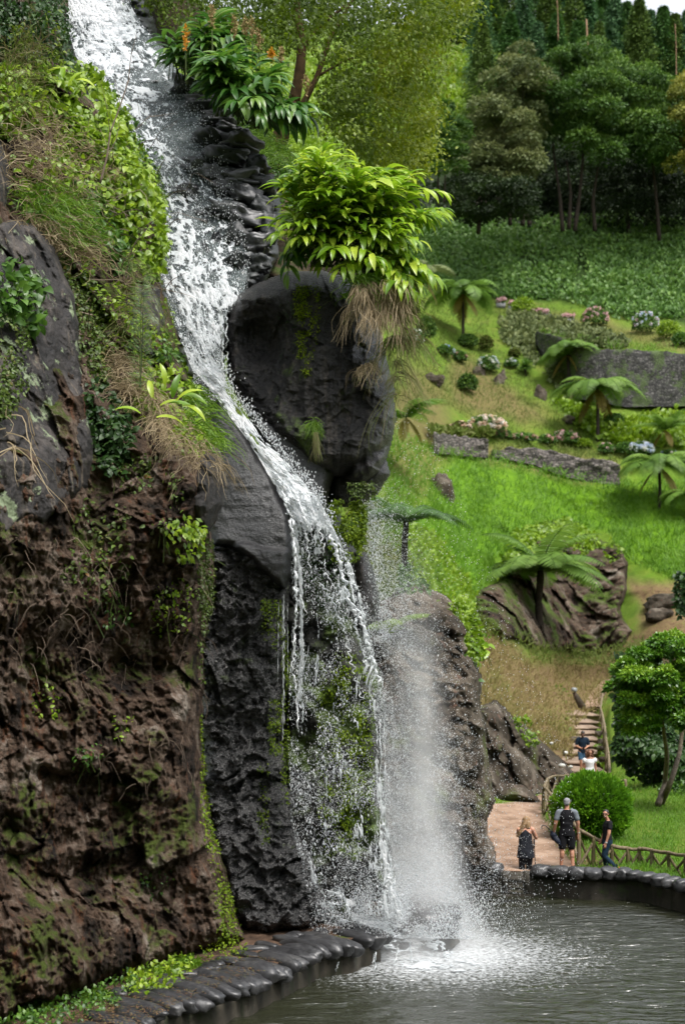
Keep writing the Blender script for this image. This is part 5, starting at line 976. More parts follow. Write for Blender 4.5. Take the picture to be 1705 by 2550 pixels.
tuft('dry_grass', [(0, 330), (120, 300), (230, 400), (280, 480), (200, 560), (80, 520), (10, 470)], C_, 560, .65, G_DRY, 'tangled tan dry grass on the left bank', .55, .0055, .4, off=.7, wig=.35)
tuft('dry_grass', [(40, 560), (150, 560), (250, 640), (230, 680), (120, 640)], C_, 350, .8, G_DRY, 'arching dry straws over the top of the dark slab', .7, .006, .5, off=.4)
tuft('grass_tuft', [(60, 480), (160, 500), (220, 570), (180, 640), (80, 560)], C_, 800, .7, G_GRASS, 'bright green grass tuft above the dark slab', .7, .008, .5, off=.5)
tuft('grass_tuft', [(0, 120), (90, 130), (80, 300), (0, 330)], C_, 700, .6, G_DRYG, 'pale wispy grass at the upper left edge', .4, .006, .8, off=.5)
tuft('grass_tuft', [(300, 640), (360, 680), (330, 900), (280, 820)], C_, 350, .55, G_DRYG, 'thin grass hanging below the lush shrub', .9, .005, .4, off=.3)
tuft('grass_tuft', [(440, 960), (500, 1000), (540, 1120), (500, 1130), (460, 1060)], C_, 330, .5, G_GRASS, 'arching green grass on the ledge above the rock nose', .9, .008, .6, off=.4, side=.5)
tuft('dry_grass', [(340, 950), (420, 1020), (520, 1130), (560, 1160), (500, 1180), (380, 1080)], C_, 500, .55, G_DRY, 'dry straw hanging from the ledge beside the slab', 1.2, .0045, .1, off=.4)
tuft('dry_grass', [(250, 880), (330, 900), (360, 1000), (300, 1000)], C_, 260, .6, G_DRY, 'dead stalks on the ledge left of the leafy clump', .8, .005, .3, off=.3)
tuft('rootlets', [(200, 1380), (520, 1380), (520, 1800), (420, 2000), (260, 1900), (180, 1600)], C_, 170, .35, G_TWIG, 'fine brown rootlets hanging from the brow of the cliff', 1.0, .0035, -.1, off=.15, cat='roots')
tuft('rootlets', [(0, 1330), (200, 1330), (260, 1700), (60, 1750), (0, 1600)], C_, 110, .35, G_TWIG, 'dry reddish rootlets on the left of the cliff', .9, .004, -.1, off=.15, cat='roots')
tuft('rootlets', [(10, 1000), (60, 980), (50, 1120), (20, 1140)], lambda U, V: d_cliff(U, V) - 1.0, 12, .9, G_DRY, 'pale bare roots hanging over the dark slab', 1.2, .008, -.1, cat='roots')
tuft('twigs', [(200, 430), (360, 300), (420, 700), (200, 900)], C_, 70, 1.2, G_TWIG, 'bare curved twigs sticking out of the left shrubs', .4, .008, .5, off=.6, cat='twigs')
# bare sapling leaning in front of the cascade
mb = MB()
def br(a, b, r0, r1, bend=0.0):
    P = resample([a, ((a[0] + b[0]) / 2 + bend, (a[1] + b[1]) / 2), b], 12); mb.tube(W(P[:, 0], P[:, 1], 24.6), np.linspace(r0, r1, 12), 6, .1)
for a, b, r0, r1, bd in [((250, 455), (275, 330), .022, .015, 4), ((275, 330), (320, 200), .015, .009, 2), ((320, 200), (340, 85), .009, .003, -4), ((300, 260), (285, 190), .006, .002, 0), ((318, 210), (335, 150), .006, .002, 3), ((275, 330), (262, 240), .008, .002, 0), ((280, 300), (250, 200), .005, .002, -3), ((262, 400), (300, 300), .009, .003, 8), ((268, 360), (240, 300), .006, .002, 0)]: br(a, b, r0, r1, bd)
o = mb.build('sapling', G_TWIG); tag(o, 'thin bare sapling leaning in front of the white cascade', 'sapling')
# tall weed spire
n = 420; yy = RNG.uniform(690, 960, n); xx = 356 - (yy - 690) * .03 + RNG.normal(0, 1, n) * (5 + (yy - 690) * .035); P = W(xx, yy, 23.6 + RNG.normal(0, .1, n)); e, o = root('weed_spire', P, 'tall feathery weed stalk in front of the grey cracked boulder', 'weed')
leaves('foliage', THIN, P, np.stack([np.sign(xx - 353) * .8, RNG.normal(-.3, .3, n), RNG.uniform(.1, .9, n)], -1), RNG.normal(0, .3, (n, 3)) + [0, -1, .5], .16, G_MID, e, None, o)
strands('stem', W([348, 350], [965, 965], 23.6), np.array([[.02, 0, 1.0], [.04, 0, 1]]), 1.75, G_STEM, 0, .010, 6, .02, e, o)
# broad lily leaves on the ledge
def broad(name, spots, d, label, mat=G_GINGER, cat='lily', sz=.45):
    Ps = []; Ys = []; Zs = []; Ss = []
    for (x, y, dx, dy, s) in spots:
        Ps.append(W(x, y, d + random.uniform(-.2, .2))); Ys.append([dx, random.uniform(-.5, 0), dy]); Zs.append([random.uniform(-.3, .3), -.6, 1]); Ss.append(sz * s)
    P = np.array(Ps); e, o = root(name, P, label, cat); leaves('leaf', LANCE, P, np.array(Ys), np.array(Zs), np.array(Ss), mat, e, None, o); return e
broad('lily_leaves', [(350, 1030, -.7, .5, 1), (390, 1040, .9, .2, 1.1), (400, 1010, .9, .5, 1), (420, 1005, 1, .15, 1.2), (430, 990, .2, 1, 1), (440, 1000, .7, .8, 1.1), (450, 985, 1, .1, 1.1), (410, 960, .1, 1, .9), (380, 990, -.2, 1, .9), (460, 1010, 1, -.2, 1)], 22.6, 'broad yellow green lily leaves on the cliff ledge')
broad('lily_leaves', [(90, 190, -.5, .8, 1), (110, 190, .7, .7, 1.1), (150, 215, .1, 1.2, 1.2), (172, 215, .5, 1.1, 1.2), (160, 215, -.4, 1.1, 1), (185, 200, 1, .1, 1), (60, 180, -.9, .2, 1), (100, 215, .9, -.2, 1.1), (130, 235, -.8, -.3, 1)], 25.6, 'tall broad canna leaves at the top of the left bank')

# weeds and grass along the cliff foot
def foot(px, py): return gz(px, py, .02)
def footweeds(name, poly, n, sz, mat, label, T=LEAF, up=.6):
    q = inpoly(poly, n, 10); q = q[clumpy(q[:, 0], q[:, 1], .03, -.15, n % 31)]; P = gz(q[:, 0], q[:, 1] + 18, 0); P[:, 2] += RNG.uniform(0, .16, len(P)); e, o = root(name, P, label, 'weed')
    leaves('foliage', T, P, RNG.normal(0, .8, (len(P), 3)) + [0, -.2, up], RNG.normal(0, .5, (len(P), 3)) + [0, -.5, 1], sz * RNG.uniform(.5, 1.3, len(P)), mat, e, None, o)
FW = [[(60, 2470), (160, 2390), (300, 2390), (350, 2440), (300, 2490), (180, 2530), (80, 2550)], [(300, 2400), (420, 2360), (480, 2400), (420, 2450), (330, 2470)]]
footweeds('weed_patch', FW[0], 1500, .075, G_MID, 'bright clover like weeds on the earth at the cliff foot'); footweeds('weed_patch', FW[1], 900, .09, G_BRIGHT, 'green weed patch halfway along the footpath')
footweeds('weed_patch', [(-20, 2500), (70, 2510), (90, 2560), (-20, 2560)], 260, .09, G_MID, 'dark leafy weeds in the bottom left corner')
footweeds('weed_patch', [(500, 2350), (600, 2340), (620, 2370), (520, 2390)], 400, .05, G_MOSS, 'mossy sprouts where the footpath meets the wet cliff foot')
for (x, y, lb, k, l_) in ((470, 2395, 'large grassy tuft beside the rim stones at the cliff foot', 170, .36), (90, 2500, 'bright grass tuft in the lower left corner', 160, .34), (400, 2410, 'small grass tuft among the footpath weeds', 130, .28), (240, 2470, 'low grass tuft at the cliff foot near the earth path', 160, .26), (430, 2370, 'grass tuft against the cliff foot above the stones', 120, .26)):
    P = gz(x + RNG.normal(0, 16, k), y + RNG.normal(0, 5, k) + 10, 0); e, o = root('grass_tuft', P, lb, 'grass'); strands('blades', P, np.stack([RNG.normal(0, .6, k), RNG.normal(-.2, .4, k), RNG.uniform(.6, 1.2, k)], -1), l_ * RNG.uniform(.5, 1.2, k), G_GRASS, .7, .011, 6, .1, e, o)
# fallen brown litter on the footpath
q = inpoly([(150, 2540), (420, 2440), (640, 2380), (700, 2400), (560, 2450), (440, 2500), (330, 2560)], 1500, 5); P = gz(q[:, 0], q[:, 1], .035); P[:, 2] += RNG.uniform(0, .03, len(P))
tag(leaves('leaf_litter', CARDN, P, RNG.normal(0, 1, (len(P), 3)) * [1, 1, .1], RNG.normal(0, .2, (len(P), 3)) + [0, 0, 1], .05, foliage('litter', [(.09, .05, .03), (.2, .11, .05), (.12, .13, .04)], .7, .1, .2)), 'brown fallen leaf litter on the footpath', 'litter', kind='stuff')

# ---------------------------------------------------------------- ginger clumps
def ginger(name, poly, bases, d, nst, leaf, mat, label, dj=.9, spikes=(), nl=11):
    tips = inpoly(poly, nst, 5); e, o = root(name, W(np.array(bases)[:, 0], np.array(bases)[:, 1], d), label, 'ginger plant'); P = []; Y = []; Z = []; S = []; mb = MB()
    for (tx, ty) in tips:
        b = random.choice(bases); td = d + random.uniform(-dj, dj * .8); B = W(b[0] + random.uniform(-30, 30), b[1], d + .3); Tt = W(tx, ty, td)
        L_ = np.linalg.norm(Tt - B); C1 = B + (Tt - B) * .5 + np.array([0, -.05, .30 * L_ + .05]); tt = np.linspace(0, 1, 14)[:, None]
        C = (1 - tt) ** 2 * B + 2 * tt * (1 - tt) * C1 + tt ** 2 * Tt; mb.tube(C - o, np.linspace(.014, .006, 14), 5, 0, r=random.random())
        ll = leaf * random.uniform(.8, 1.15); m_ = max(5, int(nl * min(1, L_ / 1.3))); tg = np.gradient(C, axis=0); tg /= np.linalg.norm(tg, axis=1)[:, None]
        side = np.cross(tg[7], [0, 0, 1.0]); side /= np.linalg.norm(side) + 1e-6
        if random.random() < .5: side = side + RNG.normal(0, .35, 3)
        k0 = max(.25, 1 - .95 * m_ * .11 / max(L_, .3) * 1.0)
        for j in range(m_):
            u = k0 + (1 - k0) * (j + .5) / m_; i_ = min(12, int(u * 13)); c = C[i_] + (C[i_ + 1] - C[i_]) * (u * 13 - i_); sg = 1 if j % 2 else -1
            dr = tg[i_] * (.45 + .5 * (j / m_)) + side * sg * (.95 - .4 * j / m_) + np.array([0, -.1, random.uniform(-.25, .3)])
            P.append(c); Y.append(dr); Z.append(np.array([0, -.35, 1.0]) + RNG.normal(0, .22, 3)); S.append(ll * (.75 + .5 * math.sin(math.pi * (j + .6) / (m_ + .5))) * random.uniform(.85, 1.1))
        P.append(C[-1]); Y.append(tg[-1] + [0, 0, .2]); Z.append(np.array([0, -.4, 1])); S.append(ll * .7)
    leaves('foliage', LANCE, np.array(P), np.array(Y), np.array(Z), np.array(S), mat, e, None, o); mb.build('stem', G_STEM, e); return e
g1 = ginger('ginger_plant', [(685, 500), (720, 425), (790, 370), (870, 380), (960, 410), (1050, 440), (1112, 470), (1100, 530), (1030, 570), (1075, 640), (1030, 700), (960, 670), (900, 650), (850, 680), (790, 660), (740, 610), (690, 590), (700, 530), (740, 500)], [(740, 650), (800, 665), (860, 675), (920, 690)], 26.4, 135, .44, G_GINGER, 'big bright ginger plant spreading over the huge black boulder', 1.0)
ginger('ginger_plant', [(960, 640), (1040, 620), (1095, 690), (1085, 750), (1030, 745), (980, 700)], [(900, 680), (940, 700)], 25.9, 20, .42, G_GINGER, 'bright ginger shoots drooping over the straw at the right of the big plant', .5)
ginger('ginger_plant', [(690, 640), (720, 580), (760, 600), (720, 690), (680, 690)], [(740, 620)], 26.5, 6, .36, G_GING2, 'few drooping dark ginger shoots at the left of the black boulder', .3)
g2 = ginger('ginger_plant', [(500, 150), (560, 110), (640, 130), (700, 180), (720, 260), (680, 300), (620, 290), (560, 230), (500, 210)], [(560, 290), (620, 310), (660, 320)], 30.5, 60, .55, G_GING2, 'dark green ginger thicket with dry flower spikes beside the upper cascade', 1.2)
ginger('ginger_plant', [(690, 260), (790, 260), (780, 310), (700, 300)], [(650, 320)], 30.2, 9, .55, G_GING2, 'ginger shoots leaning right in front of the tree trunk', .5)
ginger('ginger_plant', [(470, 60), (520, 30), (600, 60), (610, 110), (540, 120), (480, 110)], [(500, 180), (560, 180)], 32.5, 22, .55, G_GING2, 'upper ginger shoots near the top of the cascade', .8)
ginger('ginger_plant', [(400, 90), (450, 90), (470, 150), (430, 170), (400, 130)], [(440, 200)], 33, 12, .45, G_GING2, 'low ginger leaves at the right shoulder of the upper cascade', .6)
M_ORANGE = foliage('flower_orange', [(.55, .20, .01), (.65, .36, .03)], .5, .4, .3); M_SPIKE = foliage('dry_spike', [(.20, .17, .05), (.35, .24, .12)], .7, .2, .2)
for (x, y, h, mm, lb) in ((463, 95, 38, M_ORANGE, 'orange ginger flower head near the top of the cascade'), (676, 140, 22, M_ORANGE, 'small orange flower in the ginger thicket by the tree trunk'), (528, 40, 34, M_SPIKE, 'dry ginger spike standing tallest above the upper shoots'), (583, 72, 34, M_SPIKE, 'yellowish ginger spike left of the twin spikes'), (611, 68, 30, M_SPIKE, 'left one of the twin dry ginger spikes'), (628, 72, 30, M_SPIKE, 'right one of the twin dry ginger spikes'), (645, 100, 28, M_SPIKE, 'dry ginger spike above the orange flower'), (700, 140, 26, M_SPIKE, 'short dry ginger spike right of the orange flower'), (762, 215, 30, M_SPIKE, 'dry ginger spike in front of the tree trunk')):
    k = 80; z = RNG.uniform(-1, 1, k); P = W(x, y, 31.2) + np.stack([RNG.normal(0, .04, k) * (1.1 - np.abs(z)), RNG.normal(0, .04, k), z * h * 31 / FP * .8], -1); e, o = root('flower_spike', P, lb, 'flower')
    leaves('florets', CARD, P, RNG.normal(0, .6, (k, 3)) + [0, -.3, .6], RNG.normal(0, .5, (k, 3)) + [0, -1, .3], .085, mm, e, None, o)
    strands('stem', P[:2] * 0 + W(x, y + h, 31.2), np.array([[.05, .05, -1.0], [0, .05, -1]]), .7, G_STEM, 0, .012, 4, .02, e, o)
# bright grass and dry hanging grass on the boulder
def hang(name, x0_, x1_, y0_, y1_, n, L_, mat, label, d, g, w, cat='grass', sx=.2, up=.5, wig=.2):
    k = max(3, n // 28); cx_ = RNG.uniform(x0_, x1_, k); cy_ = y0_ + (y1_ - y0_) * RNG.random(k) ** 1.5; cl_ = L_ * RNG.uniform(.3, 1.1, k); cs = RNG.normal(sx, .25, k); i = RNG.integers(0, k, n)
    P = W(cx_[i] + RNG.normal(0, 5, n), cy_[i] + RNG.normal(0, 5, n), d + RNG.uniform(-.4, .4, k)[i] + RNG.normal(0, .05, n)); e, o = root(name, P, label, cat)
    strands('blades', P, np.stack([cs[i] + RNG.normal(0, .28, n), RNG.uniform(-.7, .0, n), RNG.uniform(-.3, 1, n) * up], -1), cl_[i] * RNG.uniform(.5, 1.3, n), mat, g, w, 10, wig * 1.6, e, o)
def hang0(name, x0_, x1_, y0_, y1_, n, L_, mat, label, d, g, w, cat='grass', sx=.2, up=.5, wig=.2):
    P = W(RNG.uniform(x0_, x1_, n), RNG.uniform(y0_, y1_, n), d + RNG.uniform(-.4, .4, n)); e, o = root(name, P, label, cat)
    strands('blades', P, np.stack([RNG.normal(sx, .32, n), RNG.uniform(-.6, .0, n), RNG.uniform(-.2, 1, n) * up], -1), L_ * RNG.uniform(.5, 1.2, n), mat, g, w, 10, wig, e, o)
hang('hanging_grass', 880, 1000, 705, 790, 1000, .42, G_DRY, 'tan dry grass hanging over the right of the huge boulder', 25.9, 1.5, .0055, sx=.05, up=-.1)
hang('hanging_grass', 975, 1000, 730, 860, 420, .62, G_DRYG, 'long straw coloured grass curtain at the right edge of the boulder', 26.6, 1.4, .0055, sx=.05, up=.0)
hang('hanging_grass', 984, 996, 900, 1020, 120, .8, G_DRYG, 'thin green trailing strands on the right flank of the boulder', 26.9, 1.2, .005, sx=.0, up=.0, wig=.08)
hang('grass_tuft', 850, 990, 690, 735, 700, .42, G_GRASS, 'fresh green grass fringe under the ginger leaves', 26.1, .8, .008, sx=.3, up=.6)
hang('hanging_grass', 905, 935, 890, 930, 130, .42, G_DRY, 'small brown dry tuft on the face of the huge boulder', 26.0, 1.2, .0045, sx=-.1, up=.1)
hang('hanging_grass', 985, 1010, 740, 830, 60, .9, G_DRYG, 'fine arching seed stalks right of the boulder', 26.3, .6, .004, sx=.4, up=.3)
P = W(780 + RNG.normal(0, 7, 260), 1062 + RNG.normal(0, 7, 260), 26.3); e, o = root('grass_tuft', P, 'small bright grass tuft growing on the lower black boulder', 'grass'); strands('blades', P, rdir(260, -.6, 1) + [0, -.3, 0], .17, G_GRASS, .8, .005, 6, .1, e, o)
strands('dead_blades', W(785 + RNG.normal(0, 3, 90), 1075 + RNG.uniform(0, 8, 90), 26.05), np.array([[.1, -.1, -1.0]] * 90) + RNG.normal(0, .16, (90, 3)), .42 * RNG.uniform(.4, 1.2, 90), G_DRYG, .2, .002, 6, .12, e, o)
# moss
def moss(poly, n, d, size, label, bul=.25, mat=G_MOSS, T=CARD, ks=.05, dn=.9, th=-.02):
    return shrub('moss_clump', poly, d, n, size, mat, label, 'moss', bulge=bul, T=T, wob=20, stems=0, droop=dn, kth=th, ks=ks)
moss([(822, 1262), (845, 1245), (885, 1250), (912, 1275), (910, 1320), (890, 1360), (870, 1400), (850, 1400), (835, 1360), (822, 1310)], 4200, lambda U, V: 26.6 + 0 * U, .075, 'thick bright green hanging moss under the huge boulder', .5)
moss([(865, 1215), (900, 1200), (935, 1205), (925, 1235), (880, 1240)], 420, lambda U, V: 26.4 + 0 * U, .07, 'brownish fern tuft in the crevice under the huge boulder', .2, G_CREEP)
moss([(738, 705), (790, 715), (800, 760), (788, 800), (790, 850), (768, 880), (760, 940), (750, 880), (738, 850), (744, 790), (732, 760)], 3400, lambda U, V: rsample(R_BIG, U, V)[0][..., 1], .05, 'bright moss streak on the face of the huge boulder', .08, foliage('moss_yellow', [(.12, .19, .006), (.24, .33, .008), (.38, .46, .02)], .6, .35, .3), dn=.1, ks=.09, th=.22)
moss([(690, 745), (740, 730), (742, 800), (720, 900), (700, 950), (690, 880)], 420, lambda U, V: rsample(R_BIG, U, V)[0][..., 1], .04, 'thin dark moss on the hollow side of the huge boulder', .04, G_DARK)
moss([(650, 1490), (700, 1500), (705, 1600), (690, 1620), (660, 1560)], 500, lambda U, V: 26.1 + 0 * U, .05, 'moss fringe dripping below the overhung rock', .2)
moss([(670, 1740), (700, 1750), (695, 1880), (670, 1860)], 500, lambda U, V: rsample(R_BLACK, U, V)[0][..., 1], .055, 'fresh moss tufts on the black wet rock face', .12)
moss([(640, 1900), (670, 1900), (668, 2100), (645, 2050)], 400, lambda U, V: rsample(R_BLACK, U, V)[0][..., 1], .05, 'low moss tufts on the black wet rock face', .1)
moss([(700, 1560), (712, 1560), (722, 1800), (712, 2000), (704, 1800)], 700, lambda U, V: 26.2 + 0 * U, .05, 'thin moss line on the ridge left of the falling water', .12)
moss([(800, 1650), (900, 1620), (930, 1760), (930, 1960), (880, 2140), (820, 2120), (790, 1900)], 5200, lambda U, V: rsample(R_MOSSW, U, V)[0][..., 1], .065, 'green moss carpet on the rock behind the falling curtain', .16)
moss([(740, 1300), (850, 1380), (880, 1480), (850, 1560), (760, 1500), (730, 1400)], 2200, lambda U, V: rsample(R_MOSSW, U, V)[0][..., 1], .06, 'dark moss behind the top of the falling curtain', .14, G_DARK)

# ---------------------------------------------------------------- tree beside the stream
def limb(mb, pts, r0, r1, n=16, wob=.08, k=8):
    P = resample(pts, n); P = P + .0; mb.tube(P, np.linspace(r0, r1, n), k, wob)
tr_ = empty('stream_tree', W(690, 408, 38), 0, 'tall olive leaved tree rising behind the ginger plants', 'tree'); o3 = np.array(tr_.location)
mb = MB(); Wd = lambda x, y, d=38: W(x, y, d) - o3
limb(mb, [Wd(690, 420), Wd(688, 380), Wd(705, 320), Wd(730, 255)], .24, .19, 20, .12, 10); mb.build('trunk', plain('bark_brown', (.10, .06, .03), .85, .2, .4, 6, .8, .03), tr_)
mb = MB(); limb(mb, [Wd(730, 260), Wd(745, 190), Wd(752, 120), Wd(742, 40), Wd(735, -60)], .16, .09); limb(mb, [Wd(712, 310), Wd(760, 250), Wd(790, 190), Wd(820, 100), Wd(870, 10)], .10, .04); limb(mb, [Wd(748, 130), Wd(800, 60), Wd(880, 0)], .07, .03); limb(mb, [Wd(745, 60), Wd(680, 0), Wd(600, -60)], .07, .03); limb(mb, [Wd(790, 190), Wd(860, 150), Wd(950, 120)], .04, .015); mb.build('limb', MATS['bark_brown'], tr_)
CP = [(330, -120), (1200, -120), (1180, 40), (1120, 90), (1070, 150), (1085, 240), (1070, 330), (1020, 430), (960, 460), (900, 380), (840, 290), (800, 180), (700, 90), (560, 50), (420, 20)]
cc_ = inpoly(CP, 380, 25); cc_ = cc_[sdpoly(cc_[:, 0], cc_[:, 1], [(640, 110), (790, 90), (850, 200), (800, 330), (640, 330)]) < 0]; n = 52000; k = RNG.integers(0, len(cc_), n); cd = RNG.uniform(34.5, 42, len(cc_)); thin = RNG.random(len(cc_)) 
x = cc_[k, 0] + RNG.normal(0, 26, n); y = cc_[k, 1] + RNG.normal(0, 18, n) + np.abs(RNG.normal(0, 14, n)); P = W(x, y, cd[k] + RNG.normal(0, .35, n))
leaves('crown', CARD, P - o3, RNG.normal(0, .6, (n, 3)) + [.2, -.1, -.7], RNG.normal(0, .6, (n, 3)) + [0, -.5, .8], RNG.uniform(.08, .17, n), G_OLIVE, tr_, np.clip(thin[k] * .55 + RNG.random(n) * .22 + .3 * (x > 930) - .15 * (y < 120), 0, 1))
# ================================================================ HILLSIDE PLANTS
H_TREE = foliage('crown_dark', [(.02, .05, .008), (.05, .115, .014), (.13, .225, .028)], .6, .25, .3)
H_TREE2 = foliage('crown_greyish', [(.06, .085, .03), (.11, .14, .045), (.19, .21, .07)], .6, .25, .3)
H_OL = foliage('crown_olive', [(.10, .12, .02), (.18, .20, .03), (.28, .27, .04)], .6, .3, .3)
H_SHADE = foliage('painted_shade_leaf', [(.006, .014, .004), (.014, .03, .006), (.03, .055, .010)], .6, .2, .3)  # leaf colours darkened to stand in for shade beneath the crowns
H_CON = foliage('conifer_needles', [(.03, .085, .035), (.06, .14, .05), (.11, .22, .08)], .6, .2, .3)
H_THICK = foliage('thicket_leaf', [(.04, .10, .02), (.09, .19, .03), (.18, .30, .05)], .5, .3, .4)
H_FERN = foliage('fern_frond', [(.07, .15, .02), (.12, .22, .03), (.19, .30, .05)], .5, .4, .35)
H_FERND = foliage('fern_dry', [(.12, .08, .015), (.16, .13, .02)], .6, .3, .3)
H_GRASS = foliage('slope_grass', [(.06, .15, .01), (.11, .24, .012), (.18, .32, .02)], .5, .4, .3)
H_GDULL = foliage('slope_grass_dull', [(.06, .10, .015), (.10, .14, .02), (.16, .15, .05)], .6, .3, .2)
M_TRUNK = plain('dark_trunk', (.035, .028, .022), .9, .1, .4, 4, .6, .04)
M_TRUNKL = plain('light_trunk', (.15, .12, .09), .85, .2, .45, 9, .6, .02)

def ground_leaves(name, poly, n, size, mat, label=None, T=CARD, h=.5, up=.8, kth=-.3, ks=.02, kind='stuff', cat='undergrowth', lift=0.0, off=.1):
    q = inpoly(poly, n, 8); q = q[clumpy(q[:, 0], q[:, 1], ks, kth, n % 89)]; P = W(q[:, 0], q[:, 1], terr_n(q[:, 0], q[:, 1]) - off)
    hh = .5 + .5 * fbm(P * .5, 3, 44); P[:, 2] += lift + h * hh * RNG.random(len(P)); m_ = len(P)
    Y = RNG.normal(0, .7, (m_, 3)) + [0, -.4, up]; o = leaves(name, T, P, Y, RNG.normal(0, .5, (m_, 3)) + [0, -.9, .6], size * RNG.uniform(.5, 1.3, m_), mat, None, np.clip(.55 * hh + .45 * RNG.random(m_), 0, 1))
    return tag(o, label, cat, kind=kind)
ground_leaves('thicket', [(1040, 545), (1300, 560), (1900, 565), (1900, 700), (1700, 790), (1560, 800), (1400, 745), (1240, 745), (1080, 700), (1000, 650)], 70000, .5, H_THICK, 'dense green bramble thicket below the dark trees', h=2.4, T=LEAF)
ground_leaves('undergrowth', [(950, 430), (1080, 470), (1300, 500), (1900, 480), (1900, 590), (1300, 575), (1040, 560), (950, 640)], 14000, .7, H_SHADE, 'dark undergrowth at the feet of the dark trees', h=2.0, T=LEAF)
ground_leaves('ivy_slope', [(1060, 120), (1200, 120), (1210, 330), (1060, 300)], 6000, 1.0, G_BRIGHT, 'bright green creeper slope between the olive tree and the conifers', h=1.2, T=LEAF)
ground_leaves('ivy_slope', [(600, 140), (1060, 140), (1080, 420), (950, 520), (850, 430), (700, 400), (600, 330)], 14000, .75, G_BRIGHT, 'bright leafy slope seen through the olive tree', h=1.2, T=LEAF)
ground_leaves('slope_grass', [(960, 1060), (1130, 1140), (1260, 1140), (1400, 1190), (1540, 1205), (1705, 1200), (1900, 1200), (1900, 1450), (1705, 1450), (1570, 1400), (1500, 1320), (1370, 1310), (1230, 1400), (1170, 1560), (1080, 1480), (960, 1350)], 30000, .60, H_GRASS, 'bright lush grass on the middle slope', T=BLADE, h=.1, up=1.3)
ground_leaves('slope_grass', [(1010, 740), (1200, 750), (1240, 870), (1400, 1010), (1560, 1100), (1560, 1140), (1260, 1110), (1120, 1010), (980, 1000), (960, 860)], 16000, .45, H_GDULL, 'shorter yellow green grass between the hydrangeas', T=BLADE, h=.05, up=1.2)
ground_leaves('slope_grass', [(1200, 740), (1400, 770), (1560, 830), (1900, 850), (1900, 880), (1560, 868), (1400, 840), (1230, 790)], 5000, .4, H_GDULL, 'mown grass terrace edge above the dark wall', T=BLADE, h=.05, up=1.2)
ground_leaves('slope_grass', [(1180, 1560), (1330, 1640), (1600, 1600), (1560, 1700), (1440, 1800), (1400, 1960), (1180, 1850)], 20000, .42, foliage('dry_slope', [(.24, .17, .085), (.19, .15, .055), (.12, .16, .025)], .7, .2, .2), 'straw coloured short grass on the bank above the stairs', T=BLADE, h=.03, up=.8, kth=-.05)
ground_leaves('lawn_grass', [(1390, 2060), (1560, 1900), (1705, 1880), (1900, 1880), (1900, 2200), (1700, 2195), (1560, 2172), (1450, 2170)], 26000, .16, H_GRASS, 'lush lawn behind the rustic railing', T=BLADE, h=.03, up=1.3, kth=-.35)
ground_leaves('path_weeds', [(1345, 2010), (1372, 2010), (1400, 2070), (1450, 2130), (1445, 2165), (1405, 2125), (1365, 2070)], 2200, .10, H_GRASS, 'low green weeds along the right edge of the dirt path', T=BLADE, h=.02, up=1.0)
ground_leaves('wall_plants', [(1260, 790), (1330, 790), (1560, 860), (1560, 880), (1400, 850), (1300, 830)], 2600, .5, H_TREE2, 'grey green plants trailing over the top of the terrace wall', h=.8, T=LEAF, lift=.3)
ground_leaves('wall_plants', [(1240, 800), (1300, 805), (1350, 830), (1400, 900), (1450, 985), (1410, 1000), (1340, 920), (1250, 850)], 2600, .55, H_TREE2, 'dull green plants on the stony bank left of the dark terrace wall', h=.9, T=LEAF)
ground_leaves('undergrowth', [(1380, 1000), (1500, 1060), (1705, 1040), (1705, 1120), (1560, 1120), (1460, 1080)], 3500, .6, G_BRIGHT, 'bright leafy shrubs on the slope at the right edge under the wall', h=1.5, T=LEAF)
ground_leaves('undergrowth', [(860, 1240), (960, 1260), (1040, 1380), (1060, 1470), (960, 1500), (860, 1540)], 5000, .32, H_GDULL, 'brownish green undergrowth behind the top of the spray', h=.4, T=LEAF)
ground_leaves('undergrowth', [(1000, 1300), (1080, 1340), (1180, 1480), (1190, 1560), (1090, 1520), (1000, 1420)], 4500, .35, G_BRIGHT, 'bright vine covered ground above the mist bluff', h=.5, T=LEAF)

for k_, (poly_, lb_) in enumerate([([(1070, 1068), (1225, 1080), (1225, 1092), (1070, 1082)], 'grass tufts hanging over the top of the short stone wall'), ([(1070, 1118), (1230, 1128), (1380, 1168), (1545, 1198), (1545, 1215), (1380, 1190), (1200, 1146), (1070, 1135)], 'long grass growing up the foot of the brown stone walls'), ([(1225, 1108), (1330, 1110), (1540, 1142), (1545, 1155), (1400, 1134), (1225, 1126)], 'weeds along the top of the brown stone wall'), ([(1340, 822), (1560, 858), (1900, 872), (1900, 894), (1560, 886), (1340, 846)], 'grass overhanging the dark terrace wall')]):
    ground_leaves('wall_grass', poly_, 1500, .55, H_GDULL if k_ % 2 == 0 else H_GRASS, lb_, T=BLADE if k_ else LEAF, h=.35, up=.8, kth=.02, off=2.2, ks=.05)
ground_leaves('slope_grass', [(200, 500), (1000, 700), (1000, 1900), (800, 2000), (200, 1900)], 12000, .6, H_GDULL, 'rough grass on the slope behind the waterfall rocks', T=BLADE, h=.1, up=1.2)
ground_leaves('slope_grass', [(1160, 1560), (1250, 1600), (1340, 1650), (1500, 1660), (1600, 1620), (1600, 1590), (1480, 1625), (1330, 1605), (1250, 1570), (1180, 1530)], 2500, .5, H_GDULL, 'rough grass growing against the foot of the rock outcrop', T=BLADE, h=.2, up=1.0, off=3.0, kth=-.1)
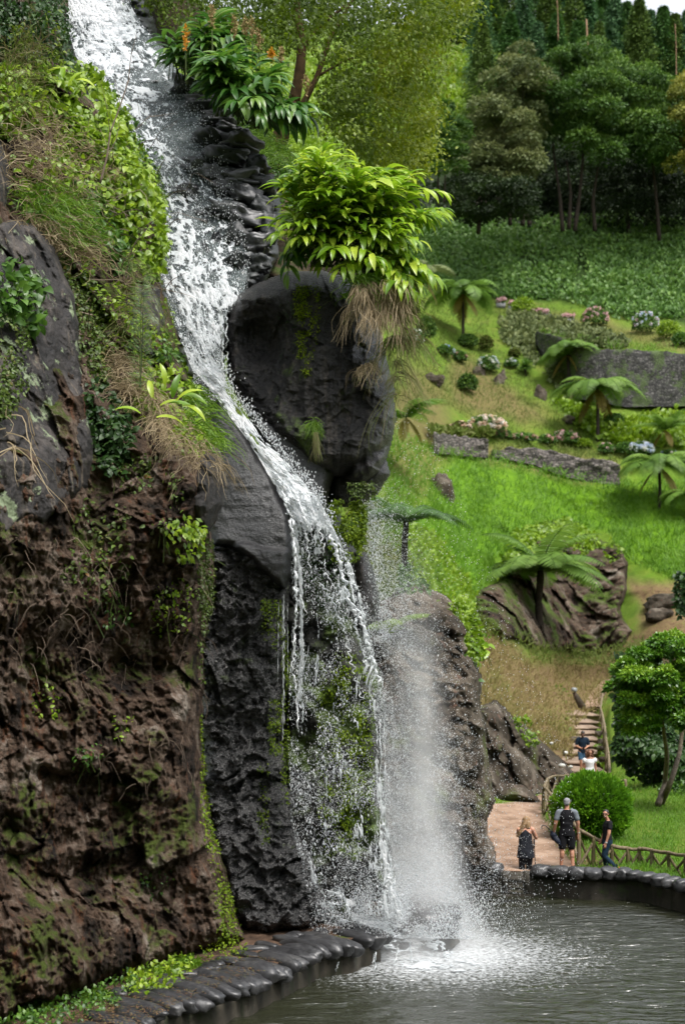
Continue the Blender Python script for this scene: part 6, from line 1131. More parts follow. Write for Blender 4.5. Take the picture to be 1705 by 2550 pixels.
# crowns made of many leafy clumps
def tree(label, px, pb, crown, mat, d=None, ncl=45, cr=24, n_per=420, leaf=.5, trunks=(), tm=M_TRUNK, group=None, dj=4, name='broadleaf_tree', flat=.7, tr=.28, rseed=0):
    d = float(terr(px, pb)) if d is None else d; o_ = empty(name, W(px, pb, d), 0, label, 'tree', group); o = np.array(o_.location); s = d / FP
    crown = np.array(crown, float); cen = []; tries = 0
    while len(cen) < ncl and tries < 4000:
        q = inpoly(crown, 1, 0)[0]; tries += 1
        if all((q[0] - c[0]) ** 2 + (q[1] - c[1]) ** 2 > (cr * .62) ** 2 for c in cen) : cen.append(q)
    cen = np.array(cen); m_ = len(cen); cd = d - 1 + RNG.uniform(-dj, dj, m_) - .5 * dj * np.sin((cen[:, 1] - crown[:, 1].min()) / (np.ptp(crown[:, 1])) * math.pi)
    C = W(cen[:, 0], cen[:, 1], cd); R_ = cr * s * RNG.uniform(.75, 1.3, m_); k = np.repeat(np.arange(m_), n_per); n = len(k)
    D = rdir(n, -.35, 1); rr = RNG.uniform(.72, 1.06, n)[:, None]; P = C[k] + D * R_[k, None] * rr * [1.15, 1.15, flat] * (1 + .18 * fbm(D * 2.5 + k[:, None] * 3.3, 2, 5))[:, None]
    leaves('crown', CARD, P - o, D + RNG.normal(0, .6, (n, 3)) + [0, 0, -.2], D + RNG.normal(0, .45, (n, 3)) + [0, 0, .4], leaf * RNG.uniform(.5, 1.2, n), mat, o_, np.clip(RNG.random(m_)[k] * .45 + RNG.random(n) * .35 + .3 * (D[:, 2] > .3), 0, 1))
    for i, t_ in enumerate(trunks):
        P_ = [W(x, y, d + random.uniform(-1, 1)) - o for (x, y) in t_]; mb = MB(); limb(mb, P_, tr, tr * .4, 14, .1, 7); mb.build('trunk' if i == 0 or name != 'x' else 'limb', tm, o_)
    mb = MB()
    for c in C[::3] - o:
        st_ = np.array(W(trunks[0][-1][0], trunks[0][-1][1], d) - o) if trunks else np.zeros(3); limb(mb, [st_, (st_ + c) / 2 + [0, 0, -.3 * abs(c[0] - st_[0])], c], tr * .35, tr * .08, 6, .05, 5)
    mb.build('branches', tm, o_); return o_
BG = 'dark trees on the upper slope'
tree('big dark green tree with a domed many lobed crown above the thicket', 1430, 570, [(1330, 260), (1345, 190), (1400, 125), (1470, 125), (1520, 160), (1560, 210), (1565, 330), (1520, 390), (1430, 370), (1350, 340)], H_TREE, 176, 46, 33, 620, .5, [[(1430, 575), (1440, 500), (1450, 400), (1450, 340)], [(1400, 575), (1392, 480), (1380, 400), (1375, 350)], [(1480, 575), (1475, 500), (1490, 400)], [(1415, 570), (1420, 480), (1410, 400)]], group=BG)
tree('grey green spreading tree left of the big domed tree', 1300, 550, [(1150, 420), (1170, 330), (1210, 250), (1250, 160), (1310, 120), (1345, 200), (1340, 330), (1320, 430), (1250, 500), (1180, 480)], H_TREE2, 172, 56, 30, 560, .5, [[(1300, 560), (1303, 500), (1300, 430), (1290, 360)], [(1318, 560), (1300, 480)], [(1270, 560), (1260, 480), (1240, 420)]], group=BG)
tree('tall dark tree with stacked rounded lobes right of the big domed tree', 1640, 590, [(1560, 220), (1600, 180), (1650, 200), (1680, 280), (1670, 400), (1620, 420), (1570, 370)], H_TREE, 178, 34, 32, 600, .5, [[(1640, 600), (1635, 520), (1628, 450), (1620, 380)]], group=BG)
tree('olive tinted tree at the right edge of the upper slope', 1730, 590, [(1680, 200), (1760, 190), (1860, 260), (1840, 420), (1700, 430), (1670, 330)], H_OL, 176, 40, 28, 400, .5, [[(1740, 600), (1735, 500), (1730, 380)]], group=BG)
tree('small dark tree with flat layered crown beside the olive tree', 1090, 500, [(1060, 290), (1110, 260), (1150, 290), (1160, 350), (1140, 420), (1080, 430), (1055, 360)], H_TREE, 160, 26, 20, 380, .42, [[(1092, 510), (1090, 450), (1095, 380)], [(1105, 505), (1108, 430)]], group=BG, tr=.16)
tree('dark leafy tree mass low between the grey green tree and the thicket', 1190, 575, [(1130, 430), (1230, 450), (1330, 470), (1320, 540), (1180, 560), (1110, 520)], H_SHADE, 166, 30, 24, 380, .45, [[(1190, 580), (1195, 520), (1200, 480)]], group=BG)
tree('dark understorey tree behind the trunks on the right', 1560, 580, [(1470, 400), (1600, 410), (1760, 430), (1760, 540), (1600, 545), (1480, 520)], H_SHADE, 186, 46, 30, 360, .5, [[(1565, 590), (1560, 500)]], group=BG)
tree('dark understorey tree deep behind the big domed tree', 1380, 545, [(1290, 380), (1400, 360), (1480, 380), (1480, 520), (1360, 530), (1280, 480)], H_SHADE, 196, 44, 30, 340, .5, [[(1380, 560), (1380, 480)]], group=BG)
tree('small yellow green tree beside the olive stream tree', 1010, 480, [(960, 370), (1010, 340), (1070, 360), (1060, 430), (1020, 470), (970, 450)], G_OLIVE, 62, 26, 17, 300, .2, [[(1015, 520), (1015, 450), (1010, 400)]], tr=.07, dj=1.2)
# conifers along the crest
def conifer_mesh(k):
    n = 11000; t = RNG.random(n) ** .8; tier = t; a = RNG.uniform(0, 6.283, n); br_ = np.floor(a * 4) / 4 + k
    rad = (1 - tier) ** .9 * (.17 + .13 * vnoise(np.stack([br_ * 3, np.floor(tier * 14 + .5 * br_), 0 * a + k], -1), 3)) + .012; rr = rad * RNG.uniform(.35, 1, n); P = np.stack([np.cos(a) * rr, np.sin(a) * rr, .12 + .9 * tier - rr * .35], -1)
    D = np.stack([np.cos(a), np.sin(a), -.35 + 0 * a], -1); return P, D + RNG.normal(0, .4, (n, 3)), RNG.normal(0, .5, (n, 3)) + [0, -.3, 1]
protos = []; H_CONS = [H_CON, foliage('conifer_mid', [(.03, .08, .02), (.06, .15, .03), (.11, .22, .05)], .6, .2, .3), foliage('conifer_yellow', [(.05, .09, .02), (.10, .17, .03), (.17, .26, .05)], .6, .2, .3)]
for k in range(3):
    P, Y, Z = conifer_mesh(k * 1.7); e = empty('conifer', (0, 0, 0), 0, 'x', 'conifer', 'conifers along the ridge'); n = len(P)
    leaves('crown', CARDN, P * 18, Y, Z, RNG.uniform(.3, .65, n), H_CONS[k], e); mb = MB(); mb.tube([(0, 0, 0), (0, 0, 8), (.05, 0, 17.5)], [.28, .2, .04], 7, .1); mb.build('trunk', M_TRUNKL if k == 1 else M_TRUNK, e); protos.append(e)
CON = [(1090, 132, -130), (1125, 130, -150), (1160, 134, -120), (1200, 280, 0), (1185, 128, -140), (1200, 330, 60), (1240, 250, -30), (1270, 330, 40), (1225, 230, -60), (1300, 270, -40), (1330, 240, -60), (1365, 280, -30), (1400, 240, -50), (1385, 320, 40), (1430, 260, -60), (1460, 280, -20), (1500, 250, -40), (1490, 320, 60), (1530, 270, -10), (1560, 280, 10), (1590, 290, 5), (1620, 290, 30), (1650, 300, 22), (1680, 300, 40), (1710, 310, 30), (1745, 310, 20), (1575, 340, 80), (1660, 340, 90), (1108, 126, -100), (1145, 127, -160), (1340, 330, 60), (1440, 340, 60), (1620, 350, 110), (1710, 360, 110), (1070, 128, -120), (1260, 200, -90), (1540, 360, 110), (1780, 320, 20), (1820, 330, 40)]
words = ['slim', 'broad', 'ragged', 'dense', 'leaning', 'pointed']
for i, (x, yb, yt) in enumerate(CON):
    d = 268 if yb < 255 else (246 if yb < 290 else 226); e = protos[i] if i < 3 else copy_tree(protos[i % 3]); e.location = [float(v) for v in W(x, yb, d)]; s = (yb - yt) * d / FP / 18; e.scale = (s * random.uniform(.8, 1.5), s * 1.2, s); e.rotation_euler = (0, 0, random.uniform(0, 6.28))
    fr_ = yb >= 290; rk = sorted([c[0] for c in CON if (c[1] >= 290) == fr_]).index(x)
    h_ = 'far left' if x < 1180 else 'left' if x < 1290 else 'middle' if x < 1450 else 'right' if x < 1620 else 'far right'
    e['label'] = '%s conifer on the ridge, %s from the left in the %s row' % (words[i % 6], ORD[rk], 'front' if fr_ else 'back')
for (x, y0_, y1_, r_, lb) in ((1461, 145, 48, .22, 'tall bare reddish trunk standing above the dark trees'), (1682, 170, 60, .08, 'pale thin bare trunk in front of the right conifers'), (1388, 60, 0, .08, 'pale thin bare trunk at the top centre of the ridge')):
    e = empty('dead_tree', W(x, y0_ + 40, 222), 0, lb, 'tree'); o = np.array(e.location); mb = MB(); limb(mb, [W(x + 1, y0_ + 40, 222) - o, W(x, (y0_ + y1_) / 2, 222) - o, W(x - 2, y1_, 222) - o], r_, r_ * .5, 10, .12); mb.build('trunk', plain('bare_trunk', (.26, .16, .10), .85, .2, .3, 3), e)

# ---------------------------------------------------------------- tree ferns
def frond(L_, az, el, droop, npin=30, w=.21):
    t = np.linspace(0, 1, npin + 1); a = el - droop * t; x = np.r_[0, np.cumsum(np.cos(a[:-1]) * L_ / npin)]; z = np.r_[0, np.cumsum(np.sin(a[:-1]) * L_ / npin)]
    C = np.stack([x * math.cos(az), x * math.sin(az), z], -1); side = np.array([-math.sin(az), math.cos(az), 0]); tg = np.gradient(C, axis=0); tg /= np.linalg.norm(tg, axis=1)[:, None]
    P = []; Y = []; Z = []; S = []
    for sg in (-1, 1):
        for k in range(1, npin + 1):
            tt = t[k]; ln = L_ * w * (math.sin(math.pi * min(1, .10 + .9 * tt)) ** .7 + .05); P.append(C[k]); Y.append(side * sg + tg[k] * .35 + [0, 0, -.25 + random.uniform(-.1, .1)]); Z.append(np.cross(tg[k], side)); S.append(ln)
    return C, np.array(P), np.array(Y), np.array(Z), np.array(S)
PINNA = (np.array([[0, -.05, 0], [-.075, .15, 0], [.075, .15, 0], [-.065, .6, -.04], [.065, .6, -.04], [0, 1.0, -.14]], float), [np.array([[1, 2, 4, 3]]), np.array([[0, 2, 1], [3, 4, 5]])])
def tree_fern(x, yb, yt, rad, label, nf=20, d=None, droop=1.7, el=.75, dry=2, mat=None, upf=0, trunk=True, dr=.13):
    d = float(terr_n(np.array([x]), np.array([yb]))[0]) if d is None else d; e = empty('tree_fern', W(x, yb, d), random.uniform(0, 6), label, 'tree fern', 'tree ferns on the slope'); s = d / FP; h = (yb - yt) * s; L_ = rad * s * 1.45
    if trunk:
        mb = MB(); mb.tube(resample([(0, 0, -.3), (.03 * h, 0, h * .5), (0, 0, h)], 10), np.linspace(dr * 1.25, dr, 10), 9, .2); mb.build('trunk', M_TRUNK, e)
    for k in range(nf + dry):
        isd = k >= nf; az = k * 2.39996 + random.uniform(-.2, .2); e_ = (el + random.uniform(-.2, .25)) if not isd else -.6; lf = L_ * random.uniform(.85, 1.1) * (.7 if isd else 1)
        if k < upf: e_ = 1.15; 
        C, P, Y, Z, S = frond(lf, az, e_, droop if not isd else .8); hh = np.array([0, 0, h]); v, F, r = inst(PINNA, P + hh, frames(Y, Z), S, np.full(len(P), random.random() * .7) + RNG.random(len(P)) * .3)
        # rachis as one thin strip joined to the leaflets
        mb = MB(); mb.tube(C[::3] + hh, np.linspace(.022, .006, len(C[::3])) * L_ / 2.2, 4, 0, r=.2); V2 = np.concatenate(mb.V); q_ = np.concatenate([f for f in mb.F if f.shape[1] == 4]); t_ = np.concatenate([f for f in mb.F if f.shape[1] == 3])
        V, F, r = merge([(v, F, r), (V2, [q_, t_], np.full(len(V2), .1))]); mesh_np('frond', V, F, (mat or H_FERN) if not isd else H_FERND, e, {'rnd': r})
    return e
tree_fern(1152, 862, 732, 84, 'tree fern with drooping fronds below the round bush, highest on the slope', droop=2.1, dry=3)
tree_fern(1412, 980, 884, 78, 'tree fern standing against the dark terrace wall', droop=2.0)
tree_fern(1487, 1098, 968, 92, 'tall tree fern with dark trunk left of the cream hydrangea', droop=1.8, dry=3)
tree_fern(1640, 1268, 1162, 98, 'tree fern on bright grass right of the brown stone wall', droop=1.9)
tree_fern(1715, 1300, 1235, 66, 'dark tree fern cut off by the right edge', droop=1.9, nf=12)
tree_fern(1345, 1585, 1420, 150, 'large tree fern spreading in front of the rock outcrop', d=96, droop=1.3, el=.45, nf=24, upf=5, dr=.22, dry=0)
tree_fern(1010, 1440, 1300, 125, 'tree fern half veiled by the falling spray', d=48, droop=1.5, nf=14, dry=0, mat=G_MID, dr=.1)
tree_fern(960, 1700, 1580, 110, 'low fern veiled in the spray column', d=34.6, droop=1.4, nf=10, dry=0, trunk=False, mat=G_BRIGHT)
tree_fern(1040, 770, 690, 85, 'fern with grey fronds behind the tips of the big ginger plant', d=118, droop=1.8, nf=12, mat=H_TREE2)
tree_fern(1655, 1110, 1070, 62, 'light green fern on the slope above the right tree fern', d=132, droop=1.2, nf=14, upf=5, trunk=False)
tree_fern(1010, 1090, 1040, 90, 'fern with arching fronds left of the peach hydrangeas', d=100, droop=1.3, nf=12, trunk=False)
# yellow frond pushing out from behind the boulder
C, P, Y, Z, S = frond(1.9, .0, .55, .25, 26, .07); e = empty('fern', W(1010, 955, 45), 0, 'single yellow green fern frond right of the huge boulder', 'fern'); V, F, r = inst(PINNA, P, frames(Y, Z), S); mesh_np('frond', V, F, G_BRIGHT, e, {'rnd': r})

# ---------------------------------------------------------------- hydrangeas and small shrubs
FL = {'pink': [(.55, .25, .28), (.70, .42, .44), (.75, .55, .55)], 'mixed': [(.35, .48, .72), (.75, .78, .85), (.62, .36, .40)], 'cream': [(.62, .50, .28), (.72, .60, .38), (.66, .62, .48)], 'creamblue': [(.70, .64, .42), (.75, .75, .66), (.25, .36, .72)], 'blue': [(.18, .28, .62), (.30, .42, .75), (.55, .60, .60)], 'peach': [(.62, .38, .26), (.72, .55, .42), (.78, .74, .74)], 'white': [(.68, .66, .58), (.75, .74, .70), (.60, .50, .45)], 'bluewhite': [(.45, .55, .80), (.78, .80, .84), (.75, .70, .55)], 'rust': [(.42, .20, .15), (.55, .30, .25), (.60, .38, .36)]}
FM = {k: foliage('petals_' + k, v, .6, .3, .2) for k, v in FL.items()}
def hydrangea(x, y, rx, ry, col, nfl, label, fr=.16, leafmat=None, name='hydrangea', cat='hydrangea'):
    d = float(terr_n(np.array([float(x)]), np.array([y + ry * .9]))[0]) - .2; s = d / FP; e = empty(name, W(x, y + ry, d), 0, label, cat, 'hydrangeas on the slope' if cat == 'hydrangea' else None); n = int(900 + rx * ry * .6)
    D = rdir(n, -.5, 1); R3 = np.array([rx * s, rx * s * .8, ry * s]); C = np.array([0, 0, ry * s * .95]); P = C + D * R3 * RNG.uniform(.6, 1.0, n)[:, None] * (1 + .12 * fbm(D * 3, 2, int(x)))[:, None]
    leaves('foliage', LEAF, P, D + RNG.normal(0, .6, (n, 3)), D + RNG.normal(0, .4, (n, 3)) + [0, 0, .5], .24, leafmat or G_MID, e)
    if nfl:
        D = rdir(nfl * 3, -.25, 1); D = D[D[:, 1] < .55][:nfl]; m_ = len(D); C2 = C + D * R3 * 1.02; k = np.repeat(np.arange(m_), 46); dd = rdir(len(k)); P = C2[k] + dd * (fr * RNG.uniform(.7, 1.2, m_))[k, None] * .9
        leaves('flowers', CARD, P, np.cross(dd, rdir(len(k))), dd, fr * .75, FM[col], e, np.clip(RNG.random(m_)[k] + RNG.normal(0, .1, len(k)), 0, 1))
    return e
hydrangea(1481, 792, 32, 27, 'pink', 46, 'round pink hydrangea bush on the top terrace'); hydrangea(1604, 805, 33, 28, 'mixed', 46, 'white, blue and pink hydrangea bush on the top terrace'); hydrangea(1578, 972, 38, 30, 'cream', 52, 'large cream hydrangea bush before the terrace wall')
hydrangea(1215, 908, 27, 22, 'creamblue', 26, 'cream and blue hydrangea left of the spiky plant'); hydrangea(1108, 874, 22, 14, 'blue', 8, 'small hydrangea with two blue heads under the high tree fern'); hydrangea(1143, 888, 18, 14, 'rust', 8, 'small reddish hydrangea right of the blue heads')
hydrangea(1210, 1062, 48, 26, 'peach', 60, 'big peach and white hydrangea clump above the short stone wall', .2); hydrangea(1145, 1068, 26, 17, 'peach', 20, 'dull peach hydrangea left of the big clump', .18, foliage('leaf_rust', [(.12, .06, .03), (.10, .12, .03)], .6, .2)); hydrangea(1035, 842, 18, 22, 'white', 16, 'faded white hydrangea beside the hanging straw'); hydrangea(1272, 905, 16, 12, 'bluewhite', 7, 'tiny hydrangea with a white blue head left of the spiky plant')
hydrangea(1405, 1092, 34, 18, 'pink', 20, 'deep pink hydrangea at the foot of the tall tree fern', .18); hydrangea(1360, 1096, 22, 12, 'rust', 12, 'reddish hydrangea left of the deep pink one'); hydrangea(1300, 1090, 34, 10, 'rust', 16, 'low row of faded rust hydrangeas above the brown wall'); hydrangea(1250, 1082, 22, 10, 'rust', 10, 'low rusty hydrangea beside the peach clump')
hydrangea(1508, 1118, 18, 13, 'pink', 6, 'small pink hydrangea at the end of the brown wall'); hydrangea(1560, 1118, 30, 16, 'white', 5, 'leafy green hydrangea with few white heads'); hydrangea(1594, 1120, 32, 18, 'bluewhite', 34, 'white and pale blue hydrangea above the right tree fern', .2); hydrangea(1664, 1130, 18, 8, 'bluewhite', 8, 'low pale blue hydrangea at the right above the tree fern')
hydrangea(1144, 720, 13, 8, 'pink', 8, 'small pink hydrangea peeping over the highest tree fern'); hydrangea(1700, 905, 14, 12, 'white', 2, 'small leafy bush in the grass before the terrace wall')
def potted(x, y, w_, label):
    d = float(terr(x, y + 14)) - .6; s = d / FP; e = empty('planter', W(x, y + 18, d), 0, label, 'planter', 'potted hydrangeas on the terrace edge'); mb = MB(); mb.box((0, 0, .30), (w_ * s * 2, .7, .55), jit=.02); mb.build('box', plain('planter_grey', (.22, .22, .22), .8, .2), e)
    n = 500; P = RNG.uniform(-1, 1, (n, 3)) * [w_ * s, .35, .2] + [0, 0, .72]; leaves('foliage', LEAF, P, RNG.normal(0, 1, (n, 3)), RNG.normal(0, 1, (n, 3)) + [0, -1, 1], .2, G_MID, e); n = int(w_ * 34); k = RNG.integers(0, max(4, int(w_ * .8)), n); cx_ = RNG.uniform(-1, 1, 40) * w_ * s; P = np.stack([cx_[k], RNG.normal(-.2, .1, n), .95 + .1 * np.sin(k * 2.1)], -1) + rdir(n) * .2
    leaves('flowers', CARD, P, rdir(n), RNG.normal(0, 1, (n, 3)) + [0, -1, .5], .17, FM['pink'], e)
potted(1345, 778, 24, 'long grey planter of pink hydrangeas right of the round bush'); potted(1414, 790, 13, 'small grey planter of pink hydrangeas in the middle of the terrace'); potted(1246, 750, 11, 'grey planter with a pink head left of the round bush'); potted(1271, 757, 6, 'tiny planter tight against the round bush')
hydrangea(1301, 765, 28, 26, 'pink', 0, 'round clipped green bush on the terrace edge', leafmat=G_BRIGHT, name='round_bush', cat='bush'); hydrangea(1664, 822, 28, 24, 'pink', 0, 'light green leafy clump on the right of the terrace', leafmat=G_BRIGHT, name='bush', cat='bush'); hydrangea(1695, 845, 22, 18, 'pink', 0, 'darker green clump at the right end of the terrace', leafmat=G_MID, name='bush', cat='bush')
for (x, y, rx, ry, mm, lb) in ((1163, 955, 24, 26, H_TREE, 'dark twiggy shrub in the middle of the grassy slope'), (1165, 850, 24, 18, H_TREE, 'dark low shrub at the trunk of the high tree fern'), (1210, 855, 16, 20, H_GDULL, 'thin shrub right of the high tree fern'), (1280, 878, 14, 9, H_GDULL, 'small dull shrub above the spiky plant'), (1395, 945, 16, 14, H_GDULL, 'small rounded shrub left of the tree fern by the wall'), (1450, 1105, 22, 12, G_BRIGHT, 'low green shrub at the end of the pink hydrangeas'), (1530, 1052, 24, 22, G_MID, 'leafy shrub right of the tall tree fern'), (1430, 1160, 26, 20, G_MID, 'small bush at the top of the bright grass'), (1060, 820, 24, 34, H_TREE, 'dusky shrub behind the hanging straw')):
    hydrangea(x, y, rx, ry, 'pink', 0, lb, leafmat=mm, name='shrub', cat='shrub')
e = empty('spiky_plant', gpt(1308, 935), 0, 'spiky palm like plant with narrow leaves on the slope', 'spiky plant'); n = 260; leaves('leaves', tmpl_blade(.35, .035, 4), np.tile([0, 0, .9], (n, 1)), rdir(n, -.35, 1), RNG.normal(0, .3, (n, 3)) + [0, 0, 1], 1.25 * RNG.uniform(.75, 1.05, n), G_MID, e); mb = MB(); mb.tube([(0, 0, -.1), (0, 0, .95)], [.14, .10], 8, .15); mb.build('trunk', M_TRUNK, e)

# vines on the bluff behind the spray
shrub('vine', [(1075, 1490), (1130, 1490), (1175, 1540), (1200, 1610), (1190, 1650), (1150, 1640), (1100, 1560)], d_cb, 1500, .16, G_BRIGHT, 'yellow green vine covering the top of the mist bluff', 'vine', bulge=.6)
shrub('vine', [(1000, 1400), (1060, 1450), (1080, 1560), (1030, 1600), (990, 1500)], d_cb, 900, .14, G_MID, 'green creeper on the bluff just behind the spray', 'vine', bulge=.5)
shrub('vine', [(1095, 1640), (1170, 1650), (1190, 1720), (1120, 1760), (1090, 1700)], d_cb, 420, .17, G_MID, 'leafy creeper on the middle of the mist bluff', 'vine', bulge=.4)
shrub('vine', [(1160, 1590), (1215, 1590), (1205, 1630), (1170, 1625)], d_cb, 60, .30, G_GINGER, 'broad leaved plant sticking out at the right of the bluff vine', 'plant', bulge=.3)
shrub('weed', [(1225, 1780), (1300, 1790), (1340, 1850), (1300, 1860), (1235, 1830)], lambda U, V: 47.5 + 0 * U, 420, .20, G_BRIGHT, 'green weeds on top of the rock outcrop beside the stairs', 'weed', bulge=.3, kth=.05)
shrub('weed', [(1390, 1700), (1420, 1740), (1410, 1840), (1380, 1800)], lambda U, V: terr(U, V) - .3, 400, .25, G_OLIVE, 'mossy weeds left of the stair treads', 'weed', bulge=.2)
shrub('weed', [(1488, 1800), (1502, 1800), (1506, 1900), (1490, 1900)], lambda U, V: terr(U, V) - .6, 220, .22, G_BRIGHT, 'bright weeds at the right ends of the stair treads', 'weed', bulge=.2)
shrub('creeper', [(1480, 1340), (1540, 1370), (1530, 1440), (1440, 1370), (1300, 1370), (1240, 1430), (1280, 1330), (1400, 1290)], lambda U, V: terr(U, V) - 3.2, 2200, .45, G_BRIGHT, 'green creeper spilling over the top of the rock outcrop', 'creeper', bulge=.9)
for i, (x, y) in enumerate([(1432, 1835 + 8), (1495, 1828), (1499, 1868), (1504, 1893), (1496, 1850)]):
    d = float(terr(x, y)) - .5; s = d / FP; mb = MB(); mb.blob((0, 0, 0), (13 * s, 12 * s, 9 * s), 18, 12, noise=.5, seed=400 + i, sq=.8); o = mb.build('rock', M_GREY); o.location = W(x, y, d); tag(o, ['lone rock at the left end of the worn stairs', 'uppermost rock at the right of the stairs', 'third rock down the right of the stairs', 'lowest rock at the right of the stairs', 'second rock down the right of the stairs'][i], 'rock')
for (x, y, r_, lb) in ((1372, 1851, 5, 'small white stone on the bank left of the stairs'), (1408, 1874, 5, 'white stone beside the left end of the stairs'), (1398, 1907, 9, 'pale patchy stone on top of the rock outcrop'), (1419, 1910, 6, 'small pale stone nearest the lower stairs')):
    d = 48.; s = d / FP; mb = MB(); mb.blob((0, 0, 0), (r_ * s, r_ * s, r_ * s * .7), 14, 10, noise=.4, seed=x); o = mb.build('stone', rock('pale_stone', [(.3, (.3, .3, .28)), (.7, (.6, .6, .56))])); o.location = W(x, y, d); tag(o, lb, 'stone')

# ---------------------------------------------------------------- clipped ball hedge, twin trunk tree, shrubs at right
e = empty('ball_bush', gz(1472, 2108, .0) * 0 + W(1472, 2092, 38.0), 0, 'large clipped ball shaped cypress bush beside the railing', 'bush'); n = 15000; D = rdir(n, -.75, 1); s = 38.0 / FP; lump = 1 + .11 * fbm(D * 3.0, 3, 5) + .10 * fbm(D * 8, 2, 6)
R3 = np.array([94 * s, 90 * s, 84 * s]); P = np.array([0, 0, 78 * s]) + D * R3 * (lump * RNG.uniform(.86, 1.0, n))[:, None]
leaves('foliage', CARDN, P, D * 1.0 + RNG.normal(0, .35, (n, 3)) + [0, 0, .6], RNG.normal(0, 1, (n, 3)) + D * .5, .15 * RNG.uniform(.6, 1.3, n), foliage('cypress_sprig', [(.03, .10, .008), (.10, .25, .012), (.22, .42, .02)], .5, .35, .3), e, np.clip((lump - .90) * 3 + RNG.random(n) * .35, 0, 1))
mb = MB(); mb.blob((0, 0, 82 * s), R3 * .84, 24, 16, noise=.08); mb.build('inner_twigs', plain('twig_core', (.02, .035, .01), .9, .1), e); mb = MB(); mb.tube([(0, 0, -.15), (0, 0, .5)], [.08, .07], 8, .1); mb.build('trunk', M_TRUNK, e)
tree('glossy green tree with twin leaning trunks on the lawn', 1638, 2000, [(1525, 1690), (1560, 1640), (1600, 1600), (1680, 1590), (1760, 1640), (1780, 1740), (1740, 1850), (1700, 1800), (1640, 1780), (1600, 1820), (1560, 1830), (1545, 1780), (1570, 1750), (1520, 1730)], foliage('glossy_leaf', [(.04, .11, .01), (.10, .24, .015), (.25, .40, .03)], .35, .35, .5), 44, 75, 22, 560, .15, [[(1638, 2002), (1655, 1950), (1660, 1880), (1648, 1800), (1640, 1760)], [(1645, 2002), (1668, 1950), (1690, 1880), (1700, 1800), (1705, 1700)]], M_TRUNKL, None, 1.0, 'lawn_tree', .75, .105)
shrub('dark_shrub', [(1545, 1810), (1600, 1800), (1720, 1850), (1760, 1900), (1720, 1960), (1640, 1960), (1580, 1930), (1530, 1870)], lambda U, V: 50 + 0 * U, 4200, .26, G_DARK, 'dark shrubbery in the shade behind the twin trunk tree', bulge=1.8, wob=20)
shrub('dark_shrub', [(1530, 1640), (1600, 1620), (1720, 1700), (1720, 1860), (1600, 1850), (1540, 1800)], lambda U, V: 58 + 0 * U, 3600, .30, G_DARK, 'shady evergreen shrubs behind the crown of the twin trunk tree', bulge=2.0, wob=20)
shrub('shrub', [(1640, 1950), (1720, 1930), (1760, 1990), (1700, 2010), (1650, 1995)], lambda U, V: 47 + 0 * U, 700, .2, G_MID, 'leafy green shrub at the foot of the twin trunks', bulge=.7)
shrub('shrub', [(1680, 1430), (1760, 1420), (1760, 1540), (1690, 1520)], lambda U, V: 90 + 0 * U, 700, .4, G_DARK, 'dark leafy branches entering from the right edge', bulge=1.0)
# ================================================================ RUSTIC RAILINGS
M_LOG = plain('railing_log', (.17, .135, .085), .85, .2, .45, 7, .7, .015, stretch=(3, 3, 1)); M_LOGD = plain('railing_log_mossy', (.10, .085, .04), .9, .2, .5, 7, .7, .015, stretch=(3, 3, 1))
def railing(posts, label, r=.045, rr=.04, braces=(), mid=True, rails=None, low=None, cat='railing'):
    """posts: (x, y of foot, y of top, distance)"""
    e = empty('rustic_railing', W(posts[0][0], posts[0][1], posts[0][3]), 0, label, cat); o = np.array(e.location); Tp = []; Bt = []
    for (x, yb, yt, d) in posts:
        b = W(x + random.uniform(-1, 1), yb, d) - o; t_ = W(x, yt, d) - o; Tp.append(t_); Bt.append(b); mb = MB(); limb(mb, [b - [0, 0, .25], (b + t_) / 2 + RNG.normal(0, .012, 3), t_ + [0, 0, .03]], r * random.uniform(.9, 1.2), r * .9, 8, .08, 9); mb.build('post', M_LOGD if random.random() < .5 else M_LOG, e)
    for i in range(len(posts) - 1):
        a, b = Tp[i], Tp[i + 1]; mb = MB(); m_ = (a + b) / 2 + np.array([0, 0, random.uniform(-.03, .03)]); limb(mb, [a - (b - a) * .04, m_, b + (b - a) * .04], rr * random.uniform(.9, 1.15), rr * random.uniform(.8, 1), 10, .1, 8); mb.build('rail', M_LOG, e)
        if braces == 'all' or i in braces:
            h0, h1 = Bt[i], Bt[i + 1]; mb = MB(); limb(mb, [h0 + (a - h0) * .1, b + (h1 - b) * .12], rr * .75, rr * .7, 8, .1, 7); mb.build('brace', M_LOG, e); mb = MB(); limb(mb, [a + (h0 - a) * .12 + [0, .06, 0], h1 + (b - h1) * .1 + [0, .06, 0]], rr * .75, rr * .7, 8, .1, 7); mb.build('brace', M_LOGD, e)
    return e
railing([(1440, 2170, 2066, 34.1), (1477, 2176, 2086, 34.2), (1522, 2180, 2106, 34.3), (1561, 2180, 2112, 34.3), (1590, 2182, 2114, 34.2), (1622, 2186, 2117, 33.9), (1663, 2192, 2123, 33.3), (1706, 2202, 2130, 32.4), (1750, 2214, 2142, 31.4), (1800, 2240, 2164, 30.0)], 'rustic log railing with crossed braces along the far rim of the pool', .052, .046, braces='all')
railing([(1440, 2166, 2066, 34.15), (1415, 2130, 2036, 36.2), (1392, 2096, 2002, 38.4), (1373, 2066, 1982, 40.2), (1354, 2040, 1960, 41.6), (1362, 2018, 1940, 43.0), (1385, 2005, 1932, 44.4), (1412, 1998, 1929, 45.8)], 'mossy log railing climbing beside the dirt path left of the ball bush', .055, .045, braces='all')
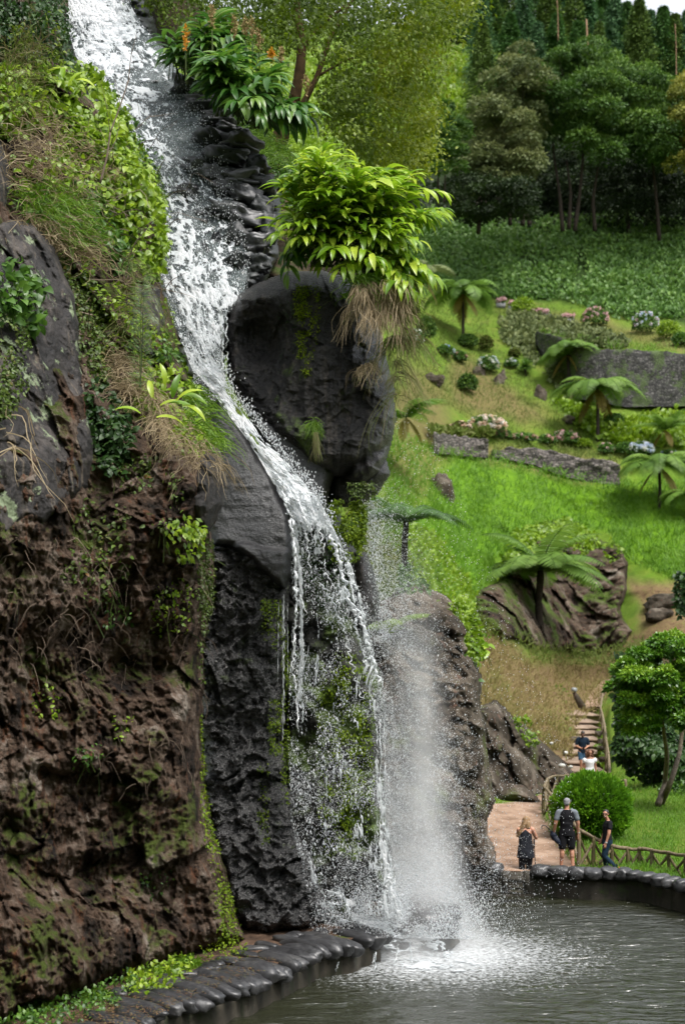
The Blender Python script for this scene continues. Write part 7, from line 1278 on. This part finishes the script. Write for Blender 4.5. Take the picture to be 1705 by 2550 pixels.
railing([(1556, 1990, 1944, 47.5), (1530, 1968, 1952, 47.8), (1518, 1955, 1938, 49), (1514, 1945, 1878, 52.8), (1508, 1905, 1842, 57), (1504, 1866, 1806, 62), (1498, 1832, 1776, 67.5), (1494, 1800, 1764, 73), (1500, 1752, 1722, 87), (1512, 1722, 1697, 94), (1538, 1702, 1678, 98), (1556, 1690, 1662, 101), (1590, 1674, 1646, 104)], 'long log railing running up the right side of the stairs', .06, .055, braces=(3, 4, 5, 6, 8, 9))
# little path light on a slanted slab
e = empty('path_light', W(1446, 1760, 83), 0, 'small grey spotlight on a slanted stone post beside the upper path', 'lamp'); s = 83 / FP
mb = MB(); mb.tube([(5 * s, 0, -.1), (-12 * s, 0, 24 * s), (-18 * s, 0, 36 * s)], [.26, .18, .11], 6, .1); mb.build('post', M_GREY, e); mb = MB(); mb.blob((-19 * s, 0, 42 * s), (.16, .16, .11), 14, 10); mb.tube([(-22 * s, -.05, 43 * s), (-14 * s, -.2, 42 * s)], [.13, .12], 10); mb.build('lamp_head', plain('lamp_grey', (.25, .27, .28), .4, .5), e)
mb = MB(); mb.tube([gz(1195, 2004, .45)[()] * 0 + W(1205, 2003, 43.2), W(1280, 2001, 43.4), W(1354, 2003, 43.6)], [.05, .06, .05], 6, .1); tag(mb.build('kerb_log', M_STEP), 'low pale kerb edging the far end of the dirt path', 'kerb')

# ================================================================ PEOPLE
def skin(n, c): return plain(n, c, .5, .35, .08, 20, .05, .002)
SK1 = skin('skin_tan', (.42, .21, .135)); SK2 = skin('skin_fair', (.50, .25, .165)); SK3 = skin('skin_brown', (.30, .15, .095))
def cloth(n, c, var=.25, rough=.85): return plain(n, c, rough, .15, var, 9, .5, .012)
BLK = cloth('black_cloth', (.010, .010, .012)); GRY = cloth('grey_cloth', (.17, .19, .21)); NAV = cloth('navy_cloth', (.010, .020, .035)); DEN = cloth('denim_cloth', (.045, .10, .17)); DDEN = cloth('dark_denim', (.012, .028, .05)); WHT = cloth('white_cloth', (.72, .73, .75), .06)
PRT = cloth('dark_print', (.02, .022, .028), .7)
def ell(mb, rings, k=18):
    """horizontal ellipses (x, y, z, rx, ry) joined into one skin"""
    R_ = resample(rings, max(12, len(rings) * 4)); n = len(R_); th = np.arange(k) * 2 * math.pi / k; V = np.concatenate([np.stack([r[0] + np.cos(th) * r[3], r[1] + np.sin(th) * r[4], np.full(k, r[2])], -1) for r in R_]); j = np.arange(k); F = [np.concatenate([np.stack([i * k + j, i * k + (j + 1) % k, (i + 1) * k + (j + 1) % k, (i + 1) * k + j], -1) for i in range(n - 1)])]
    V = np.concatenate([V, [R_[0][:3], R_[-1][:3]]]); c0, c1 = n * k, n * k + 1; F.append(np.concatenate([np.stack([np.full(k, c0), (j + 1) % k, j], -1), np.stack([np.full(k, c1), (n - 1) * k + j, (n - 1) * k + (j + 1) % k], -1)])); mb.add(V, F)
def limb3(mb, pts, rads, k=12):
    P = np.array(pts, float); R_ = np.array(rads, float); Q = resample(np.c_[P, R_], 16); mb.tube(Q[:, :3], Q[:, 3], k); mb.blob(Q[0, :3], [Q[0, 3]] * 3, 10, 8); mb.blob(Q[-1, :3], [Q[-1, 3]] * 3, 10, 8)
def hand(mb, w, d, side, curl=.5, s=1.0):
    """palm and five fingers from wrist w along d; side points to the thumb"""
    w = np.array(w, float); d = np.array(d, float) / np.linalg.norm(d); t_ = np.array(side, float); t_ -= d * (t_ @ d); t_ /= np.linalg.norm(t_); nrm = np.cross(d, t_)
    for u in np.linspace(0, .085, 5): mb.blob(w + d * u * s, [.018 * s] * 3, 8, 6); mb.blob(w + d * u * s + t_ * .018 * s, [.016 * s] * 3, 8, 6); mb.blob(w + d * u * s - t_ * .018 * s, [.015 * s] * 3, 8, 6)
    for i, ln in enumerate((.072, .080, .076, .060)):
        b = w + d * .09 * s + t_ * (.027 - .018 * i) * s; m1 = b + (d * math.cos(curl * .6) + nrm * math.sin(curl * .6)) * ln * .5 * s; m2 = m1 + (d * math.cos(curl * 1.7) + nrm * math.sin(curl * 1.7)) * ln * .5 * s; mb.tube([b, m1, m2], [.0092 * s, .0085 * s, .007 * s], 6)
    b = w + d * .03 * s + t_ * .030 * s; m1 = b + (d * .6 + t_ * .8) * .035 * s; mb.tube([b, m1, m1 + (d * .9 + nrm * .3) * .03 * s], [.012 * s, .010 * s, .008 * s], 6)
def finish(mb, name, mat, par, vox=.008, sm=3):
    o = mb.build(name, mat, par); r = o.modifiers.new('r', 'REMESH'); r.mode = 'VOXEL'; r.voxel_size = vox; r.use_smooth_shade = True; s_ = o.modifiers.new('s', 'SMOOTH'); s_.iterations = sm; s_.factor = .5; return o
def head(mb, c, f, s=1.0, jaw=1.0):
    """face looks along f"""
    c = np.array(c, float); f = np.array(f, float) / np.linalg.norm(f); r = np.cross(f, [0, 0, 1.0]); r /= np.linalg.norm(r); u = np.cross(r, f); M = np.stack([r, f, u], -1)
    def g_(p): return c + M @ (np.array(p, float) * s)
    mb.blob(g_((0, -.005, .025)), np.array([.073, .093, .088]) * s, 20, 14, rot=M); mb.blob(g_((0, .018, -.045)), np.array([.052 * jaw, .062, .065]) * s, 16, 12, rot=M); mb.tube([g_((0, .085, .018)), g_((0, .112, -.018))], [.009 * s, .014 * s], 8); mb.tube([g_((-.022, .076, -.05)), g_((0, .084, -.052)), g_((.022, .076, -.05))], [.005 * s, .008 * s, .005 * s], 6)
    for k in (-1, 1): mb.blob(g_((k * .074, -.005, -.002)), np.array([.010, .018, .03]) * s, 8, 6, rot=M); mb.blob(g_((k * .03, .078, .035)), np.array([.022, .010, .007]) * s, 8, 6, rot=M)
    return g_, M
def torso(mb, hipz, shz, hw, sw, lean=(0, 0), dep=.11, bust=0.0, ext=0.0, bot=None):
    lx, ly = lean; z0 = hipz - .10 if bot is None else bot; L_ = shz - hipz
    ell(mb, [(0, 0, z0, hw * .93 + ext, dep * .95 + ext), (0, 0, hipz, hw + ext, dep + ext), (lx * .35, ly * .35, hipz + L_ * .35, hw * .86 + ext, dep * .86 + ext), (lx * .7, ly * .7, hipz + L_ * .72, sw * .86 + ext, dep * 1.0 + bust + ext), (lx * .92, ly * .92, hipz + L_ * .94, sw * .84 + ext, dep * .78 + ext), (lx, ly, shz + .035, sw * .40 + ext, dep * .55 + ext)])

# ---- man with folded umbrella, seen from behind
def man_umbrella():
    e = empty('person', W(1410, 2165, 33.9), 0, 'grey haired man in black shorts seen from behind, holding a dark umbrella', 'person'); e.location.z = -.02; e.scale = (.97, .97, .97)
    b = MB(); torso(b, .93, 1.43, .165, .215, dep=.125); limb3(b, [(-.09, 0, .92), (-.115, -.02, .50), (-.13, .02, .10)], [.095, .062, .042]); limb3(b, [(.10, 0, .92), (.125, .02, .50), (.14, -.06, .10)], [.095, .062, .042])
    limb3(b, [(-.115, -.03, .40), (-.12, -.03, .32)], [.060, .056]); limb3(b, [(.13, -.01, .40), (.135, -.03, .32)], [.060, .056])
    for x, y in ((-.135, .02), (.145, -.05)): limb3(b, [(x, y - .03, .045), (x * 1.1, y + .16, .035)], [.042, .034])
    limb3(b, [(-.20, 0, 1.40), (-.275, -.01, 1.13), (-.30, .06, .90)], [.066, .050, .030]); limb3(b, [(.20, 0, 1.40), (.275, 0, 1.12), (.285, .05, .86)], [.066, .050, .030]); hand(b, (-.30, .07, .89), (-.05, .25, -1), (0, 1, .2), 1.3, 1.1); hand(b, (.285, .05, .85), (.02, .05, -1), (-.3, 1, 0), .5, 1.1)
    limb3(b, [(0, .0, 1.44), (.01, .02, 1.54)], [.062, .058]); g_, M = head(b, (.012, .03, 1.625), (.35, .94, -.06)); finish(b, 'body', SK1, e)
    h = MB(); h.blob(g_((0, -.016, .045)), (.083, .096, .082), 22, 14, rot=M, noise=.06); h.blob(g_((0, -.055, -.005)), (.072, .056, .068), 18, 12, rot=M); finish(h, 'hair', plain('grey_hair', (.26, .26, .27), .8, .2, .5, 60, .6, .004), e)
    s_ = MB(); torso(s_, .93, 1.43, .165, .215, dep=.125, ext=.014, bot=.90); finish(s_, 'shirt', BLK, e, .01)
    for k in (-1, 1): s_ = MB(); limb3(s_, [(k * .115, 0, 1.425), (k * .195, 0, 1.395), (k * .25, -.005, 1.24)], [.060, .078, .072]); finish(s_, 'sleeve', GRY, e, .01)
    p_ = MB(); torso(p_, .93, 1.20, .170, .16, dep=.13, ext=.016, bot=.82); limb3(p_, [(-.09, 0, .88), (-.11, -.01, .56)], [.112, .100]); limb3(p_, [(.10, 0, .88), (.118, .01, .56)], [.112, .100]); finish(p_, 'shorts', BLK, e, .01)
    w = MB(); w.tube([(.286, .05, .875), (.286, .05, .895)], [.036, .036], 12); w.build('wristwatch', plain('watch_white', (.6, .6, .6), .4), e)
    u = empty('umbrella', np.array(e.location) + [-.32, .08, .82], 0, 'dark folded umbrella with a hooked handle held in the man\'s left hand', 'umbrella')
    c = MB(); c.tube([(-.03, .04, .06), (.02, .0, -.04), (.10, -.10, -.15), (.20, -.16, -.27)], [.03, .075, .075, .02], 10, .3); c.blob((.02, 0, -.03), (.09, .08, .10), 14, 10, noise=.6, seed=5); c.build('canopy', cloth('umbrella_cloth', (.012, .016, .028), .3, .5), u); c = MB(); c.tube(resample([(-.03, .04, .05), (-.10, .06, .14), (-.17, .07, .20), (-.235, .07, .205), (-.26, .07, .16), (-.25, .07, .12)], 14), .012, 8); c.build('handle', plain('umbrella_handle', (.01, .01, .01), .3, .5, .1), u)
man_umbrella()
# ---- blonde woman taking a picture
def blonde():
    e = empty('person', W(1308, 2180, 33.75), 0, 'long haired blonde woman in a dark sleeveless top raising a camera, seen from behind', 'person'); e.location.z = -.37; e.scale = (.97, .97, .97)
    b = MB(); torso(b, .93, 1.38, .165, .175, lean=(-.01, .02), dep=.115); limb3(b, [(-.08, 0, .92), (-.09, 0, .50), (-.09, -.02, .10)], [.10, .062, .042]); limb3(b, [(.08, 0, .92), (.085, .02, .50), (.08, .02, .10)], [.10, .062, .042])
    for x in (-.09, .08): limb3(b, [(x, -.03, .045), (x, .16, .035)], [.038, .03])
    limb3(b, [(.165, .02, 1.345), (.275, .10, 1.13), (.135, .30, 1.40)], [.060, .048, .028]); limb3(b, [(-.165, .02, 1.345), (-.16, .20, 1.18), (-.02, .33, 1.38)], [.056, .044, .028]); hand(b, (.13, .30, 1.41), (-.25, .2, 1), (-1, .2, 0), 1.0, .95); hand(b, (-.02, .33, 1.40), (.25, .1, 1), (1, 0, 0), 1.0, .95)
    limb3(b, [(0, .02, 1.38), (.02, .05, 1.47)], [.048, .046]); g_, M = head(b, (.03, .06, 1.555), (.35, .94, .02), .96); finish(b, 'body', SK2, e)
    h = MB(); h.blob(g_((0, -.02, .04)), (.092, .105, .09), 22, 14, rot=M, noise=.1); 
    for i in range(46):
        a = random.uniform(-1.25, 1.15); x0_ = math.sin(a) * .085; y0_ = -math.cos(a) * .09; ln = random.uniform(.26, .44) * (1.1 if a < 0 else .6); dx = -.16 if a < .2 else .02
        P0 = np.array(g_((x0_, y0_, .02))); h.tube([P0 + [0, 0, .05], P0 + [dx * .2 + random.uniform(-.01, .01), -.03, -ln * .35], P0 + [dx * .6 + random.uniform(-.03, .03), -.03, -ln * .7], P0 + [dx + random.uniform(-.04, .04), -.0, -ln]], [.024, .027, .024, .006], 6, .15)
    finish(h, 'hair', plain('blonde_hair', (.30, .19, .10), .6, .35, .55, 30, .8, .01, stretch=(2, 2, .3)), e, .011, 1)
    s_ = MB(); ell(s_, [(0, .0, .66, .215, .15), (0, 0, .80, .205, .148), (0, 0, .98, .175, .13), (-.005, .01, 1.15, .165, .125), (-.01, .02, 1.27, .150, .125), (-.01, .02, 1.36, .085, .09)]); limb3(s_, [(-.14, .02, 1.33), (-.06, .02, 1.385)], [.045, .045]); finish(s_, 'top', PRT, e, .01, 2)
    p_ = MB(); limb3(p_, [(-.08, 0, .88), (-.09, 0, .50), (-.09, -.02, .12)], [.112, .080, .058]); limb3(p_, [(.08, 0, .88), (.085, .02, .50), (.08, .02, .12)], [.112, .080, .058]); finish(p_, 'trousers', BLK, e, .01)
    c = empty('camera_device', np.array(e.location) + np.array([.055, .33, 1.49]) * .97, .3, 'small dark camera held up to the blonde woman\'s face', 'camera'); k = MB(); k.box((0, 0, 0), (.12, .05, .08), jit=.002); k.build('camera_body', BLK, c); k = MB(); k.tube([(0, .03, 0), (0, .09, 0)], [.03, .028], 12); k.build('lens', MATS['umbrella_handle'], c)
    c = empty('selfie_stick', np.array(e.location) + [.235, .05, .40], 0, 'thin black stick with a flat foot hanging from the blonde woman\'s arm', 'stick'); k = MB(); k.tube([(-.025, 0, .68), (-.015, 0, .35), (0, 0, .04)], [.010, .009, .009], 7); k.tube([(-.03, 0, .68), (-.03, .0, .45)], [.022, .018], 8); k.build('shaft', BLK, c); k = MB(); k.blob((.06, 0, .0), (.085, .03, .016), 16, 8); k.build('foot', BLK, c)
blonde()
# ---- smiling woman leaning on the railing
def smiling():
    e = empty('person', W(1511, 2178, 34.0), 0, 'smiling dark haired woman in sunglasses, black T-shirt and dark jeans by the railing', 'person'); e.location.z = -.20; e.scale = (.94, .94, .94)
    b = MB()       # body turned to face -X, head turned to the camera
    def tz(mb, ext=0.0, bot=None):
        z0 = .84 if bot is None else bot; ell(mb, [(0, 0, z0, .12 + ext, .155 + ext), (0, 0, .93, .118 + ext, .165 + ext), (-.01, 0, 1.08, .095 + ext, .13 + ext), (.005, 0, 1.26, .118 + ext, .145 + ext), (.025, 0, 1.36, .095 + ext, .15 + ext), (.02, 0, 1.415, .055 + ext, .07 + ext)])
    tz(b); limb3(b, [(0, .08, .92), (-.05, .07, .50), (.0, .08, .09)], [.095, .06, .04]); limb3(b, [(0, -.08, .92), (-.10, -.09, .52), (.19, -.10, .24)], [.095, .060, .042]); limb3(b, [(0, .08, .045), (-.16, .08, .03)], [.035, .03]); limb3(b, [(.22, -.10, .24), (.24, -.10, .16)], [.038, .03])
    limb3(b, [(.04, -.15, 1.345), (-.0, -.21, 1.10), (-.07, -.20, .86)], [.052, .042, .026]); limb3(b, [(.03, .15, 1.345), (-.03, .20, 1.10), (-.12, .18, .90)], [.052, .042, .026]); hand(b, (-.075, -.20, .85), (-.25, 0, -1), (-1, 0, .2), .7, .95); hand(b, (-.12, .18, .89), (-.4, 0, -.8), (-1, -.2, .2), .7, .95)
    limb3(b, [(.02, 0, 1.40), (-.03, -.02, 1.50)], [.045, .043]); g_, M = head(b, (-.05, -.03, 1.575), (-.38, -.92, -.03), .95); finish(b, 'body', SK2, e)
    h = MB(); h.blob(g_((0, -.022, .045)), (.078, .092, .080), 22, 14, rot=M); h.blob(g_((0, -.085, .0)), (.045, .045, .05), 14, 10, rot=M); finish(h, 'hair', plain('dark_hair', (.018, .012, .010), .45, .5, .4, 40, .5, .004), e)
    k = MB()
    for s_ in (-1, 1): k.blob(g_((s_ * .032, .088, .018)), (.028, .010, .020), 14, 10, rot=M, sq=.8); k.tube([g_((s_ * .058, .08, .022)), g_((s_ * .076, 0, .02))], [.004, .004], 6)
    k.tube([g_((-.01, .092, .022)), g_((.01, .092, .022))], [.004, .004], 6); k.build('sunglasses', MATS['umbrella_handle'], e)
    k = MB(); k.tube([g_((-.024, .078, -.046)), g_((0, .088, -.054)), g_((.024, .078, -.046))], [.004, .0075, .004], 8); k.build('smile', plain('teeth', (.7, .66, .62), .3), e)
    s_ = MB(); tz(s_, .013, .88); limb3(s_, [(.035, -.135, 1.35), (.022, -.19, 1.24)], [.065, .058]); limb3(s_, [(.03, .135, 1.35), (.015, .18, 1.24)], [.065, .058]); finish(s_, 'shirt', BLK, e, .01)
    p_ = MB(); ell(p_, [(0, 0, .82, .135, .175), (0, 0, .92, .134, .178), (-.005, 0, .98, .12, .16)]); limb3(p_, [(0, .08, .90), (-.05, .07, .50), (.0, .08, .11)], [.105, .074, .05]); limb3(p_, [(0, -.08, .90), (-.10, -.09, .52), (.18, -.10, .25)], [.105, .074, .052]); finish(p_, 'jeans', DDEN, e, .01)
    k = MB(); limb3(k, [(.215, -.10, .27), (.25, -.10, .13)], [.044, .036]); finish(k, 'shoe', BLK, e, .009); k = MB(); k.tube([(.262, -.10, .26), (.285, -.10, .12)], [.02, .018], 8); k.build('shoe_sole', plain('orange_sole', (.75, .12, .06), .5), e); k = MB(); limb3(k, [(.01, .08, .05), (-.17, .08, .035)], [.044, .036]); finish(k, 'shoe', BLK, e, .009)
    k = MB(); k.tube([(-.062, -.20, .885), (-.068, -.20, .865)], [.032, .032], 12); k.blob((-.065, -.232, .875), (.018, .006, .018), 10, 8); k.build('wristwatch', MATS['watch_white'], e)
smiling()
# ---- man looking at his phone on the stairs
def stairman():
    e = empty('person', W(1449, 1925, 55.3), math.pi, 'bearded man in a navy shirt and blue shorts coming down the stairs with a phone', 'person'); e.location.z = float(W(1449, 1926, 55.3)[2]); e.scale = (.96,) * 3
    b = MB(); torso(b, .93, 1.43, .155, .205, lean=(0, .03), dep=.115); limb3(b, [(-.09, 0, .92), (-.10, .10, .52), (-.09, .02, .10)], [.09, .06, .04]); limb3(b, [(.09, 0, .92), (.09, .14, .56), (.055, .06, .14)], [.09, .06, .04]); limb3(b, [(-.09, 0, .05), (-.09, .18, .035)], [.04, .032]); limb3(b, [(.055, .05, .09), (.05, .22, .05)], [.04, .032])
    limb3(b, [(-.19, .02, 1.395), (-.25, .03, 1.12), (-.06, .25, 1.02)], [.058, .046, .028]); limb3(b, [(.19, .02, 1.395), (.25, .03, 1.12), (.06, .25, 1.02)], [.058, .046, .028]); hand(b, (-.06, .25, 1.02), (.8, .3, .1), (0, .3, 1), 1.0); hand(b, (.06, .25, 1.02), (-.8, .3, .1), (0, .3, 1), 1.0)
    limb3(b, [(0, .04, 1.44), (0, .08, 1.53)], [.055, .052]); g_, M = head(b, (0, .11, 1.60), (0, .85, -.52)); finish(b, 'body', SK1, e)
    h = MB(); h.blob(g_((0, -.014, .045)), (.079, .097, .084), 20, 14, rot=M, noise=.05); finish(h, 'hair', MATS['dark_hair'], e); h = MB(); h.blob(g_((0, .035, -.075)), (.058, .058, .048), 16, 10, rot=M); finish(h, 'beard', MATS['dark_hair'], e)
    k = MB(); k.tube([g_((-.07, .05, .03)), g_((-.03, .093, .022)), g_((.03, .093, .022)), g_((.07, .05, .03))], .012, 6); k.build('sunglasses', MATS['umbrella_handle'], e)
    s_ = MB(); torso(s_, .93, 1.43, .160, .205, lean=(0, .03), dep=.118, ext=.014, bot=.82)
    for k in (-1, 1): limb3(s_, [(k * .12, .02, 1.42), (k * .19, .02, 1.39), (k * .235, .025, 1.20)], [.06, .075, .068])
    finish(s_, 'shirt', NAV, e, .01); p_ = MB(); torso(p_, .90, 1.05, .158, .15, dep=.118, ext=.010, bot=.80); limb3(p_, [(-.09, 0, .86), (-.10, .08, .58)], [.105, .092]); limb3(p_, [(.09, 0, .86), (.09, .11, .60)], [.105, .092]); finish(p_, 'shorts', DEN, e, .01)
    c = empty('phone', np.array(e.location) + np.array([0, -.33, 1.06]) * .96, 0, 'black phone in the hands of the man on the stairs', 'phone'); k = MB(); k.box((0, 0, 0), (.075, .012, .14), rot=rotx(.7)); k.build('phone_body', BLK, c)
stairman()
# ---- woman in white
def whitedress():
    e = empty('person', W(1467, 1970, 49.6), math.pi, 'curly haired woman in a white dress walking down behind the ball bush', 'person'); e.location.z = .26; e.scale = (.955,) * 3
    b = MB(); torso(b, .93, 1.38, .155, .175, dep=.105, bust=.02); limb3(b, [(-.08, 0, .92), (-.08, .06, .50), (-.08, .0, .10)], [.09, .058, .04]); limb3(b, [(.08, 0, .92), (.08, .0, .50), (.08, -.05, .10)], [.09, .058, .04])
    for x in (-.08, .08): limb3(b, [(x, -.02, .05), (x, .15, .035)], [.036, .028])
    limb3(b, [(-.16, 0, 1.345), (-.215, .0, 1.10), (-.225, .06, .84)], [.048, .038, .025]); limb3(b, [(.16, 0, 1.345), (.225, -.03, 1.10), (.235, .0, .84)], [.048, .038, .025]); hand(b, (-.225, .06, .83), (0, .1, -1), (0, 1, 0), .6, .95); hand(b, (.235, 0, .83), (0, .1, -1), (0, 1, 0), .6, .95)
    limb3(b, [(0, .0, 1.38), (0, .03, 1.47)], [.044, .042]); g_, M = head(b, (0, .04, 1.555), (-.15, .98, -.04), .95); finish(b, 'body', SK3, e)
    h = MB(); h.blob(g_((0, -.045, .045)), (.115, .10, .10), 20, 14, rot=M, noise=.3)
    for i in range(120):
        a = random.uniform(.15, 2 * math.pi - .15) ; rr = random.uniform(.08, .175); z = random.uniform(-.16, .10); P0 = g_((math.sin(a) * rr, -abs(math.cos(a)) * .08 - .015 + random.uniform(-.02, .03), z)); h.blob(P0, [random.uniform(.018, .034)] * 3, 7, 5)
    finish(h, 'hair', plain('brown_curls', (.10, .045, .025), .7, .3, .6, 40, .8, .01), e, .011, 1)
    k = MB(); [k.blob(g_((s_ * .03, .083, .02)), (.009, .005, .006), 8, 6, rot=M) for s_ in (-1, 1)]; k.build('eyes', BLK, e)
    s_ = MB(); ell(s_, [(0, .02, .40, .33, .28), (0, .01, .60, .27, .22), (0, 0, .85, .215, .165), (0, 0, 1.03, .15, .115), (0, .01, 1.22, .168, .145), (0, .01, 1.34, .15, .11)], 24)
    for k in (-1, 1): s_.blob((k * .185, .0, 1.29), (.082, .078, .10), 14, 10, noise=.15, seed=k + 3)
    finish(s_, 'dress', WHT, e, .012, 2)
whitedress()
